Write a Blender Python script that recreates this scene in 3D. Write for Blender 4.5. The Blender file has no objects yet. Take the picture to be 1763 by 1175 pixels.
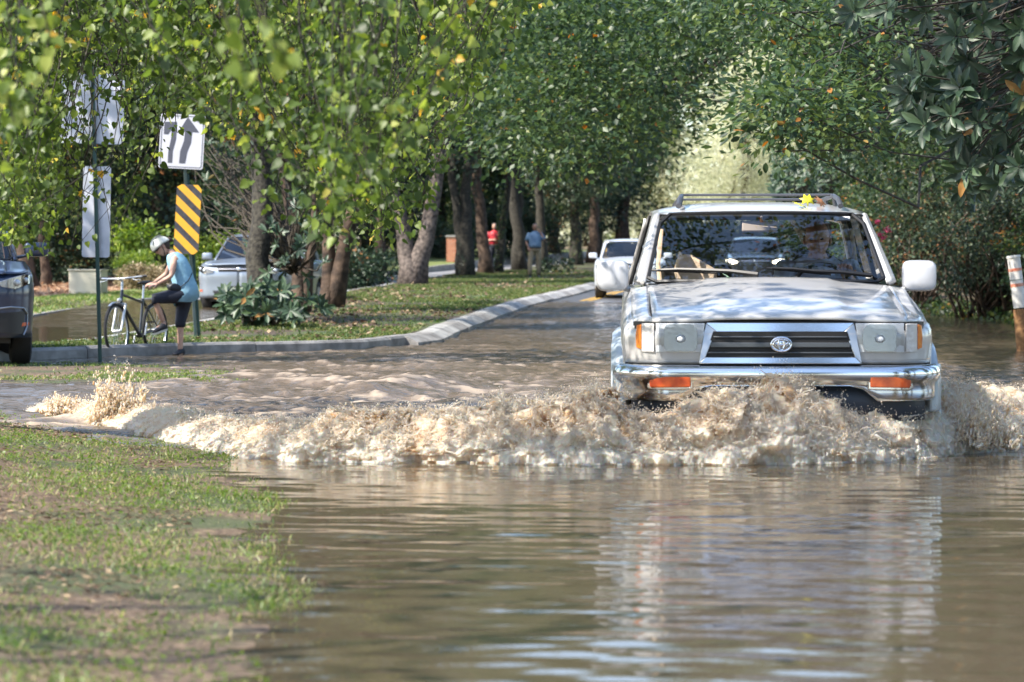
import bpy, bmesh, math, random
import numpy as np
from mathutils import Vector, Matrix, Euler
R = math.radians
sc = bpy.context.scene
# ---------------------------------------------------------------- camera, sky, sun, exposure
F = 4770.0; CX = 881.5; HY = 475.0          # focal length and horizon of the photograph in its pixels
cam_d = bpy.data.cameras.new('camera'); cam = bpy.data.objects.new('camera', cam_d)
sc.collection.objects.link(cam); sc.camera = cam
cam.location = (0, 0, 1.0); cam.rotation_euler = (R(90), 0, 0)
cam_d.sensor_width = 36; cam_d.lens = 36 * F / 1763; cam_d.shift_y = -(587.5 - HY) / 1763
cam_d.clip_start = 0.1; cam_d.clip_end = 2000
cam_d.dof.use_dof = True; cam_d.dof.focus_distance = 20; cam_d.dof.aperture_fstop = 4.6
SUN_AZ = (-0.62, -0.34); SUN_EL = R(47)
w = bpy.data.worlds.new('World'); sc.world = w; w.use_nodes = True
nt = w.node_tree; bgn = nt.nodes['Background']; sky = nt.nodes.new('ShaderNodeTexSky')
sky.sky_type = 'NISHITA'; sky.sun_disc = False; sky.sun_elevation = SUN_EL
sky.sun_rotation = math.atan2(SUN_AZ[0], SUN_AZ[1]); sky.air_density = 1.0; sky.dust_density = 1.0
nt.links.new(sky.outputs[0], bgn.inputs[0]); bgn.inputs[1].default_value = 0.15
sl = bpy.data.lights.new('sun', 'SUN'); so = bpy.data.objects.new('sun', sl); sc.collection.objects.link(so)
sl.energy = 3.9; sl.angle = R(0.5); sl.color = (1.0, 0.93, 0.82)
_h = math.hypot(*SUN_AZ); SUNV = Vector((SUN_AZ[0]/_h*math.cos(SUN_EL), SUN_AZ[1]/_h*math.cos(SUN_EL), math.sin(SUN_EL)))
so.rotation_euler = SUNV.to_track_quat('Z', 'Y').to_euler()
sc.view_settings.view_transform = 'Standard'; sc.view_settings.look = 'None'
sc.view_settings.exposure = 1.45; sc.view_settings.gamma = 1
sc.render.engine = 'CYCLES'
sc.cycles.max_bounces = 7; sc.cycles.diffuse_bounces = 3; sc.cycles.glossy_bounces = 4
sc.cycles.transmission_bounces = 5; sc.cycles.transparent_max_bounces = 8
sc.cycles.caustics_reflective = False; sc.cycles.caustics_refractive = False
sc.cycles.sample_clamp_indirect = 4.0; sc.cycles.use_denoising = True
COL = sc.collection
rng = np.random.default_rng(7); random.seed(7)

def P(px, py, Y):                            # a pixel of the photograph at distance Y -> point
    return Vector(((px - CX) / F * Y, Y, 1.0 - (py - HY) / F * Y))
def PX(px, Y): return (px - CX) / F * Y

# ---------------------------------------------------------------- numpy noise
def _h3(ix, iy, iz, s):
    n = (ix * 374761393 + iy * 668265263 + iz * 2147483647 + s * 1274126177) & 0xffffffff
    n = ((n ^ (n >> 13)) * 1274126177) & 0xffffffff
    n = ((n ^ (n >> 16)) * 2246822519) & 0xffffffff
    return ((n ^ (n >> 15)) & 0xffffff) / float(0xffffff)
def vnoise(x, y, z=0.0, s=0):
    x, y, z = np.broadcast_arrays(np.asarray(x, float), np.asarray(y, float), np.asarray(z, float))
    xi = np.floor(x).astype(np.int64); yi = np.floor(y).astype(np.int64); zi = np.floor(z).astype(np.int64)
    fx = x - xi; fy = y - yi; fz = z - zi
    fx = fx*fx*(3-2*fx); fy = fy*fy*(3-2*fy); fz = fz*fz*(3-2*fz)
    r = 0
    for a in (0, 1):
        for b in (0, 1):
            for c in (0, 1):
                r = r + _h3(xi+a, yi+b, zi+c, s) * (fx if a else 1-fx) * (fy if b else 1-fy) * (fz if c else 1-fz)
    return r
def fbm(x, y, z=0.0, oct=4, s=0, gain=.5):
    t = 0; a = 1; n = 0
    for o in range(oct):
        k = 2.03 ** o
        t = t + a * vnoise(np.asarray(x)*k+17.3*o, np.asarray(y)*k+5.1*o, np.asarray(z)*k+9.7*o, s+o); n += a; a *= gain
    return t / n
def sstep(a, b, x):
    t = np.clip((np.asarray(x, float) - a) / (b - a), 0, 1); return t*t*(3-2*t)

# ---------------------------------------------------------------- materials
def lin(c):
    return tuple(((v/255)/12.92 if v/255 <= .04045 else ((v/255+.055)/1.055)**2.4) for v in c) + (1,)
def mat(name, col, rough=.6, metal=0, spec=.5, var=None, vscale=8, bump=0, bscale=40, coat=0, emit=0, trans=0, detail=4):
    m = bpy.data.materials.new(name); m.use_nodes = True
    t = m.node_tree; b = t.nodes['Principled BSDF']
    col = tuple(col[:3]) + (1,)
    b.inputs['Base Color'].default_value = col; b.inputs['Roughness'].default_value = rough
    b.inputs['Metallic'].default_value = metal; b.inputs['Specular IOR Level'].default_value = spec
    b.inputs['Coat Weight'].default_value = coat; b.inputs['Coat Roughness'].default_value = .05
    if trans: b.inputs['Transmission Weight'].default_value = trans
    tc = t.nodes.new('ShaderNodeTexCoord')
    if var is not None:
        n = t.nodes.new('ShaderNodeTexNoise'); n.inputs['Scale'].default_value = vscale; n.inputs['Detail'].default_value = detail
        r = t.nodes.new('ShaderNodeValToRGB'); r.color_ramp.elements[0].position = .35; r.color_ramp.elements[1].position = .65
        r.color_ramp.elements[0].color = col; r.color_ramp.elements[1].color = tuple(var[:3]) + (1,)
        t.links.new(tc.outputs['Object'], n.inputs['Vector']); t.links.new(n.outputs['Fac'], r.inputs['Fac']); t.links.new(r.outputs[0], b.inputs['Base Color'])
    if bump:
        n2 = t.nodes.new('ShaderNodeTexNoise'); n2.inputs['Scale'].default_value = bscale; n2.inputs['Detail'].default_value = 5
        bp = t.nodes.new('ShaderNodeBump'); bp.inputs['Strength'].default_value = bump; bp.inputs['Distance'].default_value = .02
        t.links.new(tc.outputs['Object'], n2.inputs['Vector']); t.links.new(n2.outputs['Fac'], bp.inputs['Height']); t.links.new(bp.outputs[0], b.inputs['Normal'])
    if emit:
        b.inputs['Emission Color'].default_value = col; b.inputs['Emission Strength'].default_value = emit
    return m
def leafmat(name, cols, rough=.42, transl=.35, spec=.5):
    # colour of each leaf from its own attribute 'v'
    m = bpy.data.materials.new(name); m.use_nodes = True; t = m.node_tree; b = t.nodes['Principled BSDF']; out = t.nodes['Material Output']
    a = t.nodes.new('ShaderNodeAttribute'); a.attribute_name = 'v'
    r = t.nodes.new('ShaderNodeValToRGB'); e = r.color_ramp.elements
    for i, (p, c) in enumerate(cols):
        el = e[i] if i < 2 else e.new(p)
        el.position = p; el.color = tuple(c) + (1,)
    t.links.new(a.outputs['Fac'], r.inputs[0]); t.links.new(r.outputs[0], b.inputs['Base Color'])
    b.inputs['Roughness'].default_value = rough; b.inputs['Specular IOR Level'].default_value = spec
    tr = t.nodes.new('ShaderNodeBsdfTranslucent'); mx = t.nodes.new('ShaderNodeMixShader'); mx.inputs[0].default_value = transl
    hs = t.nodes.new('ShaderNodeHueSaturation'); hs.inputs['Hue'].default_value = .485; hs.inputs['Saturation'].default_value = 1.1; hs.inputs['Value'].default_value = 1.9
    t.links.new(r.outputs[0], hs.inputs['Color']); t.links.new(hs.outputs[0], tr.inputs['Color'])
    t.links.new(b.outputs[0], mx.inputs[1]); t.links.new(tr.outputs[0], mx.inputs[2]); t.links.new(mx.outputs[0], out.inputs['Surface'])
    return m
def glassmat(name, tint=(.9, .95, .93), ior=1.6, rough=.0):
    m = bpy.data.materials.new(name); m.use_nodes = True; t = m.node_tree; t.nodes.remove(t.nodes['Principled BSDF']); out = t.nodes['Material Output']
    tr = t.nodes.new('ShaderNodeBsdfTransparent'); tr.inputs[0].default_value = tuple(tint) + (1,)
    gl = t.nodes.new('ShaderNodeBsdfGlossy'); gl.inputs['Roughness'].default_value = rough
    fr = t.nodes.new('ShaderNodeFresnel'); fr.inputs['IOR'].default_value = ior
    mx = t.nodes.new('ShaderNodeMixShader')
    t.links.new(fr.outputs[0], mx.inputs[0]); t.links.new(tr.outputs[0], mx.inputs[1]); t.links.new(gl.outputs[0], mx.inputs[2]); t.links.new(mx.outputs[0], out.inputs['Surface'])
    return m

# ---------------------------------------------------------------- object helpers
def tag(o, label=None, cat=None, group=None, kind=None):
    if label: o['label'] = label
    if cat: o['category'] = cat
    if group: o['group'] = group
    if kind: o['kind'] = kind
    return o
def empty(name, loc, label=None, cat=None, group=None, rz=0, scale=1):
    o = bpy.data.objects.new(name, None); COL.objects.link(o); o.location = loc; o.rotation_euler = (0, 0, rz); o.empty_display_size = .1
    o.scale = (scale,)*3
    return tag(o, label, cat, group)
def mw(o):
    m = Matrix.LocRotScale(o.location, o.rotation_euler, o.scale)
    m = o.matrix_parent_inverse @ m if o.parent else m
    return mw(o.parent) @ m if o.parent else m
def copy_tree(o, parent=None):
    c = o.copy(); COL.objects.link(c)
    if parent:
        mpi = o.matrix_parent_inverse.copy(); c.parent = parent; c.matrix_parent_inverse = mpi
    for ch in list(o.children): copy_tree(ch, c)
    return c
def fin(me, name, mats, parent, local, smooth, sharp=40):
    for m in (mats if isinstance(mats, (list, tuple)) else [mats]): me.materials.append(m)
    o = bpy.data.objects.new(name, me); COL.objects.link(o)
    if smooth:
        me.polygons.foreach_set('use_smooth', [True]*len(me.polygons))
        if sharp < 180: me.set_sharp_from_angle(angle=R(sharp))
    if parent:
        o.parent = parent
        if not local: o.matrix_parent_inverse = mw(parent).inverted()
    return o
class MB:
    def __init__(s): s.v = []; s.f = []; s.m = []
    def add(s, V, Fc, mi=0, M=None):
        n = len(s.v)
        for p in V:
            p = Vector(p)
            s.v.append(M @ p if M is not None else p)
        for f in Fc: s.f.append([n+i for i in f]); s.m.append(mi)
        return s
    def box(s, c, d, mi=0, rot=None, M=None):
        T = Matrix.Translation(Vector(c)) @ (Euler(rot).to_matrix().to_4x4() if rot else Matrix.Identity(4))
        if M is not None: T = M @ T
        x, y, z = [q/2 for q in d]
        V = [(-x,-y,-z),(x,-y,-z),(x,y,-z),(-x,y,-z),(-x,-y,z),(x,-y,z),(x,y,z),(-x,y,z)]
        return s.add(V, [(0,3,2,1),(4,5,6,7),(0,1,5,4),(1,2,6,5),(2,3,7,6),(3,0,4,7)], mi, T)
    def tube(s, pts, r, n=8, mi=0, cap=True, M=None, sq=1.0):
        pts = [Vector(p) for p in pts]; k = len(pts); rr = r if isinstance(r, (list, tuple)) else [r]*k
        V = []; Fc = []; prev = None
        for i, p in enumerate(pts):
            d = (pts[min(i+1, k-1)] - pts[max(i-1, 0)])
            if d.length < 1e-9: d = Vector((0, 0, 1))
            d.normalize()
            if prev is None:
                a = Vector((0, 0, 1)) if abs(d.z) < .9 else Vector((1, 0, 0)); u = d.cross(a).normalized()
            else: u = (prev - d * prev.dot(d)).normalized()
            v = d.cross(u); prev = u
            for j in range(n):
                t = 2*math.pi*j/n; V.append(p + (u*math.cos(t) + v*math.sin(t)*sq) * rr[i])
        for i in range(k-1):
            for j in range(n):
                a = i*n+j; b = i*n+(j+1) % n; Fc.append((a, b, b+n, a+n))
        if cap: Fc.append(tuple(range(n))[::-1]); Fc.append(tuple((k-1)*n+j for j in range(n)))
        return s.add(V, Fc, mi, M)
    def rings(s, rings, mi=0, cap=True, M=None, closed=True):
        n = len(rings[0]); V = [p for r_ in rings for p in r_]; Fc = []
        for i in range(len(rings)-1):
            for j in range(n if closed else n-1):
                a = i*n+j; b = i*n+(j+1) % n; Fc.append((a, b, b+n, a+n))
        if cap and closed: Fc.append(tuple(range(n))[::-1]); Fc.append(tuple((len(rings)-1)*n+j for j in range(n)))
        return s.add(V, Fc, mi, M)
    def ell(s, c, r, mi=0, nu=14, nv=9, M=None, rot=None):
        if not isinstance(r, (tuple, list)): r = (r, r, r)
        T = Matrix.Translation(Vector(c)) @ (Euler(rot).to_matrix().to_4x4() if rot else Matrix.Identity(4))
        if M is not None: T = M @ T
        V = [(0, 0, -r[2])]; Fc = []
        for i in range(1, nv):
            ph = math.pi*i/nv - math.pi/2
            for j in range(nu):
                t = 2*math.pi*j/nu; V.append((r[0]*math.cos(ph)*math.cos(t), r[1]*math.cos(ph)*math.sin(t), r[2]*math.sin(ph)))
        V.append((0, 0, r[2])); L = len(V)-1
        for j in range(nu):
            Fc.append((0, 1+(j+1) % nu, 1+j)); Fc.append((L, L-nu+j, L-nu+(j+1) % nu))
        for i in range(nv-2):
            for j in range(nu):
                a = 1+i*nu+j; b = 1+i*nu+(j+1) % nu; Fc.append((a, b, b+nu, a+nu))
        return s.add(V, Fc, mi, T)
    def grid(s, fn, nu, nv, mi=0, M=None, flip=False):
        V = [fn(i/nu, j/nv) for j in range(nv+1) for i in range(nu+1)]; Fc = []
        for j in range(nv):
            for i in range(nu):
                a = j*(nu+1)+i; q = (a, a+1, a+nu+2, a+nu+1); Fc.append(q[::-1] if flip else q)
        return s.add(V, Fc, mi, M)
    def plate(s, poly, th, mi=0, M=None, o=(0, 0, 0), ua=(1, 0, 0), ub=(0, 0, 1), un=(0, 1, 0)):
        # polygon (a,b) in the plane ua,ub, extruded along un by th
        o = Vector(o); ua = Vector(ua); ub = Vector(ub); un = Vector(un); k = len(poly)
        V = [o+ua*a+ub*b for a, b in poly] + [o+ua*a+ub*b+un*th for a, b in poly]
        Fc = [tuple(range(k)), tuple(range(2*k-1, k-1, -1))] + [(i, i+k, (i+1) % k+k, (i+1) % k) for i in range(k)]
        return s.add(V, Fc, mi, M)
    def build(s, name, mats, parent=None, local=False, smooth=True, bevel=0, solid=0, sub=0, sharp=40, off=-1):
        me = bpy.data.meshes.new(name); me.from_pydata([tuple(p) for p in s.v], [], s.f); me.polygons.foreach_set('material_index', s.m)
        me.update()
        bm = bmesh.new(); bm.from_mesh(me); bmesh.ops.recalc_face_normals(bm, faces=bm.faces) if not solid else None
        bm.to_mesh(me); bm.free()
        o = fin(me, name, mats, parent, local, smooth, sharp)
        if solid: md = o.modifiers.new('s', 'SOLIDIFY'); md.thickness = solid; md.offset = off
        if bevel: md = o.modifiers.new('b', 'BEVEL'); md.width = bevel; md.segments = 2; md.limit_method = 'ANGLE'; md.angle_limit = R(35)
        if sub: md = o.modifiers.new('u', 'SUBSURF'); md.levels = sub; md.render_levels = sub
        return o
def npmesh(name, V, Fc, mats, parent=None, local=False, smooth=True, attrs=None, sharp=180, mi=None):
    """V (n,3), Fc (m,k) arrays"""
    me = bpy.data.meshes.new(name); n, m, k = len(V), len(Fc), Fc.shape[1]
    me.vertices.add(n); me.vertices.foreach_set('co', np.ascontiguousarray(V, dtype=np.float32).ravel())
    me.loops.add(m*k); me.loops.foreach_set('vertex_index', np.ascontiguousarray(Fc, dtype=np.int32).ravel())
    me.polygons.add(m); me.polygons.foreach_set('loop_start', np.arange(0, m*k, k, dtype=np.int32))
    if mi is not None: me.polygons.foreach_set('material_index', np.asarray(mi, dtype=np.int32))
    for an, arr in (attrs or {}).items():
        at = me.attributes.new(an, 'FLOAT', 'POINT'); at.data.foreach_set('value', np.ascontiguousarray(arr, dtype=np.float32))
    me.update(calc_edges=True)
    return fin(me, name, mats, parent, local, smooth, sharp)
def gridmesh(name, X, Y, Z, mats, attrs=None, smooth=True, parent=None):
    ny, nx = X.shape; V = np.stack([X, Y, Z], -1).reshape(-1, 3)
    i = (np.arange(ny-1)[:, None]*nx + np.arange(nx-1)[None]).ravel()
    Fc = np.stack([i, i+1, i+nx+1, i+nx], 1)
    return npmesh(name, V, Fc, mats, attrs=attrs, smooth=smooth, parent=parent)
def norm(a): return a / np.maximum(np.linalg.norm(a, axis=-1, keepdims=True), 1e-9)

# ---------------------------------------------------------------- leaves
def T_quad(): # folded diamond leaf
    v = np.array([(0,0,0),(.32,.45,.08),(0,1,0),(-.32,.45,.08)]); f = np.array([(0,1,2),(0,2,3)]); return v, f
def T_oval():
    v = np.array([(0,0,0),(.2,.25,.03),(.26,.55,.04),(.12,.88,.0),(0,1,-.06),(-.12,.88,0),(-.26,.55,.04),(-.2,.25,.03),(0,.5,-.02)])
    f = np.array([(8,0,1),(8,1,2),(8,2,3),(8,3,4),(8,4,5),(8,5,6),(8,6,7),(8,7,0)]); return v, f
def T_long():
    v = np.array([(0,0,0),(.11,.25,.03),(.17,.6,.03),(.09,.88,-.02),(0,1,-.09),(-.09,.88,-.02),(-.17,.6,.03),(-.11,.25,.03),(0,.5,-.02)])
    f = np.array([(8,0,1),(8,1,2),(8,2,3),(8,3,4),(8,4,5),(8,5,6),(8,6,7),(8,7,0)]); return v, f
def T_heart():
    v = np.array([(0,.06,0),(.22,.0,.04),(.42,.2,.09),(.38,.5,.07),(.16,.82,.02),(0,1.05,-.08),(-.16,.82,.02),(-.38,.5,.07),(-.42,.2,.09),(-.22,0,.04),(0,.45,-.02)])
    f = np.array([(10,i,(i+1) % 10) for i in range(10)]); return v, f
def leaves(Pn, D, N, size, T, rg, v=None):
    """arrays for leaves at points Pn with length direction D and normal N"""
    tv, tf = T; D = norm(D); S = norm(np.cross(N, D)); N2 = np.cross(S, D)*-1
    size = np.broadcast_to(size, (len(Pn),))
    V = Pn[:, None] + size[:, None, None]*(tv[None, :, 0:1]*S[:, None] + tv[None, :, 1:2]*D[:, None] + tv[None, :, 2:3]*N2[:, None])
    Fc = tf[None] + (np.arange(len(Pn))*len(tv))[:, None, None]
    if v is None: v = rg.random(len(Pn))
    return V.reshape(-1, 3), Fc.reshape(-1, 3), np.repeat(v, len(tv))
def merge(parts):
    V = []; Fc = []; A = []; n = 0
    for v, f, a in parts: V.append(v); Fc.append(f+n); A.append(a); n += len(v)
    return np.concatenate(V), np.concatenate(Fc), np.concatenate(A)
def crown_pts(rg, ells, nclump, per, cr, shell=.5):
    vols = np.array([e[1][0]*e[1][1]*e[1][2] for e in ells]); k = rg.choice(len(ells), nclump, p=vols/vols.sum())
    C = np.array([e[0] for e in ells], float)[k]; Rr = np.array([e[1] for e in ells], float)[k]
    d = norm(rg.normal(size=(nclump, 3))); c = C + d*Rr*(rg.random((nclump, 1))**shell)
    out = norm(d + np.array([0, 0, .25]))
    rad = cr*(.6+.8*rg.random((nclump, 1, 1)))
    off = rg.normal(size=(nclump, per, 3))*rad*np.array([1, 1, .55])*.6
    p = (c[:, None]+off).reshape(-1, 3)
    D = off/np.maximum(rad, .01) + out[:, None]*.6 + rg.normal(size=off.shape)*.5 - np.array([0, 0, .35])
    N = np.array([0, 0, 1.]) + rg.normal(size=off.shape)*.55 + out[:, None]*.4
    tone = np.repeat(np.clip(rg.normal(.0, .24, nclump), -.4, .45), per)
    return p, D.reshape(-1, 3), N.reshape(-1, 3), tone, c
# ================================================================ GROUND, ROADS, WATER
def I(y, xs, vs): return np.interp(y, xs, vs)
K_Y = [20, 31.5, 33, 35.2, 37.3, 40, 44.2, 54, 61, 68.5, 80, 100, 130, 170]
K_X = [-16, -7, -5.75, -4.3, -2.2, -1.35, -1.12, -.36, .24, 1.13, 2.32, 5, 10, 18]
def Rk(y): return I(y, K_Y, K_X)                       # right kerb of the median
L_Y = [31, 33, 37, 44, 50, 58, 67, 88, 98, 120, 150, 170]
L_X = [-9, -6.9, -5.8, -5.2, -4.7, -4.4, -4.2, -2.8, -1.9, 1, 6, 10]
def Lk(y): return I(y, L_Y, L_X)                       # left edge of the median
Q_Y = [20, 33, 52, 65, 75, 94, 110, 130, 170]
Q_X = [-16, -10.5, -9.1, -9.2, -8, -5, -2.8, -.5, 6]
def Qk(y): return I(y, Q_Y, Q_X)                       # far kerb of the far carriageway
B_Y = [0, 36, 45, 50, 53, 60, 80, 100, 130, 170]
B_X = [7.4, 8.5, 8.9, 8.6, 8.0, 8.2, 10.2, 13.2, 18.5, 26]
def Bk(y): return I(y, B_Y, B_X)                       # right bank
E_Y = [-5, 0, 6.8, 10, 13, 15, 16.5, 18.5, 20.5, 22, 23, 23.8]
E_X = [.2, -.1, -.57, -.83, -1.2, -1.5, -1.95, -2.75, -3.9, -6, -9, -30]
def Ek(y): return I(y, E_Y, E_X)                       # edge of the near bank
def z_bed(y): return I(y, [-50, 38, 60, 80, 100, 130, 170], [-.25, -.25, .27, .56, .87, 1.31, 2.0])
def z_road(y): return I(y, [30, 38, 60, 80, 100, 130, 170], [-.22, -.2, .35, .65, .97, 1.42, 2.1])
def z_med(y): return .13 + .0157*np.maximum(0, np.asarray(y, float)-38)
def z_far(y): return I(y, [30, 44, 50, 58, 70, 94, 120, 170], [.0, .06, .11, .21, .45, .92, 1.35, 2.1])
def z_left(y): return I(y, [20, 33, 40, 52, 65, 76, 94, 120, 170, 300], [.1, .1, .17, .24, .38, .56, 1.03, 1.62, 2.6, 5])
def z_w(y): return I(y, [-100, 37, 46, 60, 66, 70], [0, 0, .1, .365, .42, .42])
def H(x, y):
    x = np.asarray(x, float); y = np.asarray(y, float)
    n1 = fbm(x*.9, y*.9, s=3)-.5; n2 = fbm(x*5, y*5, s=5)-.5
    z = z_bed(y)
    d = Ek(y) - x
    d = np.where(y > 19, np.minimum(d, (22.3 - y)*1.0 + (-4-x)*.35), d) + n1*.28
    zb = np.where(d < 0, -.25*np.minimum(1, -d/1.0), .13*sstep(0, 1.9, d) + n1*.05*sstep(0, 1, d)) + n2*.012
    z = np.where(y < 25, np.maximum(z, zb), z)
    # strip of mud and grass in the flooded side street
    dm = np.minimum(np.minimum(y-25.6-(x+3)*-.03, 31.2-y), (-2.6-x)*1.2) + n1*2.2
    zm = np.where(dm < 0, -.25*np.minimum(1, -dm/1.6), .05*sstep(0, 2.2, dm)) + n2*.02
    z = np.where((y > 22) & (y < 34), np.maximum(z, zm), z)
    # beyond the far carriageway, and the right bank
    z = z + (z_left(y)-z)*sstep(-.02, .12, Qk(y)-.12-x)*(y > 24)
    rb = sstep(-.6, 1.6, x-Bk(y)+n1*.8)
    z = z + (np.maximum(.16, z_road(y)+.12) + .05*n2 - z)*rb
    inm = (x > Lk(y)+.25) & (x < Rk(y)-.25) & (y > 33)
    return z - .0*inm
def axis(segs):
    out = []
    for a, b, st in segs: out += list(np.arange(a, b, st))
    out.append(segs[-1][1]); return np.array(out)
gx = axis([(-260, -60, 20), (-60, -16, 2.5), (-16, -8, .5), (-8, 4, .1), (4, 14, .4), (14, 60, 2.5), (60, 260, 20)])
gy = axis([(-60, 0, 5), (0, 5, .5), (5, 34, .1), (34, 60, .4), (60, 130, 1.5), (130, 400, 15)])
GX, GY = np.meshgrid(gx, gy)

def groundmat():
    m = bpy.data.materials.new('bank_ground'); m.use_nodes = True; t = m.node_tree; b = t.nodes['Principled BSDF']; L = t.links.new
    tc = t.nodes.new('ShaderNodeTexCoord')
    def noise(sc_, det=5, dist=0):
        n = t.nodes.new('ShaderNodeTexNoise'); n.inputs['Scale'].default_value = sc_; n.inputs['Detail'].default_value = det; n.inputs['Distortion'].default_value = dist
        L(tc.outputs['Object'], n.inputs['Vector']); return n
    def ramp(src, stops):
        r = t.nodes.new('ShaderNodeValToRGB'); e = r.color_ramp.elements
        for i, (p, c) in enumerate(stops):
            el = e[i] if i < 2 else e.new(p); el.position = p; el.color = tuple(c)+(1,)
        L(src, r.inputs[0]); return r
    n1 = noise(1.1, 6, .4); n2 = noise(26, 6); n3 = noise(90, 3)
    dirt = ramp(n2.outputs['Fac'], [(.3, (.055, .036, .024)), (.55, (.14, .095, .06)), (.72, (.30, .22, .14))])
    green = ramp(n2.outputs['Fac'], [(.3, (.035, .042, .018)), (.6, (.075, .09, .035)), (.75, (.16, .15, .08))])
    mk = ramp(n1.outputs['Fac'], [(.49, (0, 0, 0)), (.62, (1, 1, 1))])
    mx = t.nodes.new('ShaderNodeMixRGB'); L(mk.outputs[0], mx.inputs[0]); L(dirt.outputs[0], mx.inputs[1]); L(green.outputs[0], mx.inputs[2]); L(mx.outputs[0], b.inputs['Base Color'])
    b.inputs['Roughness'].default_value = .8
    bp = t.nodes.new('ShaderNodeBump'); bp.inputs['Strength'].default_value = .7; bp.inputs['Distance'].default_value = .02; L(n3.outputs['Fac'], bp.inputs['Height']); L(bp.outputs[0], b.inputs['Normal'])
    return m
M_ground = groundmat()
g = gridmesh('ground', GX, GY, H(GX, GY), M_ground); tag(g, kind='structure')

def strip(name, f0, f1, zf, ys, n, m, dz=0, bump=0, s=1):
    t = np.linspace(0, 1, n)[None]; Y = np.repeat(ys[:, None], n, 1); X = f0(ys)[:, None]*(1-t)+f1(ys)[:, None]*t
    Z = np.repeat(zf(ys)[:, None], n, 1)+dz + bump*(fbm(X*1.3, Y*1.3, s=s)-.5)
    return tag(gridmesh(name, X, Y, Z, m), kind='structure')
M_lawn = bpy.data.materials.new('lawn')
def lawnmat(m, g1, g2, dirt, lo=.42, hi=.6, sc_=.5):
    m.use_nodes = True; t = m.node_tree; b = t.nodes['Principled BSDF']; L = t.links.new; tc = t.nodes.new('ShaderNodeTexCoord')
    a = t.nodes.new('ShaderNodeTexNoise'); a.inputs['Scale'].default_value = sc_; a.inputs['Detail'].default_value = 7; a.inputs['Roughness'].default_value = .65
    c = t.nodes.new('ShaderNodeTexNoise'); c.inputs['Scale'].default_value = 14; c.inputs['Detail'].default_value = 5
    L(tc.outputs['Object'], a.inputs[0]); L(tc.outputs['Object'], c.inputs[0])
    r = t.nodes.new('ShaderNodeValToRGB'); r.color_ramp.elements[0].position = lo; r.color_ramp.elements[1].position = hi; L(a.outputs['Fac'], r.inputs[0])
    q = t.nodes.new('ShaderNodeValToRGB'); q.color_ramp.elements[0].position = .35; q.color_ramp.elements[1].position = .68; q.color_ramp.elements[0].color = g1+(1,); q.color_ramp.elements[1].color = g2+(1,); L(c.outputs['Fac'], q.inputs[0])
    d = t.nodes.new('ShaderNodeValToRGB'); d.color_ramp.elements[0].position = .35; d.color_ramp.elements[1].position = .68; d.color_ramp.elements[0].color = tuple(v*.5 for v in dirt)+(1,); d.color_ramp.elements[1].color = dirt+(1,); L(c.outputs['Fac'], d.inputs[0])
    mx = t.nodes.new('ShaderNodeMixRGB'); L(r.outputs[0], mx.inputs[0]); L(d.outputs[0], mx.inputs[1]); L(q.outputs[0], mx.inputs[2]); L(mx.outputs[0], b.inputs['Base Color']); b.inputs['Roughness'].default_value = .85
    bp = t.nodes.new('ShaderNodeBump'); bp.inputs['Strength'].default_value = .8; bp.inputs['Distance'].default_value = .04; L(c.outputs['Fac'], bp.inputs['Height']); L(bp.outputs[0], b.inputs['Normal'])
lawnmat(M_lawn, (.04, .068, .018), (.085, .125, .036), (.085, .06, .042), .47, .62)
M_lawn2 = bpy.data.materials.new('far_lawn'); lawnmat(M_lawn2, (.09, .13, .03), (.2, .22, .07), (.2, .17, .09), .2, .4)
M_mulch = mat('pine_straw', (.2, .105, .06), .9, var=(.42, .27, .17), vscale=9, bump=.9, bscale=30, detail=8)
M_asph = mat('wet_asphalt', (.07, .07, .075), .32, var=(.12, .12, .125), vscale=4, bump=.2, bscale=60)
M_asph2 = mat('pale_asphalt', (.2, .2, .21), .5, var=(.3, .3, .31), vscale=1.5, bump=.2, bscale=60)
M_conc = mat('kerb_concrete', (.24, .24, .24), .75, var=(.42, .415, .40), vscale=3, bump=.3, bscale=40)
M_conc_d = mat('old_kerb_concrete', (.15, .145, .14), .75, var=(.3, .29, .28), vscale=5, bump=.4, bscale=30)
ys = axis([(33.05, 60, .3), (60, 170, 1)])
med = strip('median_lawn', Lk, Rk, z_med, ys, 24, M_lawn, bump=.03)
ys = axis([(30, 62, .5), (62, 170, 1.5)])
strip('road', Rk, lambda y: Bk(y)+.3, z_road, ys, 4, M_asph)
strip('far_road', Qk, lambda y: Lk(y)+.02, z_far, ys, 4, M_asph2)
ysl = axis([(24, 60, 1), (60, 170, 2)])
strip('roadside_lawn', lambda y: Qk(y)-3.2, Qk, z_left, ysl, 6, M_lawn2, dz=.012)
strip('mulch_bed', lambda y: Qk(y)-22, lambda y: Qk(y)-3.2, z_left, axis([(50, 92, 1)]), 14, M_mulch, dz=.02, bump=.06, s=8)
strip('distant_lawn', lambda y: Qk(y)-30, lambda y: Qk(y)-2.5, z_left, axis([(92, 170, 2)]), 6, M_lawn2, dz=.03)

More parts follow.
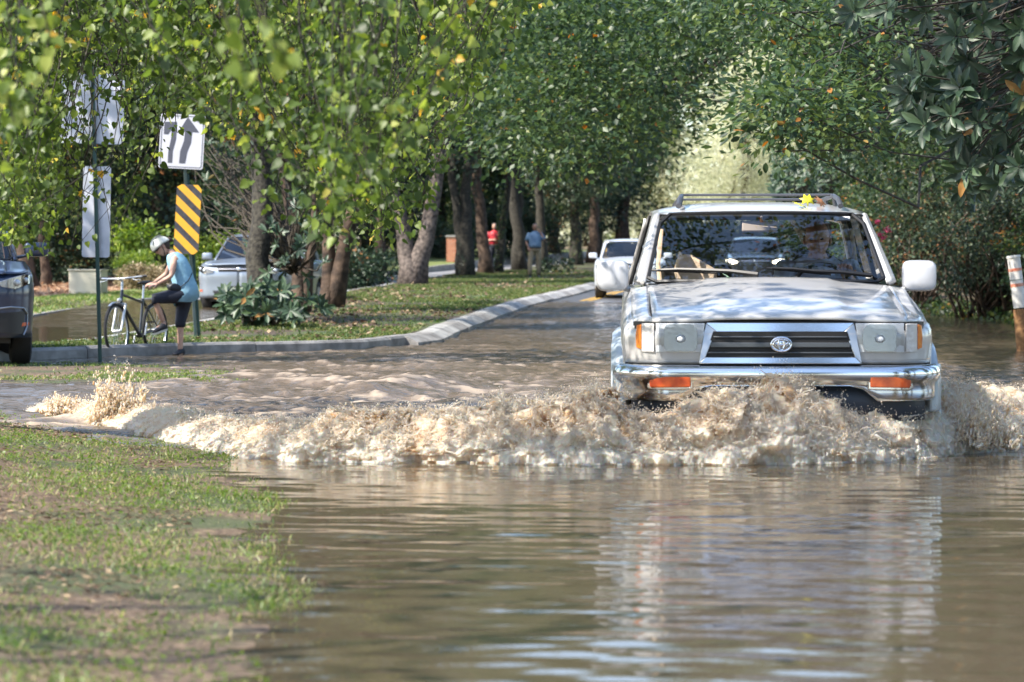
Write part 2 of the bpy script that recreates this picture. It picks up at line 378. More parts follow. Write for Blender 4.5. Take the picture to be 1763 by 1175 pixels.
# kerbs: one run of precast stones each
def kerb(name, pts, zf, prof, seg, mats, gap=.03):
    """pts plan polyline; prof list of (side offset, dz); stones of length seg with open joints"""
    pts = [Vector((p[0], p[1], 0)) for p in pts]; cum = [0]
    for a, b in zip(pts, pts[1:]): cum.append(cum[-1]+(b-a).length)
    def at(s):
        x = float(np.interp(s, cum, [p.x for p in pts])); y = float(np.interp(s, cum, [p.y for p in pts])); return Vector((x, y, 0))
    mb = MB(); s = 0; k = 0
    while s < cum[-1]-.1:
        e = min(s+seg, cum[-1]); rings = []; jit = random.uniform(-.008, .008)
        for q in np.linspace(s+gap/2, e-gap/2, 4):
            p = at(q); d = (at(q+.2)-at(q-.2)).normalized(); nrm = Vector((d.y, -d.x, 0))
            z = float(zf(p.y)); rings.append([p+nrm*a+Vector((0, 0, z+dz+jit)) for a, dz in prof])
        mb.rings(rings, 0 if k % 3 else min(1, len(mats)-1)); s = e; k += 1
    o = mb.build(name, mats, smooth=False); return tag(o, kind='structure')
kp = [(float(Rk(y)), y) for y in np.concatenate([np.arange(29, 37.5, .6), np.arange(37.6, 40, .3), np.arange(40, 60, 1), np.arange(60, 130, 2)])]
front = [p for p in kp if p[1] <= 39.6]; side = [p for p in kp if p[1] >= 39]
kerb('kerb', front, lambda y: float(z_med(y)), [(-.08, -.5), (-.08, .012), (.1, .012), (.135, -.02), (.16, -.5)], 3.0, [M_conc_d, M_conc_d], .015)
kerb('gutter_kerb', side, lambda y: float(z_med(y)), [(-.06, -.5), (-.06, .012), (.06, .014), (.15, .0), (.32, -.085), (.34, -.5)], 1.6, [M_conc, M_conc_d], .05)
kerb('far_kerb', [(float(Qk(y)), y) for y in np.arange(31, 165, 1.5)], lambda y: float(z_left(y)), [(-.12, -.5), (-.12, .02), (.05, .02), (.09, -.5)], 3.0, [M_conc_d, M_conc_d], .02)
kerb('median_far_kerb', [(float(Lk(y)), y) for y in np.arange(33.5, 165, 1.5)], lambda y: float(z_med(y)), [(.08, -.5), (.08, .012), (-.07, .012), (-.1, -.5)][::-1], 3.0, [M_conc, M_conc_d], .02)
M_yel = mat('yellow_road_paint', (.62, .36, .04), .5, var=(.45, .27, .05), vscale=12)
for k, off in enumerate((.95, 1.12)):
    ysy = np.arange(64, 130, 1.0)
    strip('road_line', lambda y: Rk(y)+off, lambda y: Rk(y)+off+.1, z_road, ysy, 2, M_yel, dz=.005)

# ---------------------------------------------------------------- water
def watermat(name, base=(.090,.070,.046), bump=.07):
    m = bpy.data.materials.new(name); m.use_nodes = True; t = m.node_tree; b = t.nodes['Principled BSDF']; L = t.links.new
    at = t.nodes.new('ShaderNodeAttribute'); at.attribute_name = 'foam'
    r = t.nodes.new('ShaderNodeValToRGB'); e = r.color_ramp.elements
    e[0].position = 0; e[0].color = base+(1,); e[1].position = 1; e[1].color = (.46, .37, .28, 1); k = e.new(.45); k.color = (.17, .13, .095, 1)
    L(at.outputs['Fac'], r.inputs[0]); L(r.outputs[0], b.inputs['Base Color'])
    mr = t.nodes.new('ShaderNodeMapRange'); mr.inputs['To Min'].default_value = .045; mr.inputs['To Max'].default_value = .5; L(at.outputs['Fac'], mr.inputs[0]); L(mr.outputs[0], b.inputs['Roughness'])
    b.inputs['IOR'].default_value = 1.33; b.inputs['Specular IOR Level'].default_value = .5
    tc = t.nodes.new('ShaderNodeTexCoord'); mp = t.nodes.new('ShaderNodeMapping'); mp.inputs['Scale'].default_value = (1.1, 3.4, 1)
    n = t.nodes.new('ShaderNodeTexNoise'); n.inputs['Scale'].default_value = 2.6; n.inputs['Detail'].default_value = 4; n.inputs['Distortion'].default_value = .6
    bp = t.nodes.new('ShaderNodeBump'); bp.inputs['Strength'].default_value = bump; bp.inputs['Distance'].default_value = .02
    L(tc.outputs['Object'], mp.inputs[0]); L(mp.outputs[0], n.inputs[0]); L(n.outputs['Fac'], bp.inputs['Height'])
    tb = t.nodes.new('ShaderNodeAttribute'); tb.attribute_name = 'turb'; n2 = t.nodes.new('ShaderNodeTexNoise'); n2.inputs['Scale'].default_value = 9; n2.inputs['Detail'].default_value = 5; n2.inputs['Distortion'].default_value = .8
    mp2 = t.nodes.new('ShaderNodeMapping'); mp2.inputs['Scale'].default_value = (.7, 1.3, 1); L(tc.outputs['Object'], mp2.inputs[0]); L(mp2.outputs[0], n2.inputs[0])
    b2 = t.nodes.new('ShaderNodeBump'); b2.inputs['Distance'].default_value = .08; L(tb.outputs['Fac'], b2.inputs['Strength']); L(n2.outputs['Fac'], b2.inputs['Height']); L(bp.outputs[0], b2.inputs['Normal']); L(b2.outputs[0], b.inputs['Normal'])
    return m
wx = axis([(-60, -20, 5), (-20, -9, 1), (-9, 9.5, .055), (9.5, 20, .7), (20, 60, 5)])
yy = [4.6]
while yy[-1] < 67: yy.append(yy[-1] + max(.035, min(.16, .0035*yy[-1])))
wy = np.array([-60, -30, -10, 0, 3] + yy)
WX, WY = np.meshgrid(wx, wy)
WZ = np.repeat(z_w(wy)[:, None], len(wx), 1)
rw = np.random.default_rng(3)
# small swell travelling towards the camera, livelier behind the bow wave
turb = sstep(15.2, 17.5, WY)*(1-.25*sstep(50, 62, WY))*(1-.6*sstep(3.4, 5, np.abs(WX-.5)))
for i in range(16):
    lam = .13*1.22**i; th = rw.normal(-math.pi/2, .42); kx, ky = math.cos(th)*2*math.pi/lam, math.sin(th)*2*math.pi/lam
    amp = lam*(.0042 if lam < .3 else .0026 if lam < .5 else .0014)*(.1+1.7*vnoise(WX/lam/4, WY/lam/4, s=20+i)) 
    if lam > 1.3: amp = amp*.4
    WZ = WZ + amp*np.sin(kx*WX+ky*WY+rw.random()*6.28+3*fbm(WX*.5, WY*.5, s=40+i))*(.62+2.4*turb)*sstep(120, 5, WY)
rid = 1-np.abs(2*fbm(WX*.9+WY*.35, WY*1.25, s=61, oct=4)-1)
rid2 = 1-np.abs(2*fbm(WX*3.2+WY, WY*3.6, s=67, oct=4)-1)
WZ = WZ + turb*(.06*(rid**3-.45) + .045*(rid2**2.5-.4) + .05*(fbm(WX*4, WY*4.2, s=66)-.5))*(.35+.65*sstep(42, 20, WY))*.75
# crossing wake ridges that curl in from the side street
for (x0, y0, x1, y1, a_, wd) in [(-4.8, 21.2, -1.0, 23.6, .09, .35), (-4.6, 23.2, -.9, 25.2, .07, .35), (-1.15, 21.8, -.7, 26.2, .13, .4), (-3.2, 19.8, -.4, 19.6, .10, .4), (-.8, 20.6, 1.6, 21.6, .09, .4), (-3.5, 30.4, 0, 29.4, .06, .5)]:
    dx, dy = x1-x0, y1-y0; l = math.hypot(dx, dy); s_ = ((WX-x0)*dx+(WY-y0)*dy)/l/l; d_ = ((WX-x0)*-dy+(WY-y0)*dx)/l + .5*(fbm(WX*.8, WY*.8, s=71)-.5)
    WZ = WZ + a_*.8*np.exp(-(d_/wd)**2)*sstep(-.15, .2, s_)*sstep(1.15, .8, s_)
tf = fbm(WX*1.1, WY*2.2, s=81, oct=6, gain=.6); tf2 = fbm(WX*4, WY*7, s=85, oct=5, gain=.65)
foam = np.clip((sstep(.52, .70, tf)*.45 + sstep(.60, .8, tf2)*.3)*turb + .5*turb*sstep(.86, .99, rid2) + .3*turb*sstep(.9, 1, rid), 0, 1)*(1-.7*sstep(30, 44, WY))
foam = np.maximum(foam, .14*turb*sstep(40, 26, WY))
M_water = watermat('muddy_water')
wob = gridmesh('flood_water', WX, WY, WZ, M_water, attrs={'foam': foam.ravel(), 'turb': (turb*.5).ravel()}); tag(wob, kind='structure')
px_ = np.linspace(0, 1, 60)[None]; pyy = axis([(33, 59, .15)])
PX_ = Qk(pyy)[:, None]*(1-px_) + (Lk(pyy)[:, None]+.1)*px_ - .0; PY_ = np.repeat(pyy[:, None], 60, 1)
PZ_ = .125 + .004*np.sin(PY_*9+2*fbm(PX_, PY_)) + .006*(fbm(PX_*2, PY_*4, s=9)-.5)
tag(gridmesh('flood_puddle', PX_, PY_, PZ_, M_water, attrs={'foam': np.zeros(PX_.size)}), kind='structure')
# ================================================================ VEHICLES
M_rub = mat('tyre_rubber', (.018, .018, .02), .75, bump=.2, bscale=80)
M_blk = mat('black_trim', (.015, .015, .017), .45)
M_dark = mat('dark_interior', (.035, .032, .03), .8, var=(.06, .055, .05), vscale=6)
M_chr = mat('chrome', (.74, .75, .77), .13, metal=1)
M_silp = mat('silver_paint', (.58, .57, .565), .34, metal=.3, coat=.7, var=(.53, .525, .53), vscale=5)
M_silp2 = mat('grey_blue_cladding', (.46, .52, .57), .38, metal=.3, coat=.3, var=(.40, .46, .51), vscale=7)
M_whp = mat('pale_silver_paint', (.62, .65, .70), .3, metal=.3, coat=.7)
M_blup = mat('dark_blue_paint', (.028, .042, .085), .28, metal=.3, coat=.8, var=(.024, .037, .075), vscale=4)
M_glass = glassmat('window_glass', (.97, .98, .97), ior=1.74)
M_glass2 = glassmat('side_glass', (.95, .97, .96), ior=1.45)
M_lens = glassmat('lamp_lens', (.95, .96, .97), ior=1.35, rough=.03)
M_refl = mat('lamp_reflector', (.88, .90, .93), .25, metal=.0, coat=.5)  # matt near-white stands in for bright sky mirrored in the reflector
M_bowl = mat('fluted_lens', (.50, .55, .62), .22, metal=.55, spec=.8, bump=.06, bscale=60)
M_amb = mat('amber_lens', (.72, .17, .01), .2, coat=.5, var=(.85, .26, .02), vscale=30)
M_ora = mat('orange_red_lens', (.50, .055, .008), .25, coat=.4, var=(.68, .12, .02), vscale=18)
M_beige = mat('beige_upholstery', (.78, .60, .44), .85, bump=.2, bscale=90)
M_rim = mat('alloy_rim', (.5, .51, .53), .35, metal=.8)
M_leafy = None

class Car:
    """body surfaces in the car's own space: x across, y backwards from the front bumper, z up from the road"""
    def __init__(c, root, W, L, z_hood, z_belt, yc, roofz, paint, rwheel, ya, yb, rc=(.24, .38), bow=.05, ground=.26, cowlw=None, zroofw=None):
        c.root = root; c.W = W; c.L = L; c.zh = z_hood; c.zb = z_belt; c.yc = yc; c.roofz = roofz; c.paint = paint
        c.rw = rwheel; c.ya = ya; c.yb = yb; c.a, c.b = rc; c.bow = bow; c.g = ground
        c.plan = []
        xf = W - c.a
        for x in np.linspace(0, xf, 9): c.plan.append((x, c.bow*(x/W)**2))
        y0 = c.bow*(xf/W)**2
        for t in np.linspace(0, math.pi/2, 12)[1:]: c.plan.append((xf+c.a*math.sin(t), y0+c.b*(1-math.cos(t))))
        ys = list(np.arange(c.plan[-1][1]+.06, L-.3, .06))
        for y in ys: c.plan.append((W, y))
        for t in np.linspace(0, math.pi/2, 8): c.plan.append((W-.22+.22*math.cos(t), L-.3+.3*math.sin(t)))
        c.plan.append((0, L))
    def yfront(c, x):
        return float(np.interp(abs(x), [p[0] for p in c.plan[:20]], [p[1] for p in c.plan[:20]]))
    def ztop(c, y): return float(np.interp(y, [0, .25, c.yc, c.yc+.5, c.L], [c.zh-.02, c.zh, c.zb-.015, c.zb, c.zb+.01]))
    def zbot(c, x, y, fb):
        z = fb if y < .42 and x < c.W*1.01 and (y < c.b*.8) else c.g
        R_ = c.rw+.07
        for yw in (c.ya, c.yb):
            d = abs(y-yw)
            if x > c.W-.05 and d < R_: z = max(z, c.rw+math.sqrt(R_*R_-d*d))
        return z
    def body(c, fb, nv=8, name='body', extra=None):
        mb = MB(); n = len(c.plan)
        for sx in (1, -1):
            def fn(u, v):
                i = min(n-1, int(round(u*(n-1)))); x, y = c.plan[i]; a = c.plan[max(0, i-1)]; b_ = c.plan[min(n-1, i+1)]
                d = Vector((b_[0]-a[0], b_[1]-a[1])).normalized(); nx, ny = d.y, -d.x
                zt = c.ztop(y); zb = c.zbot(x, y, fb); z = zb+(zt-zb)*v
                h = (z-c.g)/(c.zb-c.g); ins = .05*max(0, (v-.78)/.22)**2 + .03*max(0, (.25-h)/.25)**2 - .012*math.exp(-((h-.62)/.12)**2)
                return (sx*(x-nx*ins), y-ny*ins, z)
            mb.grid(fn, n-1, nv, 0, flip=(sx < 0))
        return mb
    def fender_top(c, mb, hw):
        """strip between bonnet edge and wing shoulder, and sill ledge under the side windows"""
        for sx in (1, -1):
            def fn(u, v):
                y = .03+u*(c.L-.1)
                xo = min(c.W, float(np.interp(y, [p[1] for p in c.plan[8:20]], [p[0] for p in c.plan[8:20]])))-.045
                xi = min(hw, xo-.005) if y < c.yc+.3 else min(c.W-.13, xo-.01)
                x = xi+(xo-xi)*v; z = c.ztop(y)+.025*math.sin(math.pi*min(1, (1-v)*.5+0))*(1 if y < c.yc else .2)
                return (sx*x, y, z)
            mb.grid(fn, 60, 4, 0, flip=(sx > 0))
    def hood(c, hw, hw2, crown=.035, bulge=.012, y0=.0):
        mb = MB()
        def z_at(x, y):
            s = min(1, max(0, y/c.yc)); e = abs(x)/hw
            z = c.zh + (c.zb-c.zh)*(s**.85) + crown*(1-e*e)*(.35+.65*s) + .006
            z += bulge*(sstep(.62, .5, abs(x)/hw)*1.0)*(s**.3)*(1-s*.3)
            return float(z)
        def fn(u, v):
            e = 2*u-1; ww = hw+(hw2-hw)*v; x = e*ww; yf = c.yfront(min(abs(x), c.W-c.a*.3))+y0
            if v < .08: # rolled front lip
                k = v/.08; return (x, yf-.005+.035*k**2, z_at(x, .03)-.028*(1-k)**1.5)
            y = yf+.03+(v-.08)/.92*(c.yc+.06*(1-e*e)*-1-yf); return (x, y, z_at(x, y))
        mb.grid(fn, 36, 26)
        return mb, z_at
    def place_wheels(c, hub_mat=None, steer=0, names=True):
        for sx in (-1, 1):
            for yw in (c.ya, c.yb):
                wh = bpy.data.objects.new('wheel', None); COL.objects.link(wh); wh.parent = c.root; wh.location = (sx*(c.W-.12), yw, c.rw)
                if yw == c.ya: wh.rotation_euler = (0, 0, steer)
                r = c.rw; prof = [(r*.62, -.1), (r*.86, -.112), (r*.97, -.095), (r, -.05), (r, .05), (r*.97, .095), (r*.86, .112), (r*.62, .1)]
                mb = MB(); mb.rings([[(x*1.0, rr*math.cos(t), rr*math.sin(t)) for t in np.linspace(0, 2*math.pi, 29)[:-1]] for rr, x in prof], cap=False)
                mb.build('tyre', M_rub, wh, local=True)
                mb = MB(); mb.rings([[(sx*x, rr*math.cos(t), rr*math.sin(t)) for t in np.linspace(0, 2*math.pi, 29)[:-1]] for rr, x in [(r*.63, .1), (r*.6, .085), (r*.58, .03), (r*.3, .02)]], cap=True)
                for k in range(6):
                    t = k*math.pi/3; mb.tube([(sx*.07, 0, 0), (sx*.075, .3*r*math.cos(t), .3*r*math.sin(t)), (sx*.085, .6*r*math.cos(t), .6*r*math.sin(t))], [r*.13, r*.1, r*.08], 6)
                mb.ell((sx*.075, 0, 0), (.025, r*.16, r*.16)); mb.build('rim', hub_mat or M_rim, wh, local=True)
        # dark wheel wells and floor
        mb = MB()
        mb.box((0, c.L/2, c.g+.09), (2*c.W-.5, c.L-.5, .1))
        for yw in (c.ya, c.yb):
            for sx in (-1, 1):
                mb.grid(lambda u, v: (sx*(c.W-.02-.3*v), yw+(c.rw+.06)*math.cos(math.pi*u), c.rw+(c.rw+.06)*math.sin(math.pi*u)), 14, 1)
        mb.build('underbody', M_blk, c.root, local=True, solid=.004)
    def greenhouse(c, base, top, yroof_end, wr, side_bot, pil=.07, rear_y=None, panes=(.0,), roof_crown=.05, thin_roof=.025, glass=None, dark=False, hatch=.35):
        """base/top = (half width, y centre, y corner, z) of the windscreen"""
        bw, byc, byk, bz = base; tw, tyc, tyk, tz = top; glass = glass or M_glass
        def ws(u, v, grow=0):
            e = 2*u-1; hw_ = bw+(tw-bw)*v; k = e*e
            x = e*hw_; y = (byc+(byk-byc)*k)*(1-v)+(tyc+(tyk-tyc)*k)*v - .02*math.sin(math.pi*v); z = bz+(tz-bz)*v + .008*(1-k)
            return (x, y, z)
        # rounded-corner windscreen
        def wsr(u, v):
            r = .09; e = abs(2*u-1); vv = v
            k = max(0, (e-(1-r))/r)
            if v > .5: vv = v - (v-.5)*2*(1-math.sqrt(max(0, 1-k*k)))*.14
            else: vv = v + (.5-v)*2*(1-math.sqrt(max(0, 1-k*k)))*.06
            return ws(u, vv)
        mb = MB(); mb.grid(lambda u, v: wsr(.012+u*.976, .02+v*.965), 40, 16); wsg = mb.build('windscreen', glass, c.root, local=True)
        # black border seal
        mb = MB(); loop = []
        N = 24
        loop += [wsr(i/N, 0) for i in range(N)] + [wsr(1, i/N) for i in range(N)] + [wsr(1-i/N, 1) for i in range(N)] + [wsr(0, 1-i/N) for i in range(N)]
        loop.append(loop[0]); mb.tube(loop, .012, 5, cap=False); mb.build('seal', M_blk, wsg, local=True)
        # roof
        yr0 = tyc+.03
        def roof(u, v):
            e = 2*u-1; s = v; y = (tyc+(tyk-tyc)*e*e)+.012 + (yroof_end-tyc)*s
            w_ = tw+.045+(wr-tw-.045)*min(1, s*4); x = e*w_
            z = tz+.012+(c.roofz-tz-.012)*math.sin(min(1, s*3.2)*math.pi/2)*(1-.0*s) - .10*max(0, s-.8)*1.5
            z -= roof_crown*abs(e)**3.5*min(1, s*5+.35)
            return (x, y, z)
        mb = MB(); mb.grid(roof, 26, 26, flip=False); mb.build('roof', c.paint, c.root, local=True, solid=thin_roof, off=-1)
        # pillars: paint between windscreen edge and side glass
        for sx in (-1, 1):
            mb = MB()
            def ap(u, v):
                if sx < 0: p = ws(0, v)
                else: p = ws(1, v)
                q = (sx*(bw+pil+(tw+.045-bw-pil)*v), p[1]+.035, p[2]+.005); r_ = (sx*(bw+pil+.012+(wr-bw-pil-.012)*v), p[1]+.16, p[2]-.0)
                pts = [Vector(p)+Vector((sx*.006, .004, 0)), (Vector(p)*.45+Vector(q)*.55)+Vector((0, -.015, .008)), Vector(q), Vector(r_)]
                k = u*3; i = min(2, int(k)); return tuple(pts[i].lerp(pts[i+1], k-i))
            mb.grid(ap, 9, 14, flip=(sx < 0)); mb.build('pillar', c.paint, c.root, local=True, solid=.03, off=-1)
            # side glazing and posts
            zb = side_bot
            def sg(y, v):
                x = (bw+pil+.02)*(1-v)+wr*v-.01; z = zb+(c.roofz-.085-zb)*v; return (sx*x, y, z)
            y_a = byk+.22; y_b = tyk+.16; ye = yroof_end
            mb = MB(); mb.grid(lambda u, v: sg((y_a*(1-v)+y_b*v)*(1-u)+(ye-.03+hatch*.5*(1-v))*u, v), 10, 5); mb.build('side_window', M_glass2, c.root, local=True)
            mb = MB(); mm = MB()
            for yp, wd, pm in panes:
                mb.grid(lambda u, v: (lambda p: (p[0]+sx*.008, p[1], p[2]))(sg(yp+(u-.5)*wd+(1-v)*.04, v)), 2, 5)
            mb.tube([(sg(y_a*(1-t)+(ye+hatch*.5)*t, 0)[0]+sx*.012, y_a*(1-t)+(ye+hatch*.5)*t, zb) for t in np.linspace(0, 1, 8)], .018, 6)
            mb.build('window_post', M_blk, c.root, local=True, solid=.02)
            mb = MB() # rear pillar in paint
            mb.grid(lambda u, v: (lambda p: (p[0]+sx*.012, p[1], p[2]))(sg(ye-.22+u*.25+(.12+hatch*.6)*(1-v), v)), 3, 6); mb.build('pillar', c.paint, c.root, local=True, solid=.03)
        # back: paint below, window above
        mb = MB(); ye = yroof_end
        mb.grid(lambda u, v: ((2*u-1)*((bw+.02)*(1-v)+(wr-.06)*v), ye+.02+hatch*(1-v)*.9, side_bot+.02+(c.roofz-.12-side_bot)*v), 10, 6); mb.build('rear_window', M_glass2, c.root, local=True)
        if hatch < .6:
            mb = MB(); mb.grid(lambda u, v: ((2*u-1)*(c.W-.08), ye+hatch*.9+.03, c.g+.2+(side_bot-c.g-.2)*v), 6, 3); mb.build('tailgate', c.paint, c.root, local=True, solid=.03)
        return ws
def mirror(c, sx, pos, size, m, arm=None, back=True):
    x, y, z = pos; a, b, h = size
    mb = MB()
    rings = []
    for t in (0, .12, .5, .85, 1):
        s = [.6, .92, 1, .93, .8][[0, .12, .5, .85, 1].index(t)]
        ring = []
        for k in range(24):
            an = 2*math.pi*k/24; ca, sa = math.cos(an), math.sin(an); e = .45
            ring.append((x+sx*0+a/2*s*math.copysign(abs(ca)**e, ca), y+b*(t-.5), z+h/2*s*math.copysign(abs(sa)**e, sa)))
        rings.append(ring)
    mb.rings(rings); mo = mb.build('mirror', m, c.root, local=True, bevel=.004)
    mb = MB(); mb.tube([(sx*(c.W-.12), y+.05, z-h*.55), (sx*(c.W-.02), y+.03, z-h*.42), (x, y, z-h*.3)], [.035, .026, .022], 8, sq=.6); mb.build('mirror_arm', arm or m, mo, local=True)
    mb = MB(); mb.box((x, y+b*.5+.002, z), (a*.82, .004, h*.8)); mb.build('mirror_glass', M_chr, mo, local=True)
    return mo

# ------------------------------------------------ the silver four-wheel drive in the flood
ROADZ = -.24
suv = empty('off_road_car', (1.463, 15.12, ROADZ), 'silver off-road car with roof rack pushing a bow wave through the flood', 'car', rz=R(-2.2), scale=1.012)
c = Car(suv, .845, 4.5, .985, 1.165, 1.27, 1.69, M_silp, .37, .86, 3.5, rc=(.25, .36), bow=.05, ground=.42)
mb = c.body(.75); c.fender_top(mb, .69)
body = mb.build('body', c.paint, suv, local=True, solid=.012)
hd, zhood = c.hood(.686, .70, crown=.035, bulge=.024); hd.build('hood', M_silp, suv, local=True, solid=.01)
mb = MB(); mb.grid(lambda u, v: ((2*u-1)*.70, .03+v*1.33, c.zh-.03+(c.zb-c.zh)*v), 2, 10); mb.grid(lambda u, v: ((2*u-1)*.79, c.yfront((2*u-1)*.79)+.012, .745+v*.232), 24, 2); mb.build('engine_bay_seal', M_blk, suv, local=True)
# cowl
mb = MB(); mb.grid(lambda u, v: ((2*u-1)*.73, 1.20+.13*v+.17*(2*u-1)**2*.8, 1.175+.0*v-.012), 12, 2); mb.build('cowl', M_blk, suv, local=True, solid=.01)
ws = c.greenhouse((.70, 1.24, 1.42, 1.188), (.606, 1.93, 2.03, 1.60), 4.05, .665, 1.15, panes=((2.72, .09, 0), (3.55, .07, 0)), roof_crown=.055, hatch=.3)
# lamps
def surf_plate(c, poly, out, th, x_sub=10):
    """polygon in front view laid on the curved nose"""
    mb = MB(); xs = [p[0] for p in poly]; x0, x1 = min(xs), max(xs)
    bm = bmesh.new(); vs = [bm.verts.new((p[0], 0, p[1])) for p in poly]; f = bm.faces.new(vs)
    for k in range(1, x_sub):
        x = x0+(x1-x0)*k/x_sub; geom = bm.verts[:]+bm.edges[:]+bm.faces[:]
        bmesh.ops.bisect_plane(bm, geom=geom, plane_co=(x, 0, 0), plane_no=(1, 0, 0))
    bm.verts.index_update(); V = []; 
    for v in bm.verts: V.append((v.co.x, c.yfront(v.co.x)-out, v.co.z))
    n = len(V); bot = [(x, y+th, z) for x, y, z in V]; Fc = []
    for f in bm.faces: Fc.append([v.index for v in f.verts]); Fc.append([v.index+n for v in reversed(f.verts)])
    for e in bm.edges:
        if len(e.link_faces) == 1: a, b = e.verts[0].index, e.verts[1].index; Fc.append([a, b, b+n, a+n])
    bm.free(); mb.add(V+bot, Fc); return mb
for sx in (-1, 1):
    S = lambda pts: [(sx*x, z) for x, z in pts]
    out = [(.43, .812), (.668, .812), (.668, .968), (.405, .968)]
    surf_plate(c, S([(.425, .805), (.782, .805), (.784, .975), (.397, .975)]), .005, .02, 14).build('lamp_seal', M_blk, suv, local=True)
    o = surf_plate(c, S(out), .011, .03).build('headlight', M_refl, suv, local=True, bevel=.003)
    disc = [(max(.445, min(.625, .54+.105*math.cos(t))), min(.964, max(.816, .888+.10*math.sin(t)))) for t in np.linspace(0, 2*math.pi, 25)[:-1]]
    surf_plate(c, S(disc), .019, .02).build('lamp_bowl', M_bowl, o, local=True)
    mbb = MB(); mbb.ell((sx*.535, c.yfront(.535)-.02, .885), (.028, .012, .022)); mbb.build('bulb_cap', M_refl, o, local=True)
    surf_plate(c, S([(.432, .815), (.666, .815), (.666, .966), (.408, .966)]), .03, .006).build('lens', M_lens, o, local=True)
    o = surf_plate(c, S([(.678, .812), (.745, .812), (.745, .966), (.678, .966)]), .02, .03, 4).build('corner_lamp', mat('corner_lens', (.66, .64, .62), .2, coat=.6, bump=.3, bscale=40) if sx < 0 else bpy.data.materials['corner_lens'], suv, local=True, bevel=.003)
    surf_plate(c, S([(.747, .826), (.774, .835), (.778, .9), (.772, .955), (.747, .962)]), .024, .034, 4).build('side_marker', M_amb, suv, local=True, bevel=.003)
# grille
gm = MB()
outer = [(-.437, .752), (.437, .752), (.402, .972), (-.402, .972)]; inner = [(-.402, .786), (.402, .786), (.352, .912), (.34, .92), (-.34, .92), (-.352, .912)]
bars = [[(-.437, .752), (-.402, .786), (-.352, .912), (-.34, .92), (-.402, .972)], [(-.402, .972), (-.34, .92), (.34, .92), (.402, .972)], [(.402, .972), (.34, .92), (.352, .912), (.402, .786), (.437, .752)], [(-.437, .752), (.437, .752), (.402, .786), (-.402, .786)]]
for b_ in bars:
    q = surf_plate(c, b_, .045, .055, 6); tl_ = .22 if b_ is bars[1] or b_ is bars[3] else .22; gm.add([(v.x, v.y+(v.z-.752)*tl_-(.0 if tl_ else 0), v.z) for v in q.v], q.f, 0 if b_ in (bars[1], bars[3]) else 1)
gr = gm.build('grille', [M_chr, mat('grey_reflection_chrome', (.50, .52, .54), .32, metal=.8)], suv, local=True, bevel=.006)  # side bars: darker mirrored surroundings put into a greyer chrome colour
gm = surf_plate(c, [(-.41, .78), (.41, .78), (.36, .925), (-.36, .925)], .018, .02); gm.build('grille_opening', mat('grille_black', (.008, .008, .009), .6), gr, local=True)
gm = MB()
for z, h in ((.895, .008), (.852, .026), (.81, .008)):
    hw = .352+(.912-z)*.39; gm.add(*(lambda q: (q.v, q.f))(surf_plate(c, [(-hw, z-h/2), (hw, z-h/2), (hw, z+h/2), (-hw, z+h/2)], .032 if h > .02 else .026, .02, 6)))
gm.build('slats', mat('grille_slat', (.10, .11, .125), .35, metal=.5), gr, local=True, bevel=.003)
em = MB()
def ering(cx, cz, rx, rz, r):
    em.tube([(cx+rx*math.cos(t), -.055, cz+rz*math.sin(t)) for t in np.linspace(0, 2*math.pi, 33)], r, 8, cap=False)
ering(0.004, .856, .054, .037, .0065); ering(.004, .868, .036, .015, .0055); ering(.004, .858, .016, .034, .0055)
em.build('emblem', M_chr, gr, local=True)
mbb = MB(); mbb.ell((.004, -.034, .856), (.05, .016, .034)); mbb.build('emblem_back', M_chr, gr, local=True)
# bumper
bp = MB(); prof = [(.748, -.02), (.742, .035), (.725, .058), (.69, .066), (.655, .052), (.64, .04), (.60, .035), (.565, .038), (.55, .028), (.545, -.01)]
plan = [p for p in c.plan if p[1] < .34 and p[0] <= c.W+.001]
full = [(-x, y) for x, y in plan[::-1]]+plan[1:]
rows = []
for i, (x, y) in enumerate(full):
    a = full[max(0, i-1)]; b_ = full[min(len(full)-1, i+1)]; d = Vector((b_[0]-a[0], b_[1]-a[1])).normalized(); nx, ny = d.y, -d.x
    lift = .085*float(sstep(.50, .42, abs(x)))
    rows.append([(x+nx*o_*.9, y+ny*o_-.0, z if z > .64 else .64-(.64-z)*(1-lift/.095)) for z, o_ in prof])
bp.rings(rows, cap=False, closed=False); bum = bp.build('bumper', M_chr, suv, local=True, solid=.01, sharp=70)
for sx in (-1, 1):
    S = lambda pts: [(sx*x, z) for x, z in pts]
    fr = [(.468, .612), (.70, .606), (.716, .62), (.716, .698), (.70, .708), (.484, .708), (.468, .695)]
    surf_plate(c, S(fr), .05, .02).build('lamp_frame', M_chr, bum, local=True, bevel=.006)
    surf_plate(c, S([(.482, .625), (.694, .621), (.703, .63), (.703, .688), (.692, .696), (.482, .696)]), .062, .03).build('turn_signal', M_ora, suv, local=True, bevel=.005)
mb = MB(); mb.grid(lambda u, v: ((2*u-1)*.80, c.yfront((2*u-1)*.80)+.03, .44+v*.2), 24, 2); mb.build('valance', mat('dark_plastic', (.03, .04, .06), .5), suv, local=True, solid=.01)
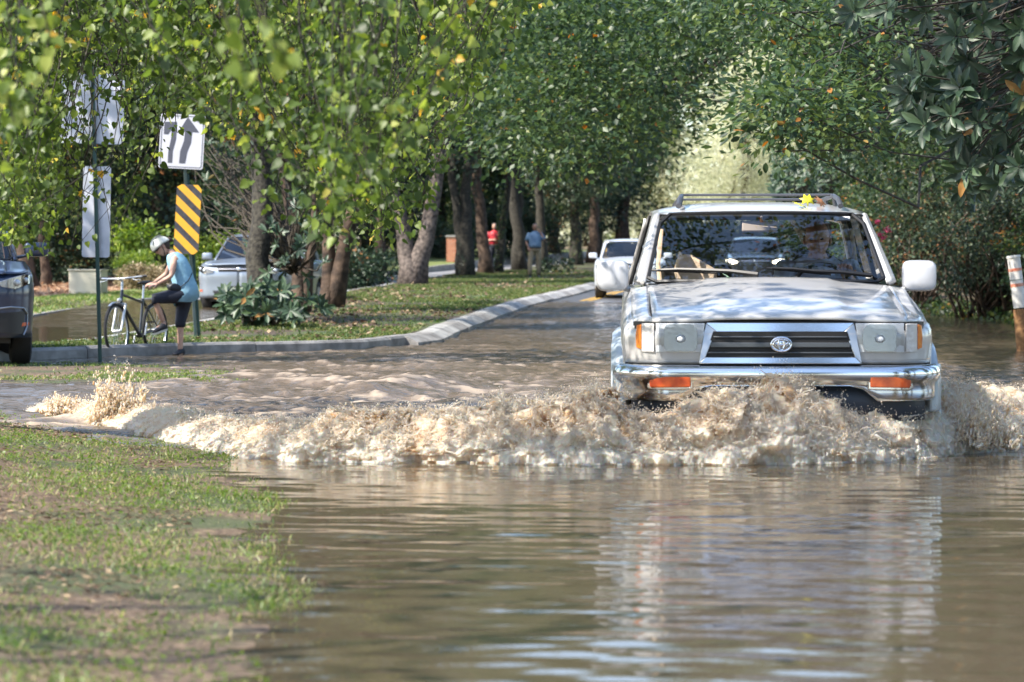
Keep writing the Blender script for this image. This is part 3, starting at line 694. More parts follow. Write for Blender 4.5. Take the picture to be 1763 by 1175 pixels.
# wheel-arch flares with the bumper end caps
for yw in (c.ya, c.yb):
    for sx in (-1, 1):
        rows = []
        for t in np.linspace(R(-14), R(194), 30):
            r0 = c.rw+.055; ca, sa = -math.cos(t), math.sin(t)
            sec = [(c.W-.03, r0), (c.W+.045, r0), (c.W+.068, r0+.015), (c.W+.066, r0+.05), (c.W+.03, r0+.085), (c.W-.03, r0+.10)]
            rows.append([(sx*x, yw+ca*r_, c.rw+sa*r_) for x, r_ in sec])
        mb = MB(); mb.rings(rows)
        mb.build('wheel_flare', M_silp2, suv, local=True)
for sx in (-1, 1):
    mb = MB()
    mb.rings([[(sx*x, y, z) for x, y in ((.80, .30), (.835, .245), (.878, .27), (.905, .36), (.90, .46), (.82, .46))] for z in (.48, .55, .66, .742)])
    mb.build('bumper_end_cap', M_silp2, suv, local=True, bevel=.012)
c.place_wheels()
mirror(c, -1, (-.905, 1.47, 1.225), (.195, .13, .185), mat('mirror_paint', (.55, .56, .60), .35, coat=.5)); mirror(c, 1, (.905, 1.47, 1.225), (.205, .13, .185), bpy.data.materials['mirror_paint'])
# roof rack
mb = MB()
for sx in (-1, 1):
    mb.tube([(sx*.50, 2.18, 1.655), (sx*.49, 2.26, 1.70), (sx*.475, 2.42, 1.725), (sx*.475, 3.75, 1.725), (sx*.49, 3.92, 1.70), (sx*.50, 4.0, 1.66)], [.018, .016, .015, .015, .016, .018], 8)
    for y in (2.42, 3.1, 3.72): mb.tube([(sx*.475, y, 1.72), (sx*.485, y, 1.66)], .014, 6)
for y in (2.55, 3.6): mb.tube([(-.475, y, 1.735), (.475, y, 1.735)], .013, 8, sq=.6)
mb.build('roof_rack', mat('rack_grey', (.09, .095, .11), .4, metal=.4), suv, local=True)
# wipers
for pts in ([(-.42, 1.27, 1.195), (-.2, 1.285, 1.212), (.02, 1.272, 1.196)], [(.20, 1.262, 1.198), (.42, 1.30, 1.205), (.62, 1.36, 1.20)]): pass
def on_ws(u, v, d=.02): p = Vector(ws(u, v)); return p+Vector((0, -d*.55, d*.8))
for a, m_, b_ in (((.03, .13), (.22, .12), (.46, .02)), ((.52, .14), (.70, .10), (.94, .02))):
    mb = MB(); mb.tube([on_ws(a[0], a[1]), on_ws((a[0]+m_[0])/2, a[1]*.5+m_[1]*.5+.01), on_ws(*m_), on_ws((m_[0]+b_[0])/2, (m_[1]+b_[1])/2+.01, .03), on_ws(b_[0], b_[1], .035)], [.008, .01, .012, .013, .016], 6)
    mb.tube([on_ws(a[0]-.02, a[1]+.015, .012), on_ws(m_[0]+.07, m_[1]-.03, .012)], .007, 5); mb.build('wiper', M_blk, suv, local=True)
# cabin
mb = MB(); mb.grid(lambda u, v: ((2*u-1)*.69, 1.30+.17*(2*u-1)**2+.55*v, 1.165+.015*math.sin(v*3)-.05*max(0, v-.85)*6), 14, 8); mb.box((0, 1.86, 1.0), (1.38, .06, .26)); mb.build('dashboard', mat('dashboard_grey', (.10, .095, .09), .6, var=(.15, .14, .13), vscale=6), suv, local=True, solid=.02)
mb = MB(); mb.grid(lambda u, v: ((2*u-1)*.62, 2.0+v*1.95, 1.60+.03*math.sin(v*3)), 3, 6); mb.build('headliner', M_dark, suv, local=True)
mb = MB(); mb.tube([(.37+.185*math.cos(t), 1.93+.06*math.sin(t), 1.12+.175*math.sin(t)) for t in np.linspace(0, 2*math.pi, 33)], .014, 8, cap=False); mb.tube([(.37-.17, 1.93, 1.12), (.37, 1.95, 1.11), (.37+.17, 1.93, 1.12)], .012, 6); mb.tube([(.37, 1.94, 1.11), (.37, 1.82, 1.05)], .03, 8); mb.build('steering_wheel', M_blk, suv, local=True)
for sx, nm in ((-1, 0), (1, 1)):
    s_ = MB(); s_.box((sx*.37, 2.62, .72), (.5, .5, .16)); s_.box((sx*.37, 2.86, 1.02), (.46, .12, .56), rot=(R(14), 0, 0)); s_.box((sx*.37, 2.94, 1.33), (.24, .09, .13), rot=(R(14), 0, 0))
    s_.build('seat', M_dark if sx > 0 else M_dark, suv, local=True, bevel=.04)
s_ = MB(); s_.plate([(-.515, 1.205), (-.528, 1.27), (-.512, 1.335), (-.475, 1.368), (-.42, 1.366), (-.28, 1.28), (-.262, 1.25), (-.268, 1.205), (-.30, 1.195), (-.48, 1.195)], .09, o=(0, 2.12, -.01)); s_.build('folded_seat_back', M_beige, suv, local=True, bevel=.02)
mb = MB(); mb.box((-.01, 1.97, 1.525), (.215, .03, .062), rot=(R(-12), 0, R(3))); mb.tube([(0, 1.98, 1.55), (0, 1.93, 1.59)], .01, 6); mb.build('rear_view_mirror', mat('beige_plastic', (.60, .50, .42), .55), suv, local=True, bevel=.014)
mb = MB(); mb.box((.49, 1.965, 1.572), (.10, .012, .03), rot=(R(-30), 0, 0)); mb.build('toll_tag', mat('white_plastic', (.75, .75, .75), .4), suv, local=True, bevel=.004)
for sx in (-1, 1):
    mb = MB(); mb.tube([(sx*.60, 2.62, 1.52), (sx*.62, 2.5, 1.3), (sx*.60, 2.42, 1.02)], .014, 6, sq=.3); mb.build('seat_belt', M_beige, suv, local=True)

# ------------------------------------------------ ordinary cars
def small_car(root, paint, W=.85, L=4.3, H=1.47, hood=.82, belt=.95, yc=1.0, wheel=.31, grille_hi=False, chrome=False, mir=True, lampc=None, steer=0):
    c = Car(root, W, L, hood, belt, yc, H, paint, wheel, .82, L-.85, rc=(.34, .46), bow=.09, ground=.2)
    mb = c.body(.30, nv=9); c.fender_top(mb, .62); mb.build('body', paint, root, local=True, solid=.012)
    hd, zz = c.hood(.615, .66, crown=.05, bulge=.0, y0=.02); hd.build('hood', paint, root, local=True, solid=.01)
    mb = MB(); mb.grid(lambda u, v: ((2*u-1)*.66, yc-.08+.2*v+.14*(2*u-1)**2, belt-.01), 10, 2); mb.build('cowl', M_blk, root, local=True)
    ws = c.greenhouse((W-.17, yc+.02, yc+.22, belt+.01), (W-.285, yc+.72, yc+.84, H-.09), L-.75, W-.19, belt-.01, panes=((yc+1.35, .08, 0), (L-1.3, .07, 0)), roof_crown=.05, hatch=.5, pil=.055)
    for sx in (-1, 1):
        S = lambda pts: [(sx*x, z) for x, z in pts]
        z0 = hood-.17; pts = [(W-.36, z0+.02), (W-.2, z0-.01), (W-.05, z0+.05), (W-.03, z0+.14), (W-.1, z0+.15), (W-.26, z0+.11), (W-.38, z0+.07)]
        o = surf_plate(c, S(pts), .012, .03).build('headlight', lampc or M_refl, root, local=True, bevel=.004)
        [MB().ell((sx*(W-a_), c.yfront(W-a_)-.012, z0+b_), r_).build('bulb', M_bowl, o, local=True) for a_, b_, r_ in ((.2, .06, (.045, .02, .04)), (.1, .09, (.035, .02, .03)))]
        surf_plate(c, S(pts), .03, .006).build('lens', M_lens, o, local=True)
        surf_plate(c, S([(W-.14, .42), (W-.06, .43), (W-.05, .46), (W-.13, .46)]), .012, .02).build('marker', M_ora, root, local=True)
        if mir: mirror(c, sx, (sx*(W+.06), yc+.42, belt+.08), (.21, .11, .14), paint)
    g_ = surf_plate(c, [(-.40, hood-.13), (.40, hood-.13), (.44, hood-.04), (-.44, hood-.04)], .01, .02).build('grille', M_blk, root, local=True)
    mb = MB(); mb.tube([(x, c.yfront(x)-.02, hood-.085) for x in np.linspace(-.4, .4, 9)], .012, 6)
    mb.ell((0, c.yfront(0)-.02, hood-.085), (.05, .012, .035)); mb.build('grille_bar', M_chr, g_, local=True)
    surf_plate(c, [(-.46, .30), (.46, .30), (.52, .44), (-.52, .44)], .008, .02).build('air_intake', M_blk, root, local=True)
    mb = surf_plate(c, [(-.26, .47), (.26, .47), (.26, .53), (-.26, .53)], .03, .02); mb.build('number_plate_holder', M_blk, root, local=True)
    c.place_wheels(steer=steer)
    mb = MB(); mb.grid(lambda u, v: ((2*u-1)*.62, yc+.2+.7*v, belt-.02), 4, 4); mb.build('dashboard', M_dark, root, local=True, solid=.02)
    for sx in (-1, 1):
        s_ = MB(); s_.box((sx*.34, yc+1.45, .85), (.44, .12, .6), rot=(R(14), 0, 0)); s_.box((sx*.34, yc+1.53, 1.2), (.22, .08, .13)); s_.box((sx*.34, yc+1.2, .5), (.46, .5, .14)); s_.build('seat', M_dark, root, local=True, bevel=.03)
    return c, ws
far = empty('silver_sedan', (2.83, 66.5, float(z_road(66.5))), 'pale silver sedan driving up from the far end of the wet road', 'car', rz=R(-3))
small_car(far, M_whp, W=.86, L=4.4, H=1.47, hood=.84, belt=.97, yc=1.05)
M_sb = mat('silver_blue_paint', (.24, .28, .34), .3, metal=.4, coat=.7)
fol = empty('following_car', (PX(1300, 80), 80, float(z_road(80))), 'dark car with lit headlamps following behind, glimpsed through the off-road car windows', 'car', rz=R(-5))
small_car(fol, mat('black_paint', (.015, .017, .02), .25, coat=.8), W=.88, L=4.4, H=1.5, hood=.86, belt=.98, yc=1.05, lampc=mat('lit_headlamp', (1.0, .86, .62), .3, emit=5))
comp = empty('silver_hatchback', (-5.66, 57.5, float(z_far(57.5))), 'silver compact car behind the dark trunks of the median', 'car', rz=R(-8), scale=1.10)
small_car(comp, M_sb, W=.88, L=4.0, H=1.56, hood=.93, belt=1.02, yc=.85)
# dark crossover cut by the left edge of the picture
blu = empty('dark_crossover', (-5.90, 28.9, .045), 'dark blue crossover parked at the left beside the green signpost', 'car', rz=R(13))
cb, wsb = small_car(blu, M_blup, W=.92, L=4.6, H=1.68, hood=.99, belt=1.12, yc=1.15, wheel=.36, mir=False, lampc=mat('dark_lamp', (.5, .52, .56), .15, metal=.8))
mirror(cb, 1, (1.02, 1.62, 1.245), (.27, .14, .165), M_blup); mirror(cb, -1, (-1.02, 1.62, 1.245), (.27, .14, .165), M_blup)
for sx in (-1, 1):
    surf_plate(cb, [(sx*x, z) for x, z in [(.46, .36), (.80, .34), (.82, .58), (.50, .56)]], .012, .02).build('fog_lamp_recess', M_blk, blu, local=True)
for sx in (-1, 1):
    mb = MB(); mb.tube([(sx*x, cb.yfront(x)-.02, z) for x, z in [(.45, .60), (.66, .625), (.80, .615), (.845, .55), (.84, .42), (.80, .33)]], .01, 6)
    mb.build('chrome_strip', bpy.data.materials.get('satin_trim') or mat('satin_trim', (.35, .37, .4), .3, metal=.8), blu, local=True)
# ================================================================ TREES AND PLANTS
M_bark = mat('dark_bark', (.014, .012, .010), .9, var=(.062, .056, .042), vscale=16, bump=1, bscale=22, detail=8)
M_bark2 = mat('brown_bark', (.028, .018, .013), .9, var=(.11, .072, .05), vscale=6, bump=1, bscale=18, detail=8)
M_birch = mat('peeling_bark', (.032, .024, .02), .85, var=(.165, .13, .11), vscale=11, bump=1, bscale=14, detail=10)
M_twig = mat('twig', (.05, .04, .028), .8)
LF_mid = leafmat('mid_green_leaf', [(0, (.016, .038, .016)), (.5, (.044, .085, .026)), (.85, (.12, .17, .045)), (.97, (.22, .24, .07)), (1, (.34, .15, .03))], .46, .34)
LF_dark = leafmat('dark_glossy_leaf', [(0, (.012, .028, .014)), (.7, (.03, .058, .026)), (.96, (.05, .09, .035)), (1, (.28, .12, .04))], .46, .15, .5)
LF_yel = leafmat('yellow_green_leaf', [(0, (.035, .066, .014)), (.45, (.085, .14, .026)), (.8, (.20, .27, .05)), (.96, (.42, .45, .12)), (1, (.55, .36, .06))], .46, .5)
LF_pale = leafmat('pale_sunlit_leaf', [(0, (.06, .10, .035)), (.6, (.14, .19, .07)), (1, (.30, .30, .12))], .5, .45)
LF_far = leafmat('hazy_sunlit_leaf', [(0, (.38, .40, .27)), (.6, (.52, .53, .39)), (1, (.62, .60, .48))], .6, .5)  # distant haze and sun glare put into the pale leaf colour
LF_blue = leafmat('grey_green_leaf', [(0, (.028, .052, .030)), (.6, (.075, .112, .062)), (.92, (.15, .165, .07)), (1, (.30, .13, .05))], .46, .25)
LF_bright = leafmat('fresh_shrub_leaf', [(0, (.06, .11, .015)), (.6, (.14, .22, .03)), (1, (.32, .38, .09))], .45, .4)
LF_dry = leafmat('dry_shrub_leaf', [(0, (.09, .08, .035)), (.6, (.28, .22, .12)), (1, (.50, .42, .28))], .6, .3)

def limb_path(a, b, rg, n=6, wob=.12, sag=0, jit=.02):
    a = Vector(a); b = Vector(b); L = (b-a).length; pts = []
    o = Vector(rg.normal(size=3))*wob*L*.5
    for i in range(n):
        t = i/(n-1); p = a.lerp(b, t) + o*math.sin(math.pi*t) + Vector((0, 0, -sag*math.sin(math.pi*t)*L*.3))
        pts.append(p + Vector(rg.normal(size=3))*L*jit*(0 < i < n-1))
    return pts
def trunk_mb(base, tops, r, rg, flare=1.5, n=12, rough=.10):
    """tops: list of (point, radius share) - stems leave the base together"""
    mb = MB(); base = Vector(base)
    for tp, sh in tops:
        pts = limb_path(base, tp, rg, 12, .04, 0, .006); k = len(pts); rr = []
        for i in range(k):
            t = i/(k-1); rr.append(r*sh*(1-.45*t)*(1+(flare-1)*math.exp(-t*14)))
        pts[0] = pts[0]-Vector((0, 0, .15))
        n0 = len(mb.v); mb.tube(pts, rr, n)
        for i in range(k*n):  # ribs and burls
            c_ = pts[i//n]; v = mb.v[n0+i]-c_; a_ = i % n
            f = 1+rough*(2*float(vnoise(a_*.9, c_.z*1.7+base.x, base.y))-1) + (.25*math.exp(-(i//n)*1.2)*math.cos(a_*2.6+base.x) if i//n < 3 else 0)
            mb.v[n0+i] = c_+v*f
    return mb
def tree(name, label, base, r, tops, ells, nclump, per, cr, lsize, lmat, barkm, seed, T=None, group=None, limbs=10, cat='tree', parts=('trunk', 'crown'), shell=.5, ivy=None, local=False, flare=1.5, vbias=0, holes=None):
    rg = np.random.default_rng(seed)
    root = empty(name, base, label, cat, group)
    base = Vector(base); B = np.array(base)
    tops = [(base+Vector(t), s) for t, s in tops]
    ells = [(tuple(B+np.array(c_)), r_) for c_, r_ in ells]
    mb = trunk_mb(base, tops, r, rg, flare)
    p, D, N, tone, C = crown_pts(rg, ells, nclump, per, cr, shell)
    cc = C[rg.choice(len(C), min(limbs, len(C)), replace=False)] if limbs else []
    for q in cc:
        tp, s = tops[rg.integers(len(tops))]; k = .55+.45*rg.random(); st = base.lerp(tp, k)
        mb.tube(limb_path(st, q, rg, 7, .15), [r*s*.42*(1-t*.85)*(1-.3*k) for t in np.linspace(0, 1, 7)], 6)
    mb.build(parts[0], barkm, root, sharp=180)
    if holes is not None:
        keep = fbm(p[:, 0]*holes, p[:, 1]*holes, p[:, 2]*holes, s=seed) > .42; p, D, N, tone = p[keep], D[keep], N[keep], tone[keep]
    sz = lsize*(.65+.7*rg.random(len(p))); v = np.clip(rg.random(len(p))*.72+tone+vbias+.12*(rg.random(len(p)) > .985)*2, 0, 1)
    V, Fc, A = leaves(p, D, N, sz, T or T_quad(), rg, v)
    npmesh(parts[1], V, Fc, lmat, root, smooth=False, attrs={'v': A})
    if ivy:
        zt, m, dens = ivy; n = dens; t = rg.random(n); a = rg.random(n)*6.283; q = np.zeros((n, 3))
        for i in range(n):
            tp, s = tops[i % len(tops)]; c_ = base.lerp(tp, t[i]*zt/max(.1, (tp-base).z)); rr = r*s*(1.15-.3*t[i])+.03*rg.random()
            q[i] = (c_.x+rr*math.cos(a[i]), c_.y+rr*math.sin(a[i]), c_.z)
        D = np.stack([np.cos(a)*.4, np.sin(a)*.4, -np.ones(n)], 1)+rg.normal(size=(n, 3))*.4; N = np.stack([np.cos(a), np.sin(a), .3+0*a], 1)+rg.normal(size=(n, 3))*.3
        V, Fc, A = leaves(q, D, N, .07*(.7+.6*rg.random(n)), T_quad(), rg); npmesh('ivy', V, Fc, m, root, smooth=False, attrs={'v': A})
    return root
def clone(o, loc, label, rz=0, sc_=1.0, group=None):
    c_ = copy_tree(o); c_.location = loc; c_.rotation_euler = (0, 0, rz); c_.scale = (sc_,)*3 if not isinstance(sc_, tuple) else sc_; c_['label'] = label
    if group: c_['group'] = group
    return c_
def medp(px, Y): return Vector((PX(px, Y), Y, float(z_med(Y))))

G1 = 'trees in a row on the grassy median'
# --- trees of the median, each by its own look
tree('median_tree', 'dark straight lichen-spotted trunk rising behind the low glossy bush', medp(446, 44.5), .20, [((.05, 0, 5.5), 1)],
     [((-.3, .3, 4.6), (2.0, 1.6, 1.9)), ((.8, .8, 5.6), (2.2, 2, 1.6)), ((.4, 0, 11.5), (3.2, 3, 3.4))], 420, 60, .42, .10, LF_dark, M_bark, 11, G1 and T_quad(), G1, 14, flare=1.4)
tree('median_tree', 'slanting dark trunk that forks beside the lichen-spotted one', medp(520, 50.5), .125, [((-.55, .2, 4.2), 1), ((.10, .1, 5), .8)],
     [((-.2, .3, 4.5), (1.9, 1.6, 1.5))], 130, 60, .42, .11, LF_mid, M_bark2, 12, None, G1, 12)
tree('median_tree', 'brown twin-stemmed trunk leaning outward with roots spread at its foot', medp(566, 54.5), .19, [((.85, .2, 4.8), .85), ((-.25, -.1, 5), .75), ((1.35, .3, 4.2), .55)],
     [((.4, .3, 5.2), (2.6, 2.2, 1.7)), ((.4, 0, 11.5), (3.2, 3, 3.4))], 430, 60, .45, .11, LF_mid, M_bark2, 13, None, G1, 14, flare=1.7)
t_birch = tree('peeling_bark_tree', 'V-shaped tree with shaggy peeling pinkish bark by the kerb lawn', medp(712, 78), .30, [((-1.3, .3, 6), .8), ((1.15, .2, 6.5), .8)],
     [((-1.2, 0, 6.0), (2.4, 2.2, 2.2)), ((1.2, 0, 7.6), (2.6, 2.2, 2.2)), ((.4, 0, 11.5), (3.2, 3, 3.4))], 490, 60, .5, .12, LF_mid, M_birch, 14, None, G1, 16, flare=1.9)
tree('median_tree', 'pair of upright ivy-clad stems in front of the brown sunlit trunk', medp(802, 92), .24, [((-.45, 0, 6), .8), ((.25, 0, 6.5), .9)],
     [((.3, 0, 6.0), (3.2, 2.6, 2.6)), ((.4, 0, 11.5), (3.2, 3, 3.4))], 530, 60, .55, .12, LF_dark, M_bark, 15, None, G1, 16, ivy=(5, LF_dark, 2600))
tree('median_tree', 'sunlit brown trunk tilted left beside the ivy-clad pair', medp(838, 98), .21, [((-.5, 0, 6.5), 1)],
     [((0, 0, 7), (2.5, 2.2, 2.2))], 140, 50, .55, .12, LF_mid, M_bark2, 16, None, G1, 10)
tree('median_tree', 'slim dark trunk that half hides the man in red', medp(858, 100), .14, [((.35, 0, 6), 1)],
     [((.6, 0, 6.2), (2.4, 2.2, 2.2))], 160, 50, .5, .12, LF_mid, M_bark, 17, None, G1, 10, ivy=(3.2, LF_mid, 900))
tree('median_tree', 'thick black trunk standing just left of the man on the phone', medp(895, 108), .31, [((-.5, 0, 7), .8), ((.1, 0, 7.5), .6)],
     [((.3, 0, 6.8), (3.4, 2.6, 2.6)), ((.4, 0, 11.5), (3.2, 3, 3.4))], 530, 60, .55, .125, LF_dark, M_bark, 18, None, G1, 14)
tree('median_tree', 'thin dark trunk just behind the man on the phone', medp(934, 112), .20, [((-.25, 0, 7), 1)],
     [((1.2, 0, 6.2), (3.2, 2.6, 2.8))], 280, 60, .55, .125, LF_dark, M_bark, 19, None, G1, 12)
# further trees of the row towards the bend
T_A = tree('row_tree', 'ivy-covered tree where the median lawn runs out of sight', medp(992, 124), .25, [((0, 0, 7), 1)],
     [((0, 0, 5.6), (3.6, 3.2, 3.2)), ((-1, 0, 8.5), (3, 3, 2.5)), ((0, 0, 13), (3.6, 3.4, 3.4))], 820, 62, .6, .125, LF_blue, M_bark, 20, None, 'trees beyond the median lawn', 16, ivy=(3.5, LF_mid, 800))
T_B = tree('row_tree', 'stout reddish trunk in the line behind the far sedan', medp(1022, 132), .27, [((0, 0, 7), 1)],
     [((.5, 0, 6.4), (3.8, 3.2, 3.0)), ((0, 0, 9.4), (3, 3, 2.5)), ((0, 0, 14), (3.6, 3.4, 3.4))], 820, 62, .6, .125, LF_mid, M_bark2, 21, None, 'trees beyond the median lawn', 16)
# --- woodland prototypes and their copies
W1 = tree('broadleaf_tree', 'tall broadleaf tree closing the view behind the utility box', (-15.5, 88, float(z_left(88))), .3, [((.2, 0, 8), 1)],
     [((0, 0, 4.4), (3.4, 3, 3.0)), ((.5, 0, 8.2), (3.4, 3, 3.0)), ((0, 0, 13.5), (3.6, 3.2, 3.6))], 900, 60, .55, .13, LF_mid, M_bark2, 31, None, 'trees of the wood at the left', 18)
W2 = tree('broadleaf_tree', 'glossy-leaved evergreen growing behind the two-arrow sign', (-10.8, 84, float(z_left(84))), .3, [((-.2, 0, 8), 1)],
     [((0, 0, 4.0), (3.0, 2.8, 3.4)), ((-.3, 0, 8.0), (3.0, 3, 3.0)), ((0, 0, 13), (3.2, 3.2, 3.6))], 800, 62, .5, .15, LF_dark, M_bark, 32, None, 'trees of the wood at the left', 18)
W3 = tree('broadleaf_tree', 'loose yellow-green tree behind the compact car roof', (-13.5, 116, float(z_left(116))), .25, [((.3, 0, 8), 1)],
     [((0, 0, 4.0), (3.6, 3, 3.6)), ((.3, 0, 8.8), (3.6, 3, 3.2)), ((0, 0, 14), (3.4, 3, 3.2))], 760, 60, .6, .14, LF_pale, M_bark2, 33, None, 'trees of the wood at the left', 14)
WG = 'trees of the wood at the left'
rt = np.random.default_rng(5)
desc = ['in the back rank of the left wood', 'deep in the left wood', 'half hidden in the left wood']
spots = [(W1, -20, 92), (W2, -18.2, 84), (W3, -16, 118), (W2, -22, 104), (W1, -25, 96), (W1, -9.2, 126), (W2, -6.4, 132), (W1, -3.6, 138), (W2, -.6, 142), (W1, 2.2, 150), (W3, -12, 134), (W3, -3, 150), (W1, -19, 126), (W2, 4.6, 150), (W2, -27, 110), (W1, -8.0, 150), (W2, -15, 140), (W1, -29, 118), (W2, -22, 140), (W1, -31, 135), (W1, 6.8, 172), (W2, 1, 165)]
for i, (pr, x, y) in enumerate(spots):
    kd = {W1: 'broad mid-green tree', W2: 'dark glossy evergreen', W3: 'pale yellow-green tree'}[pr]
    clone(pr, (x, y, float(z_left(y))), f'{kd} {desc[i % 3]}', rt.random()*6.28, .9+.25*rt.random(), WG)
# bright far trees that end the road
GF = 'sunlit trees at the end of the road'
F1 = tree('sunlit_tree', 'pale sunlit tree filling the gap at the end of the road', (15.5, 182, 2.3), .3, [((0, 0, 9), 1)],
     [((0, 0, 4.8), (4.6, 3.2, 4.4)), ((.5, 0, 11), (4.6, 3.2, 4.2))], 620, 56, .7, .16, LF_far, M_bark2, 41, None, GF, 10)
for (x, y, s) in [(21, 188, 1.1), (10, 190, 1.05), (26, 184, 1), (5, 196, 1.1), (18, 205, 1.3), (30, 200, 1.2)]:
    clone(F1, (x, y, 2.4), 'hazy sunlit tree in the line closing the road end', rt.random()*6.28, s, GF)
# right-hand side
GR = 'trees along the right bank'
R1 = tree('bank_tree', 'dark evergreen beside the road behind the car roof', (11.3, 86, .9), .28, [((.1, 0, 7), 1)],
     [((0, 0, 3.2), (2.8, 2.8, 3.2)), ((0, 0, 6.8), (2.6, 2.8, 2.6)), ((.6, 0, 11.5), (3.0, 3, 3.2))], 780, 60, .5, .15, LF_dark, M_bark, 51, None, GR, 14)
R2 = tree('bank_tree', 'leafy tree rising over the right-hand thicket', (14.6, 72, .8), .28, [((.1, 0, 7), 1)],
     [((0, 0, 4.0), (3.2, 3, 3.6)), ((-.3, 0, 8.2), (3.4, 3, 3.0)), ((.5, 0, 13.2), (3.6, 3.4, 3.4))], 860, 62, .5, .11, LF_blue, M_bark, 52, None, GR, 14)
for i, (pr, x, y, s) in enumerate([(R2, 17.6, 84, 1.1), (R1, 13.6, 98, 1.1), (R2, 11.8, 60, .8), (R2, 19.5, 66, 1.1), (R1, 17, 112, 1.2), (R2, 23, 96, 1.2), (R1, 20.5, 130, 1.2), (R2, 12.2, 74, .85), (R1, 21.5, 150, 1.25)]):
    clone(pr, (x, y, .8+.012*(y-60)), ('dark evergreen' if pr is R1 else 'grey-green leafy tree') + f' on the right bank, {["behind the thicket", "far back by the bend", "close behind the pink blossoms"][i % 3]}', rt.random()*6.28, s, GR)
# thicket of shrubs right
def shrub(name, label, base, ells, n, per, cr, ls, lm, seed, group=None, stems=14, cat='shrub', T=None, shell=.5, stemr=.012, vb=0, barkm=None):
    rg = np.random.default_rng(seed); root = empty(name, base, label, cat, group); B = Vector(base)
    p, D, N, tone, C = crown_pts(rg, [(tuple(np.array(base)+np.array(c_)), r_) for c_, r_ in ells], n, per, cr, shell)
    k = p[:, 2] > base[2]-.05; p, D, N, tone = p[k], D[k], N[k], tone[k]
    mb = MB()
    for i in range(stems):
        q = C[rg.integers(len(C))]; st = B+Vector((rg.normal()*.12*ells[0][1][0]*2, rg.normal()*.1*ells[0][1][1], -.1))
        mb.tube(limb_path(st, q, rg, 6, .2), [stemr*(1-t*.75)*(.7+.8*rg.random()) for t in np.linspace(0, 1, 6)], 5)
    mb.build('stem', barkm or M_twig, root, sharp=180)
    V, Fc, A = leaves(p, D, N, ls*(.6+.8*rg.random(len(p))), T or T_quad(), rg, np.clip(rg.random(len(p))*.75+tone+vb, 0, 1))
    npmesh('foliage', V, Fc, lm, root, smooth=False, attrs={'v': A}); return root
GS = 'shrubs of the right-hand thicket'
S1 = shrub('thicket_shrub', 'tangled grey-green shrub over bare brown stems beside the right mirror', (8.9, 51.5, .1), [((0, 0, 1.5), (1.3, 1.2, 1.15)), ((.5, .3, 2.5), (1.1, 1.1, .9))], 230, 46, .28, .075, LF_blue, 61, GS, 60, stemr=.03, barkm=M_bark2)
S2 = shrub('thicket_shrub', 'tall blue-green bush at the middle of the right thicket', (10.4, 54.5, .2), [((0, 0, 1.7), (1.5, 1.3, 1.5)), ((-.4, 0, 3.1), (1.3, 1.2, 1.0))], 260, 46, .3, .08, LF_blue, 62, GS, 50, stemr=.03, barkm=M_bark2)
S3 = shrub('thicket_shrub', 'olive bush with dry twigs near the marker post', (9.6, 48.6, .12), [((0, 0, 1.25), (1.1, 1.0, .9)), ((.3, 0, 2.1), (1.0, 1.0, .8))], 200, 40, .26, .07, LF_mid, 63, GS, 60, stemr=.028, barkm=M_bark2)
for i, (pr, x, y, s, l) in enumerate([(S2, 8.6, 58, .9, 'bush behind the right wing mirror where the thicket starts'), (S1, 10.9, 50.8, 1.1, 'bush directly behind the marker post'), (S2, 12.2, 56.5, 1.15, 'tallest bush at the right edge of the thicket'), (S3, 8.4, 63, 1.1, 'small dark bush by the road behind the windscreen pillar'), (S2, 9.4, 68, 1.1, 'bush behind the roof corner of the off-road car'), (S1, 11.2, 62, 1.3, 'broad bush deep in the right thicket'), (S3, 12.4, 50, 1.2, 'leafy bush cut off by the right edge'), (S1, 13.2, 62, 1.4, 'shadowy bush at the back right')]):
    clone(pr, (x, y, .15+.01*(y-50)), l, rt.random()*6.28, s, GS)
# pink blossoms in the thicket
for i, (px, py) in enumerate([(1514, 404), (1521, 410), (1511, 383), (1505, 441), (1528, 396)]):
    p = P(px, py, 49.9); rg = np.random.default_rng(300+i); n = 26
    q = np.array(p)+rg.normal(size=(n, 3))*.02; V, Fc, A = leaves(q, rg.normal(size=(n, 3)), rg.normal(size=(n, 3)), .05, T_oval(), rg)
    o = npmesh('blossom', V, Fc, bpy.data.materials.get('pink_petal') or mat('pink_petal', (.55, .03, .12), .5, var=(.75, .1, .25)), None, smooth=False)
    tag(o, ['pink blossom high beside the roof corner', 'pink blossom touching the topmost pair', 'single pink blossom above the others', 'lowest pink blossom near the windscreen pillar', 'small pink blossom a little right of the pair'][i], 'flower', 'pink blossoms in the thicket')
# ground cover right at the water
rg = np.random.default_rng(77); n = 9000; xg = rg.uniform(7.6, 13.5, n); yg = rg.uniform(45, 56, n); k = xg > Bk(yg)-.1; xg, yg = xg[k], yg[k]
q = np.stack([xg, yg, H(xg, yg)+.02+.25*rg.random(len(xg))**2], 1)
V, Fc, A = leaves(q, rg.normal(size=q.shape)+np.array([0, -.3, .3]), rg.normal(size=q.shape)+np.array([0, 0, 1.2]), .09*(.5+rg.random(len(q))), T_quad(), rg)
tag(npmesh('ground_cover', V, Fc, LF_mid, smooth=False, attrs={'v': A}), 'low creeping leaves along the right waterline', 'ground cover', kind='stuff')

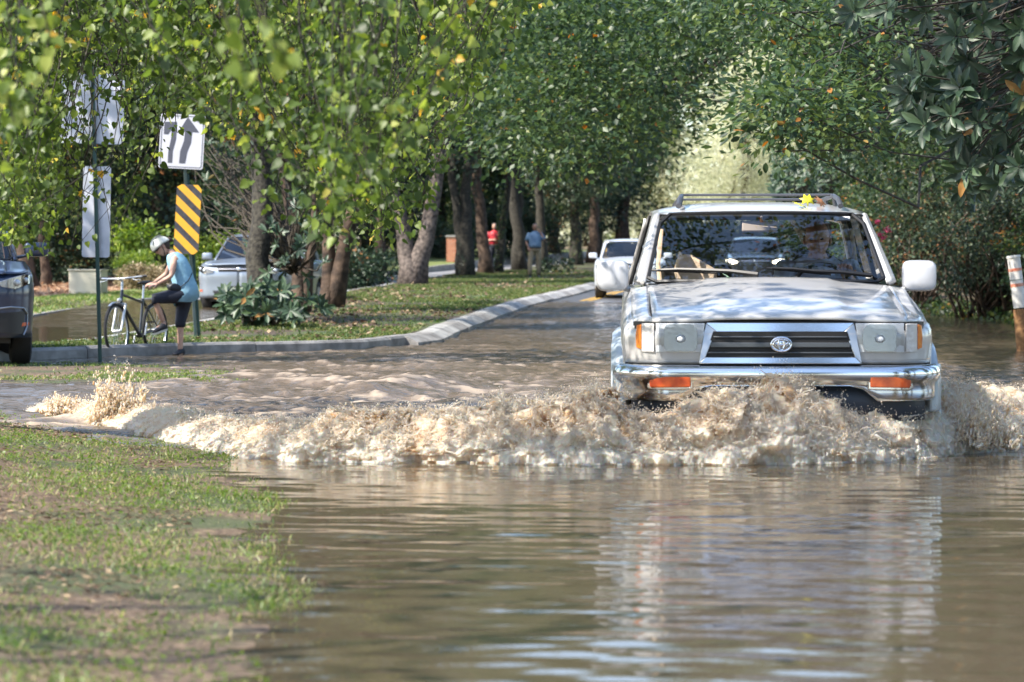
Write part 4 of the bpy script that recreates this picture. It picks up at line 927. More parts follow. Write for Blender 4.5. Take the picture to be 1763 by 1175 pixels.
# --- shrubs left
shrub('clipped_shrub', 'bright green clipped shrub beside the utility box', P(238, 470, 72)-Vector((0, 0, .1)), [((0, 0, .32), (.58, .5, .36))], 90, 60, .14, .055, LF_bright, 81, 'small shrubs behind the cyclist', 10, vb=.1)
shrub('dry_shrub', 'straw-coloured dying shrub under the bright green one', P(245, 492, 70.5), [((0, 0, .22), (.75, .45, .3))], 90, 50, .15, .06, LF_dry, 82, 'small shrubs behind the cyclist', 16, vb=.1)
shrub('sapling', 'small pale-leaved sapling just left of the cyclist helmet', P(236, 476, 73.5), [((0, 0, 1.0), (.8, .5, .45))], 50, 22, .3, .13, LF_bright, 83, None, 8, T=T_oval())
for i, (px, py, Y, rx, rz_, lm, lab) in enumerate([(400, 455, 80, 1.5, .9, LF_bright, 'sunny yellow-green bush between the striped board and the compact car'), (110, 480, 84, 2.2, 1.1, LF_dark, 'shadowy bush behind the utility box'), (20, 470, 92, 2.4, 1.4, LF_dark, 'dark bush behind the sunlit twin trunks'), (330, 440, 96, 2.0, 1.6, LF_mid, 'dark green bush behind the striped board'), (600, 478, 74, .85, .62, LF_dark, 'low dark juniper at the verge beside the pale road'), (640, 470, 80, .75, .6, LF_dark, 'second low juniper touching the peeling-bark tree'), (700, 428, 128, 3.2, 1.1, LF_dark, 'clipped dark hedge left of the brick pillar'), (880, 440, 132, 3.0, 1.6, LF_dark, 'dark hedge behind the man in red'), (500, 440, 96, 2.0, 1.5, LF_pale, 'sunlit bush seen between the forked trunks')]):
    b_ = P(px, py, Y); b_.z = float(z_left(Y)); shrub('roadside_bush', lab, b_, [((0, 0, rz_*.8), (rx, rx*.6, rz_))], int(70*rx*rz_)+50, 46, .3, .09 if Y < 90 else .11, lm, 90+i, 'bushes along the far verge', 8)
for i, (px, py, Y, r_, tx, lab) in enumerate([(52, 500, 79, .24, -.7, 'sunlit leaning trunk at the far left behind the dark crossover'), (80, 503, 81, .13, -.15, 'thinner trunk crossing behind the sunlit leaning one')]):
    b_ = P(px, py, Y); tree('lawn_tree', lab, b_, r_, [((tx, 0, 5), 1)], [((-.4, 0, 5.2), (2.4, 2, 1.7))], 150, 55, .5, .12, LF_mid, M_bark2, 120+i, None, 'pair of trees at the far left', 10)
for i, (px, py, Y, r_, lab) in enumerate([(652, 478, 98, .2, 'grey trunk on the lawn left of the peeling-bark tree'), (1072, 418, 150, .35, 'far pale trunk right of the roadside line'), (745, 440, 135, .25, 'slim trunk in front of the far hedge')]):
    b_ = P(px, py, Y); tree('lawn_tree', lab, b_, r_, [((.2, 0, 6), 1)], [((0, 0, 6.4), (3, 2, 2.4))], 150, 50, .6, .13, LF_mid, M_bark2, 130+i, None, 'single trunks on the far lawn', 8)

for i, (px, Y, rx, rz_, lab) in enumerate([(1180, 150, 2.6, 1.7, 'shadowed bush at the road end left of the pale gap'), (1290, 156, 3.0, 1.6, 'shadowed bush low in the pale gap at the road end'), (1395, 152, 2.8, 1.9, 'shadowed bush at the road end right of the pale gap')]):
    b_ = Vector((PX(px, Y), Y, 1.7)); shrub('roadside_bush', lab, b_, [((0, 0, rz_*.8), (rx, rx*.6, rz_))], int(60*rx*rz_)+50, 46, .35, .15, LF_dark, 190+i, 'bushes at the road end', 8)
# --- glossy rosettes: low bush on the median and branches at the right
def rosettes(root, centres, dirs, ls, lm, rg, per=9, name='foliage', T=None):
    parts = []
    for c_, d in zip(centres, dirs):
        d = Vector(d).normalized(); u = d.orthogonal().normalized(); v = d.cross(u); k = rg.integers(per-2, per+3); ph = rg.random()*6
        q = []; D = []; N = []
        for i in range(k):
            a = ph+i*2.4; e = .45+.5*(i/k); o = u*math.cos(a)+v*math.sin(a); dd = o*math.sin(e*1.35+.2)+d*math.cos(e*1.35+.2)
            q.append(Vector(c_)-d*.03*(1-i/k)); D.append(dd+Vector(rg.normal(size=3))*.12); N.append(d-dd*d.dot(dd)+Vector(rg.normal(size=3))*.2)
        q, D, N = np.array(q), np.array(D), np.array(N)
        parts.append(leaves(q, D, N, ls*(.6+.6*rg.random(k)), T or T_long(), rg, np.clip(rg.random(k)*.8+rg.normal()*.15+.3*(rg.random(k) > .96), 0, 1)))
    V, Fc, A = merge(parts); return npmesh(name, V, Fc, lm, root, attrs={'v': A})
def rosette_bush(name, label, base, centres, ls, lm, seed, per=9, cat='shrub', group=None, mrad=.012, up=.6, toward=(0, -.5, .5), src=None):
    rg = np.random.default_rng(seed); root = empty(name, base, label, cat, group); mb = MB(); ds = []
    for c_ in centres:
        s_ = Vector(src) if src else Vector(base); pth = limb_path(s_+Vector(rg.normal(size=3))*.05, c_, rg, 6, .12, 0); mb.tube(pth, [mrad*(1-.7*t) for t in np.linspace(0, 1, 6)], 5)
        ds.append(((Vector(c_)-s_).normalized()*.7+Vector(toward)*up+Vector(rg.normal(size=3))*.35))
    mb.build('branch', M_twig, root, sharp=180); rosettes(root, centres, ds, ls, lm, rg, per); return root
LF_mag = leafmat('magnolia_leaf', [(0, (.022, .045, .028)), (.6, (.045, .082, .042)), (.93, (.08, .13, .05)), (1, (.30, .16, .05))], .46, .12, .5)
rg = np.random.default_rng(140); cs = []
for i in range(58):
    px = rg.normal(468, 48); px = min(max(px, 388), 560); top = 492+ (abs(px-450)/110)**2*36; py = rg.uniform(top, 550 - (px > 520)*15); cs.append(P(px, py, 42.6+rg.normal()*.45))
rosette_bush('rosette_bush', 'low glossy bush spreading in front of the dark median trunks', medp(452, 43.2), cs, .21, LF_mag, 141, 10, mrad=.014)
cs = [P(rg.uniform(455, 560), rg.uniform(300, 480), 44.2+rg.normal()*.8) for i in range(34)] + [P(rg.uniform(330, 460), rg.uniform(200, 400), 47+rg.normal()*.8) for i in range(90)]
rosette_bush('rosette_sapling', 'young magnolia with open whorls growing among the median trunks', medp(505, 44.6), cs, .17, LF_mag, 142, 8, 'tree', mrad=.02, src=medp(505, 44.6)+Vector((0, 0, .9)))
# magnolia branch hanging in from the right
cs = []; rg = np.random.default_rng(143)
for i in range(150):
    px = rg.uniform(1560, 1800); lim = 60+ (px-1560)*.2; py = rg.uniform(30, 335) if px > 1640 else rg.uniform(110, 225)
    cs.append(P(px, py, rg.uniform(17.5, 21)))
cs += [P(rg.uniform(1440, 1763), rg.uniform(-60, 40), rg.uniform(18, 22)) for i in range(50)]
rosette_bush('magnolia_tree', 'magnolia hanging large glossy dark leaves into the top right corner', (6.4, 20.5, .1), cs, .155, LF_mag, 144, 9, 'tree', mrad=.016, src=(5.2, 19.8, 3.4), toward=(-.1, -.6, .25))
o = bpy.data.objects['magnolia_tree']; mb = MB(); mb.tube([(6.4, 20.5, -.1), (6.3, 20.4, 1.5), (5.9, 20.2, 2.6), (5.2, 19.8, 3.4), (4.6, 19.6, 4.6)], [.16, .13, .12, .1, .05], 10); mb.build('trunk', M_bark, o, sharp=180)
cs = [P(rg.uniform(1330, 1500), rg.uniform(262, 345), 74+rg.normal()*1.5) for i in range(260)]
rosette_bush('rosette_bush', 'dark glossy bush showing over the car roof at right', (9.0, 75, .8), cs, .24, LF_mag, 145, 9, mrad=.02)

# --- drooping heart-leaved tree whose boughs hang over the left half
env = [(-60, 400), (0, 408), (50, 410), (66, 446), (92, 420), (108, 150), (160, 110), (204, 130), (222, 300), (250, 250), (262, 236), (300, 215), (350, 205), (420, 240), (470, 260), (540, 330), (590, 395), (640, 425), (690, 415), (730, 330), (780, 210), (830, 90), (900, 20)]
rg = np.random.default_rng(150); parts = []; mbt = MB(); nt_ = 0
root = empty('drooping_tree', (-6.8, 15.5, .12), 'heart-leaved tree drooping yellow-green boughs across the upper left', 'tree')
mbt.tube([(-6.8, 15.5, 0), (-6.6, 15.4, 1.4), (-6.2, 15.6, 2.8), (-5.2, 15.9, 4.2), (-4.4, 16, 5.8)], [.2, .16, .14, .12, .08], 12)
fork = Vector((-5.6, 15.8, 3.7)); tips = []
for i in range(520):
    px = rg.uniform(-60, 860) if i < 330 else rg.uniform(-60, 500); Y = rg.uniform(12.5, 20.5); e = float(np.interp(px, [a for a, b in env], [b for a, b in env]))
    if 225 < px < 365 and Y > 0 and i % 3: e = min(e, 190)
    if 80 < px < 232 and i % 7: continue
    py = e*(1-.85*rg.random()**1.6) ; tips.append((px, py, Y))
tips += [(rg.uniform(118, 150), rg.uniform(300, 440), rg.uniform(15, 19)) for i in range(14)] + [(rg.uniform(182, 205), rg.uniform(290, 440), rg.uniform(15, 19)) for i in range(9)] + [(rg.uniform(-20, 120), rg.uniform(250, 450), rg.uniform(14, 21)) for i in range(50)] + [(rg.uniform(262, 345), rg.uniform(190, 235), rg.uniform(15, 19)) for i in range(4)] + [(rg.uniform(540, 700), rg.uniform(240, 430), rg.uniform(13, 19)) for i in range(40)]
tips += [(rg.uniform(545, 690), rg.uniform(170, 420), rg.uniform(9.5, 12)) for i in range(34)] + [(rg.uniform(-20, 70), rg.uniform(60, 330), rg.uniform(8.5, 11.5)) for i in range(9)]
for (px, py, Y) in tips:
    tip = P(px, py, Y); top = Vector((tip.x-.2*rg.random()+rg.normal()*.42, Y+rg.normal()*.3, max(tip.z+.5, 2.75+.5*rg.random())))
    pts = limb_path(top, tip, rg, 6, .28); 
    mbt.tube(pts, [.006, .005, .004, .003, .0025, .0015], 4, cap=False); nt_ += 1
    L = (tip-top).length; nl = int(40*L*rg.uniform(.5, 1.5))+5; t = np.sort(rg.random(nl)**.8)
    arr = np.array([tuple(p) for p in pts]); q = np.stack([np.interp(t*5, range(6), arr[:, k]) for k in range(3)], 1)
    side = rg.normal(size=(nl, 3)); side[:, 2] *= .3; side = norm(side); q2 = q+side*.03*(1+3.5*rg.random((nl, 1))**3)
    qx = q2[:, 0]/q2[:, 1]*F+CX; qy = HY-(q2[:, 2]-1)/q2[:, 1]*F
    thin = ((qx > 108) & (qx < 206) & (qy > 135) & (qy < 440) & (rg.random(nl) < .66)) | ((qx > 272) & (qx < 354) & (qy > 205) & (qy < 296) & (rg.random(nl) < .6)) | ((qx < 46) & (qy > 415))
    q2 = q2[~thin]; side = side[~thin]; nl = len(q2)
    if nl == 0: continue
    D = side*.8+np.array([0, 0, -.8])+rg.normal(size=(nl, 3))*.45; N = side*.5+np.array([-.1, -.5, .5])+rg.normal(size=(nl, 3))*.75
    parts.append(leaves(q2, D, N, (.041*(.5+.85*rg.random(nl))), T_heart(), rg, np.clip(rg.random(nl)*.7+rg.normal()*.2, 0, 1)))
for k in range(16):
    px = -80+k*62; Y = rg.uniform(14, 19); a = P(px, -70, Y); a.z = 2.9+.5*rg.random()
    mbt.tube(limb_path(fork, a, rg, 9, .12), [.06*(1-.85*t) for t in np.linspace(0, 1, 9)], 6)
for (a, b) in [((40, -20), (330, 120)), ((250, -30), (420, 90)), ((560, -20), (640, 150)), ((700, -20), (780, 130)), ((-20, 60), (160, 260))]:
    A_ = P(a[0], a[1], 17); B_ = P(b[0], b[1], 17.5); mbt.tube(limb_path(A_, B_, rg, 8, .1), [.011*(1-.7*t) for t in np.linspace(0, 1, 8)], 5)
mbt.build('branch', M_bark, root, sharp=180)
V, Fc, A = merge(parts); npmesh('crown', V, Fc, LF_yel, root, attrs={'v': A})
# close out-of-focus twigs of the same kind
for i, (pts, Y, lab) in enumerate([([(430, -60), (452, 30), (470, 75), (500, 100)], 6.5, 'blurred pale twig nearest the camera at the top centre-left'), ([(360, -60), (385, 20), (400, 70), (425, 130)], 7.2, 'blurred thin twig hanging left of the nearest one'), ([(60, -40), (85, 60), (75, 130)], 7.8, 'blurred dangling twig above the green signpost'), ([(-30, 60), (10, 150), (25, 215)], 8, 'blurred twig at the far left edge')]):
    r_ = empty('hanging_twig', P(pts[0][0], pts[0][1], Y), lab, 'twig', 'close blurred twigs'); mb = MB(); w3 = [P(a, b, Y) for a, b in pts]; mb.tube(w3, [.0035, .003, .002, .0015][:len(w3)], 5); mb.build('twig', M_twig, r_)
    q = []; 
    for j in range(12): t = .35+.65*rg.random(); q.append(tuple(np.array([np.interp(t*(len(w3)-1), range(len(w3)), [p[k] for p in w3]) for k in range(3)])+rg.normal(size=3)*.014))
    q = np.array(q); n = len(q); V, Fc, A = leaves(q, rg.normal(size=(n, 3))*.4+np.array([.1, 0, -1]), rg.normal(size=(n, 3))*.4+np.array([0, -1, .3]), .045*(.7+.5*rg.random(n)), T_heart(), rg, .6+.4*rg.random(n)); npmesh('leaves', V, Fc, LF_yel, r_, attrs={'v': A})

# --- oak whose boughs arch over the road, and its neighbour
rg = np.random.default_rng(160)
def bough_tree(name, label, base, src, trunk, clusters, ls, lm, seed, per=70, cr=.35, T=None, boughs=None, rb=.05, pl=.25):
    rg = np.random.default_rng(seed); root = empty(name, base, label, 'tree'); mb = MB(); mb.tube(trunk[0], trunk[1], 12)
    parts = []
    for (px, py, Y, s) in clusters:
        c_ = P(px, py, Y); m = int(per*s)
        if rg.random() < pl: mb.tube(limb_path(src, c_, rg, 9, .09, .2), [rb*(1-.9*t)*.45+.004 for t in np.linspace(0, 1, 9)], 5)
        off = rg.normal(size=(m, 3))*cr*s**.5*np.array([1, 1, .55]); q = np.array(c_)+off
        D = off/cr+rg.normal(size=(m, 3))*.7+np.array([0, 0, -.35]); N = rg.normal(size=(m, 3))*.5+np.array([0, -.15, 1])
        parts.append(leaves(q, D, N, ls*(.6+.7*rg.random(m)), T or T_quad(), rg, np.clip(rg.random(m)*.75+rg.normal()*.12+.5*(rg.random(m) > .99), 0, 1)))
    for b_ in boughs or []:
        w3 = [P(*q_) for q_ in b_[0]]; mb.tube(w3, [b_[1]*(1-.75*t) for t in np.linspace(0, 1, len(w3))], 7)
    mb.build('branch', M_bark, root, sharp=180); V, Fc, A = merge(parts); npmesh('crown', V, Fc, lm, root, smooth=False, attrs={'v': A}); return root
cl = []
for i in range(900):
    px = rg.uniform(820, 1320); py = rg.uniform(-60, 330)
    lim = float(np.interp(px, [820, 950, 1100, 1200, 1262, 1320], [250, 290, 262, 170, 70, 0]))
    if py < lim-20*rg.random(): cl.append((px, py, rg.uniform(36, 54), 1))
bough_tree('oak_tree', 'oak arching a dark leafy canopy over the middle of the road', (10.2, 57, .3), (7.2, 55, 7.4), ([(10.2, 57, .1), (10.0, 56.8, 3), (9.2, 56, 5.8), (7.2, 55, 7.4)], [.32, .28, .24, .18]), cl, .105, LF_mid, 161, 62, .42, pl=.05,
   boughs=[([(880, -40, 50), (960, 60, 48), (1050, 150, 46), (1180, 150, 44), (1250, 95, 43)], .05), ([(1300, 20, 44), (1200, 120, 45), (1100, 165, 46), (1000, 175, 47)], .045), ([(900, 60, 52), (1000, 110, 50), (1140, 128, 48)], .04), ([(1260, 90, 44), (1190, 150, 45), (1120, 200, 46)], .03)])
cl = []
for i in range(520):
    px = rg.uniform(1180, 1560); py = rg.uniform(-60, 260)
    lim = float(np.interp(px, [1180, 1260, 1310, 1360, 1420, 1500, 1560], [10, 40, 75, 195, 232, 235, 200])) ; gap = ((px-1385)/45)**2+((py-108)/24)**2 < 1
    if py < lim-25*rg.random() and not gap: cl.append((px, py, rg.uniform(27, 36), 1))
for i in range(60): cl.append((rg.uniform(1310, 1490), rg.normal(195, 26), rg.uniform(25, 28), 1.2))
bough_tree('oak_tree', 'sunlit oak branches over the right lane above the car roof', (9.8, 33, .2), (7.4, 32, 4.6), ([(9.8, 33, 0), (9.4, 32.8, 2.5), (8.5, 32.4, 3.8), (7.4, 32, 4.6)], [.26, .22, .18, .14]), cl, .085, LF_mid, 162, 42, .26, T=T_oval(),
   boughs=[([(1763, 0, 30), (1640, 45, 30), (1560, 55, 30), (1440, 62, 30), (1360, 60, 30)], .05), ([(1500, -30, 30), (1450, 30, 30), (1420, 60, 30)], .03), ([(1700, 90, 31), (1600, 110, 31), (1500, 100, 31)], .03)])
cl = [(rg.uniform(1420, 1800), rg.uniform(-40, 300), rg.uniform(40, 50), 1) for i in range(420)]
bough_tree('sweetgum_tree', 'shadowed tree behind the magnolia at the right', (12.2, 46, .3), (11.0, 46, 4.2), ([(12.2, 46, 0), (12, 46, 2.5), (11.0, 46, 4.2)], [.26, .22, .16]), cl, .10, LF_mid, 163, 46, .42,
   boughs=[([(1700, 300, 44), (1690, 100, 44), (1680, -60, 44)], .09)])

# --- crowns overhead, out of the frame, that shade the road
def canopy(label, base, ells, ncl, seed, lm=LF_mid, ls=.14, per=48, cr=.5):
    return tree('shade_tree', label, base, .28, [((.2, .2, 5.6), 1)], ells, ncl, per, cr, ls, lm, M_bark, seed, None, 'shade trees over the camera side', 8)
canopy('shade tree right of the camera spreading over the lane', (7.2, 9.0, .1), [((-8.6, 3.4, 6.4), (2.2, 3.0, 1.0)), ((-6.2, 5.6, 7.1), (2.6, 2.8, 1.2))], 130, 171)
canopy('shade tree on the left behind the camera', (-9.5, 3.0, .1), [((2.2, 1.5, 6.5), (2.8, 2.8, 1.6))], 14, 172)
canopy('shade tree over the crossing behind the green signpost', (-13.5, 28, .1), [((3.0, 1.0, 7.5), (3.2, 3.2, 1.8)), ((7.0, 2, 8.6), (3, 3, 1.5))], 190, 173)
canopy('shade tree right of the road near the camera', (9.5, 12, .1), [((-1.2, 1.5, 6.0), (2.6, 3.4, 2.2))], 150, 174)
canopy('shade tree whose limbs reach over the off-road car', (8.6, 19, .1), [((-8.0, 1.6, 5.4), (1.5, 2.6, .9)), ((-8.6, -1.0, 6.8), (2.2, 2.6, .8)), ((-5.4, 1.2, 6.2), (1.6, 2.6, .7))], 200, 175, per=46, ls=.11)
rw_ = np.random.default_rng(900); n = 60000
q = np.stack([rw_.uniform(-48, 40, n), rw_.uniform(206, 225, n), 2+24*rw_.random(n)**1.0], 1); kk = fbm(q[:, 0]*.25, q[:, 1]*.1, q[:, 2]*.25, s=901) > .36; q = q[kk]; n = len(q)
V, Fc, A = leaves(q, rw_.normal(size=(n, 3)), rw_.normal(size=(n, 3))+np.array([0, -.4, .8]), .55*(.5+rw_.random(n)), T_quad(), rw_, np.clip(fbm(q[:, 0]*.5, q[:, 1]*.5, q[:, 2]*.5, s=903)*1.2-.1+.2*rw_.random(n), 0, 1))
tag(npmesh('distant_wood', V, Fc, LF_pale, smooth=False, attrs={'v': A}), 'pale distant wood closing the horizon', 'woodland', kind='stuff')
for i, (x, y) in enumerate([(-14, -14), (-5, -20), (4, -19), (13, -13), (18, 2), (-18, 2), (-22, 22), (20, 20), (22, 38), (-26, 45), (-24, 66)]):
    clone(W1 if i % 2 else W2, (x, y, .1), f'tree standing round the crossing out of view, {["south-west", "south", "south-east", "east", "north-east", "west"][i % 6]} side', i, 1.0, 'trees round the crossing')
# ================================================================ SIGNS, BOX, POSTS
M_post = mat('green_post', (.035, .075, .065), .5, metal=.3, var=(.05, .10, .085), vscale=9)
M_galv = mat('galvanised_post', (.22, .26, .24), .5, metal=.4, var=(.13, .17, .13), vscale=6)
M_alu = mat('bare_sign_back', (.70, .71, .76), .5, var=(.52, .54, .58), vscale=5)
M_wsign = mat('white_sign_face', (.50, .51, .57), .4, var=(.46, .47, .52), vscale=4)
M_bsign = mat('dark_sign_symbol', (.06, .065, .09), .5)
M_ysign = mat('amber_sign_face', (.66, .35, .02), .45, var=(.58, .30, .03), vscale=6)
M_ksign = mat('black_sign_stripe', (.02, .02, .028), .5, var=(.045, .045, .055), vscale=12)
def uchannel(name, p0, p1, m, parent, wdt=.075, holes=True):
    """perforated U-channel post between two points"""
    p0 = Vector(p0); p1 = Vector(p1); d = (p1-p0); L = d.length; rot = d.to_track_quat('Z', 'Y').to_matrix().to_4x4(); M = Matrix.Translation(p0) @ rot; mb = MB()
    sec = [(-wdt/2, -.012), (-wdt*.28, -.012), (-wdt*.18, .022), (wdt*.18, .022), (wdt*.28, -.012), (wdt/2, -.012), (wdt/2, -.007), (wdt*.31, -.007), (wdt*.21, .027), (-wdt*.21, .027), (-wdt*.31, -.007), (-wdt/2, -.007)]
    mb.rings([[(x, y, z) for x, y in sec] for z in (0, L)], M=M); o = mb.build(name, m, parent, smooth=False)
    if holes:
        hb = MB(); k = 0; z = .15
        while z < L-.05: hb.ell((0, -.0145 if False else .020, z), (.006, .008, .012), nu=6, nv=4, M=M); z += .075
    return o
def rrect(w_, h_, r, n=4):
    pts = []
    for cx_, cz_, a0 in ((w_/2-r, h_/2-r, 0), (-w_/2+r, h_/2-r, 90), (-w_/2+r, -h_/2+r, 180), (w_/2-r, -h_/2+r, 270)):
        for k in range(n+1): a = R(a0+90*k/n); pts.append((cx_+r*math.cos(a), cz_+r*math.sin(a)))
    return pts
# green post seen from behind its two signs
Yg = 32.2; b0 = P(172, 640, Yg); b0.z = -.1; t0 = P(158, 115, Yg)
sp = empty('sign_post', (b0.x, Yg, 0), 'green perforated post carrying two pale signs seen from the back', 'signpost')
uchannel('post', b0, t0, M_post, sp)
hb = MB()
for k in range(44):
    q = b0.lerp(t0, .05+.02*k); hb.box((q.x, Yg-.0135, q.z), (.016, .003, .026))
hb.build('post_holes', mat('hole_grey_green', (.20, .26, .24), .7), sp, smooth=False)  # small grey-green plates, paler than the post, mark the punched holes
Mx = Matrix.Translation(P(160, 189, Yg+.045)) @ Euler((0, R(1.5), R(4))).to_matrix().to_4x4()
mb = MB(); mb.plate([(-.37, -.40), (.32, -.40), (.36, -.36), (.36, .38), (.32, .42), (-.34, .42), (-.37, .38)], .004, M=Mx); mb.build('sign_panel', M_alu, sp, smooth=False)
mb = MB(); mb.tube([(-.36, -.01, -.40), (.36, -.01, -.40)], .006, 5, M=Mx); mb.build('bracket', M_galv, sp)
Mx = Matrix.Translation(P(166, 365, Yg+.045)) @ Euler((0, R(1), R(-6))).to_matrix().to_4x4()
mb = MB(); mb.plate(rrect(.33, 1.06, .03), .004, M=Mx); mb.build('sign_panel', M_alu, sp, smooth=False)
# lane arrow sign over the striped board
Ys = 38.8; sb = P(337, 588, Ys); sb.z = float(z_med(Ys))-.1; st_ = P(315, 250, Ys)
sg_ = empty('lane_sign', (sb.x, Ys, float(z_med(Ys))), 'leaning post with white two-arrow sign above a black and amber striped board', 'road sign')
uchannel('post', sb, st_, M_galv, sg_); q1 = P(343, 588, Ys+.05); q1.z = sb.z; uchannel('post', q1, P(322, 300, Ys+.05), M_post, sg_)
Ms = Matrix.Translation(P(313, 244, Ys-.06)) @ Euler((0, R(3.2), R(-8))).to_matrix().to_4x4()
mb = MB(); mb.plate(rrect(.64, .76, .035), .004, M=Ms); pan = mb.build('sign_panel', M_wsign, sg_, smooth=False)
mb = MB(); o_ = rrect(.60, .72, .03); i_ = rrect(.585, .705, .026)
for k in range(len(o_)): a, b = k, (k+1) % len(o_); mb.plate([o_[a], o_[b], i_[b], i_[a]], .002, M=Ms, o=(0, -.0045, 0))
mb.build('border_line', M_bsign, pan, smooth=False)
k_ = .76/98
def sy(pts): return [((x-313)*k_, (244-y)*k_) for x, y in pts]
mb = MB(); mb.plate(sy([(279, 210), (302, 209), (302, 240), (297, 262), (297, 283), (289, 283), (289, 262), (293, 240), (293, 222), (287, 232), (279, 232)]), .002, M=Ms, o=(0, -.0045, 0)); mb.build('arrow', M_bsign, pan, smooth=False)
mb = MB(); mb.plate(sy([(322, 199), (344, 226), (331, 226), (330, 245), (324, 262), (321, 283), (310, 283), (311, 262), (317, 243), (318, 226), (307, 226)]), .002, M=Ms, o=(0, -.0045, 0)); mb.build('arrow', M_bsign, pan, smooth=False)
Mo = Matrix.Translation(P(323, 378, Ys-.06)) @ Euler((0, R(3.2), R(-8))).to_matrix().to_4x4()
W_, H_ = .36, .97; board = [(-W_/2, -H_/2+.07), (-W_/2, H_/2-.04), (-W_/2+.07, H_/2), (W_/2-.05, H_/2), (W_/2, H_/2-.06), (W_/2, -H_/2+.05), (W_/2-.06, -H_/2), (-W_/2+.06, -H_/2)]
mb = MB(); mb.plate(board, .004, M=Mo); om = mb.build('object_marker', M_ksign, sg_, smooth=False)
def clip(poly, a, b, c_):  # keep a*x+b*y<=c
    out = []
    for i in range(len(poly)):
        p, q = poly[i], poly[(i+1) % len(poly)]; dp, dq = a*p[0]+b*p[1]-c_, a*q[0]+b*q[1]-c_
        if dp <= 0: out.append(p)
        if dp*dq < 0: t = dp/(dp-dq); out.append((p[0]+(q[0]-p[0])*t, p[1]+(q[1]-p[1])*t))
    return out
mb = MB()
for k in range(7):   # y = c - .86x bands
    c0 = .655-.236*k; poly = clip(clip(board, .86, 1, c0), -.86, -1, -(c0-.128))
    if len(poly) > 2: mb.plate([(x*.985, y) for x, y in poly], .002, M=Mo, o=(0, -.0045, 0))
mb.build('amber_stripes', M_ysign, om, smooth=False)
# utility box
ub = P(152, 505, 73); ub.z = float(z_left(73)); bx = empty('utility_box', ub, 'cream utility cabinet on the pine-straw bed', 'utility box', rz=R(-9))
M_cream = mat('cream_enamel', (.66, .60, .46), .5, var=(.58, .53, .40), vscale=3)
mb = MB(); mb.box((0, 0, .31), (.88, .6, .62)); mb.build('cabinet', M_cream, bx, local=True, bevel=.02)
mb = MB(); mb.box((0, -.01, .635), (.93, .66, .04)); mb.build('lid', M_cream, bx, local=True, bevel=.012)
mb = MB(); mb.box((0, 0, -.02), (1.05, .78, .08)); mb.build('plinth', M_conc, bx, local=True)
mb = MB(); mb.box((0, -.307, .31), (.80, .01, .50)); mb.build('door', M_cream, bx, local=True, bevel=.004)
# brick pillar
M_brick = bpy.data.materials.new('brick'); M_brick.use_nodes = True; t = M_brick.node_tree; bt = t.nodes.new('ShaderNodeTexBrick'); tc = t.nodes.new('ShaderNodeTexCoord'); mp = t.nodes.new('ShaderNodeMapping'); mp.inputs['Rotation'].default_value = (R(90), 0, 0)
bt.inputs['Scale'].default_value = 1; bt.inputs['Brick Width'].default_value = .21; bt.inputs['Row Height'].default_value = .075; bt.inputs['Mortar Size'].default_value = .008
bt.inputs['Color1'].default_value = (.42, .12, .055, 1); bt.inputs['Color2'].default_value = (.50, .18, .09, 1); bt.inputs['Mortar'].default_value = (.45, .38, .32, 1)
t.links.new(tc.outputs['Object'], mp.inputs[0]); t.links.new(mp.outputs[0], bt.inputs[0]); t.links.new(bt.outputs[0], t.nodes['Principled BSDF'].inputs['Base Color'])
for (px, lab) in [(777, 'brick gate pillar seen left of the ivy-clad trunks')]:
    b_ = P(px, 449, 118); b_.z = float(z_left(118)); r_ = empty('brick_pillar', b_, lab, 'pillar'); mb = MB(); mb.box((0, 0, .5), (.40, .40, 1.16)); mb.build('shaft', M_brick, r_, local=True, smooth=False); mb = MB(); mb.box((0, 0, 1.11), (.48, .48, .07)); mb.build('cap', M_conc, r_, local=True)
# marker post at the right
mp_ = empty('marker_post', (P(1755, 610, 36.7).x, 36.7, -.2), 'leaning rusty post with a white and red banded sleeve in the water', 'marker post')
a0 = P(1766, 640, 36.7); a1 = P(1756, 530, 36.7); a2 = P(1745, 444, 36.7)
M_rust = mat('rusty_wood', (.16, .075, .03), .85, var=(.28, .15, .06), vscale=14, bump=.6)
mb = MB(); mb.tube([a0, a1+Vector((0, 0, -.02))], [.095, .09], 14); mb.build('stake', M_rust, mp_)
mb = MB(); mb.tube([a1, a2], .085, 18); mb.tube([a2, a2+(a2-a1).normalized()*.03], [.095, .09], 18); sl_ = mb.build('sleeve', mat('white_sleeve', (.66, .64, .60), .5, var=(.55, .53, .49), vscale=9), mp_)
M_redb = mat('faded_red_band', (.45, .10, .05), .5, var=(.6, .3, .2), vscale=20)
for f0, f1 in ((.42, .485), (.73, .79)):
    mb = MB(); mb.tube([a1.lerp(a2, f0), a1.lerp(a2, f1)], .0875, 18); mb.build('red_band', M_redb, sl_)
for f0 in (.55,):
    mb = MB(); mb.tube([a1.lerp(a2, f0), a1.lerp(a2, f0+.015)], .0885, 18); mb.build('strap', M_galv, sl_)
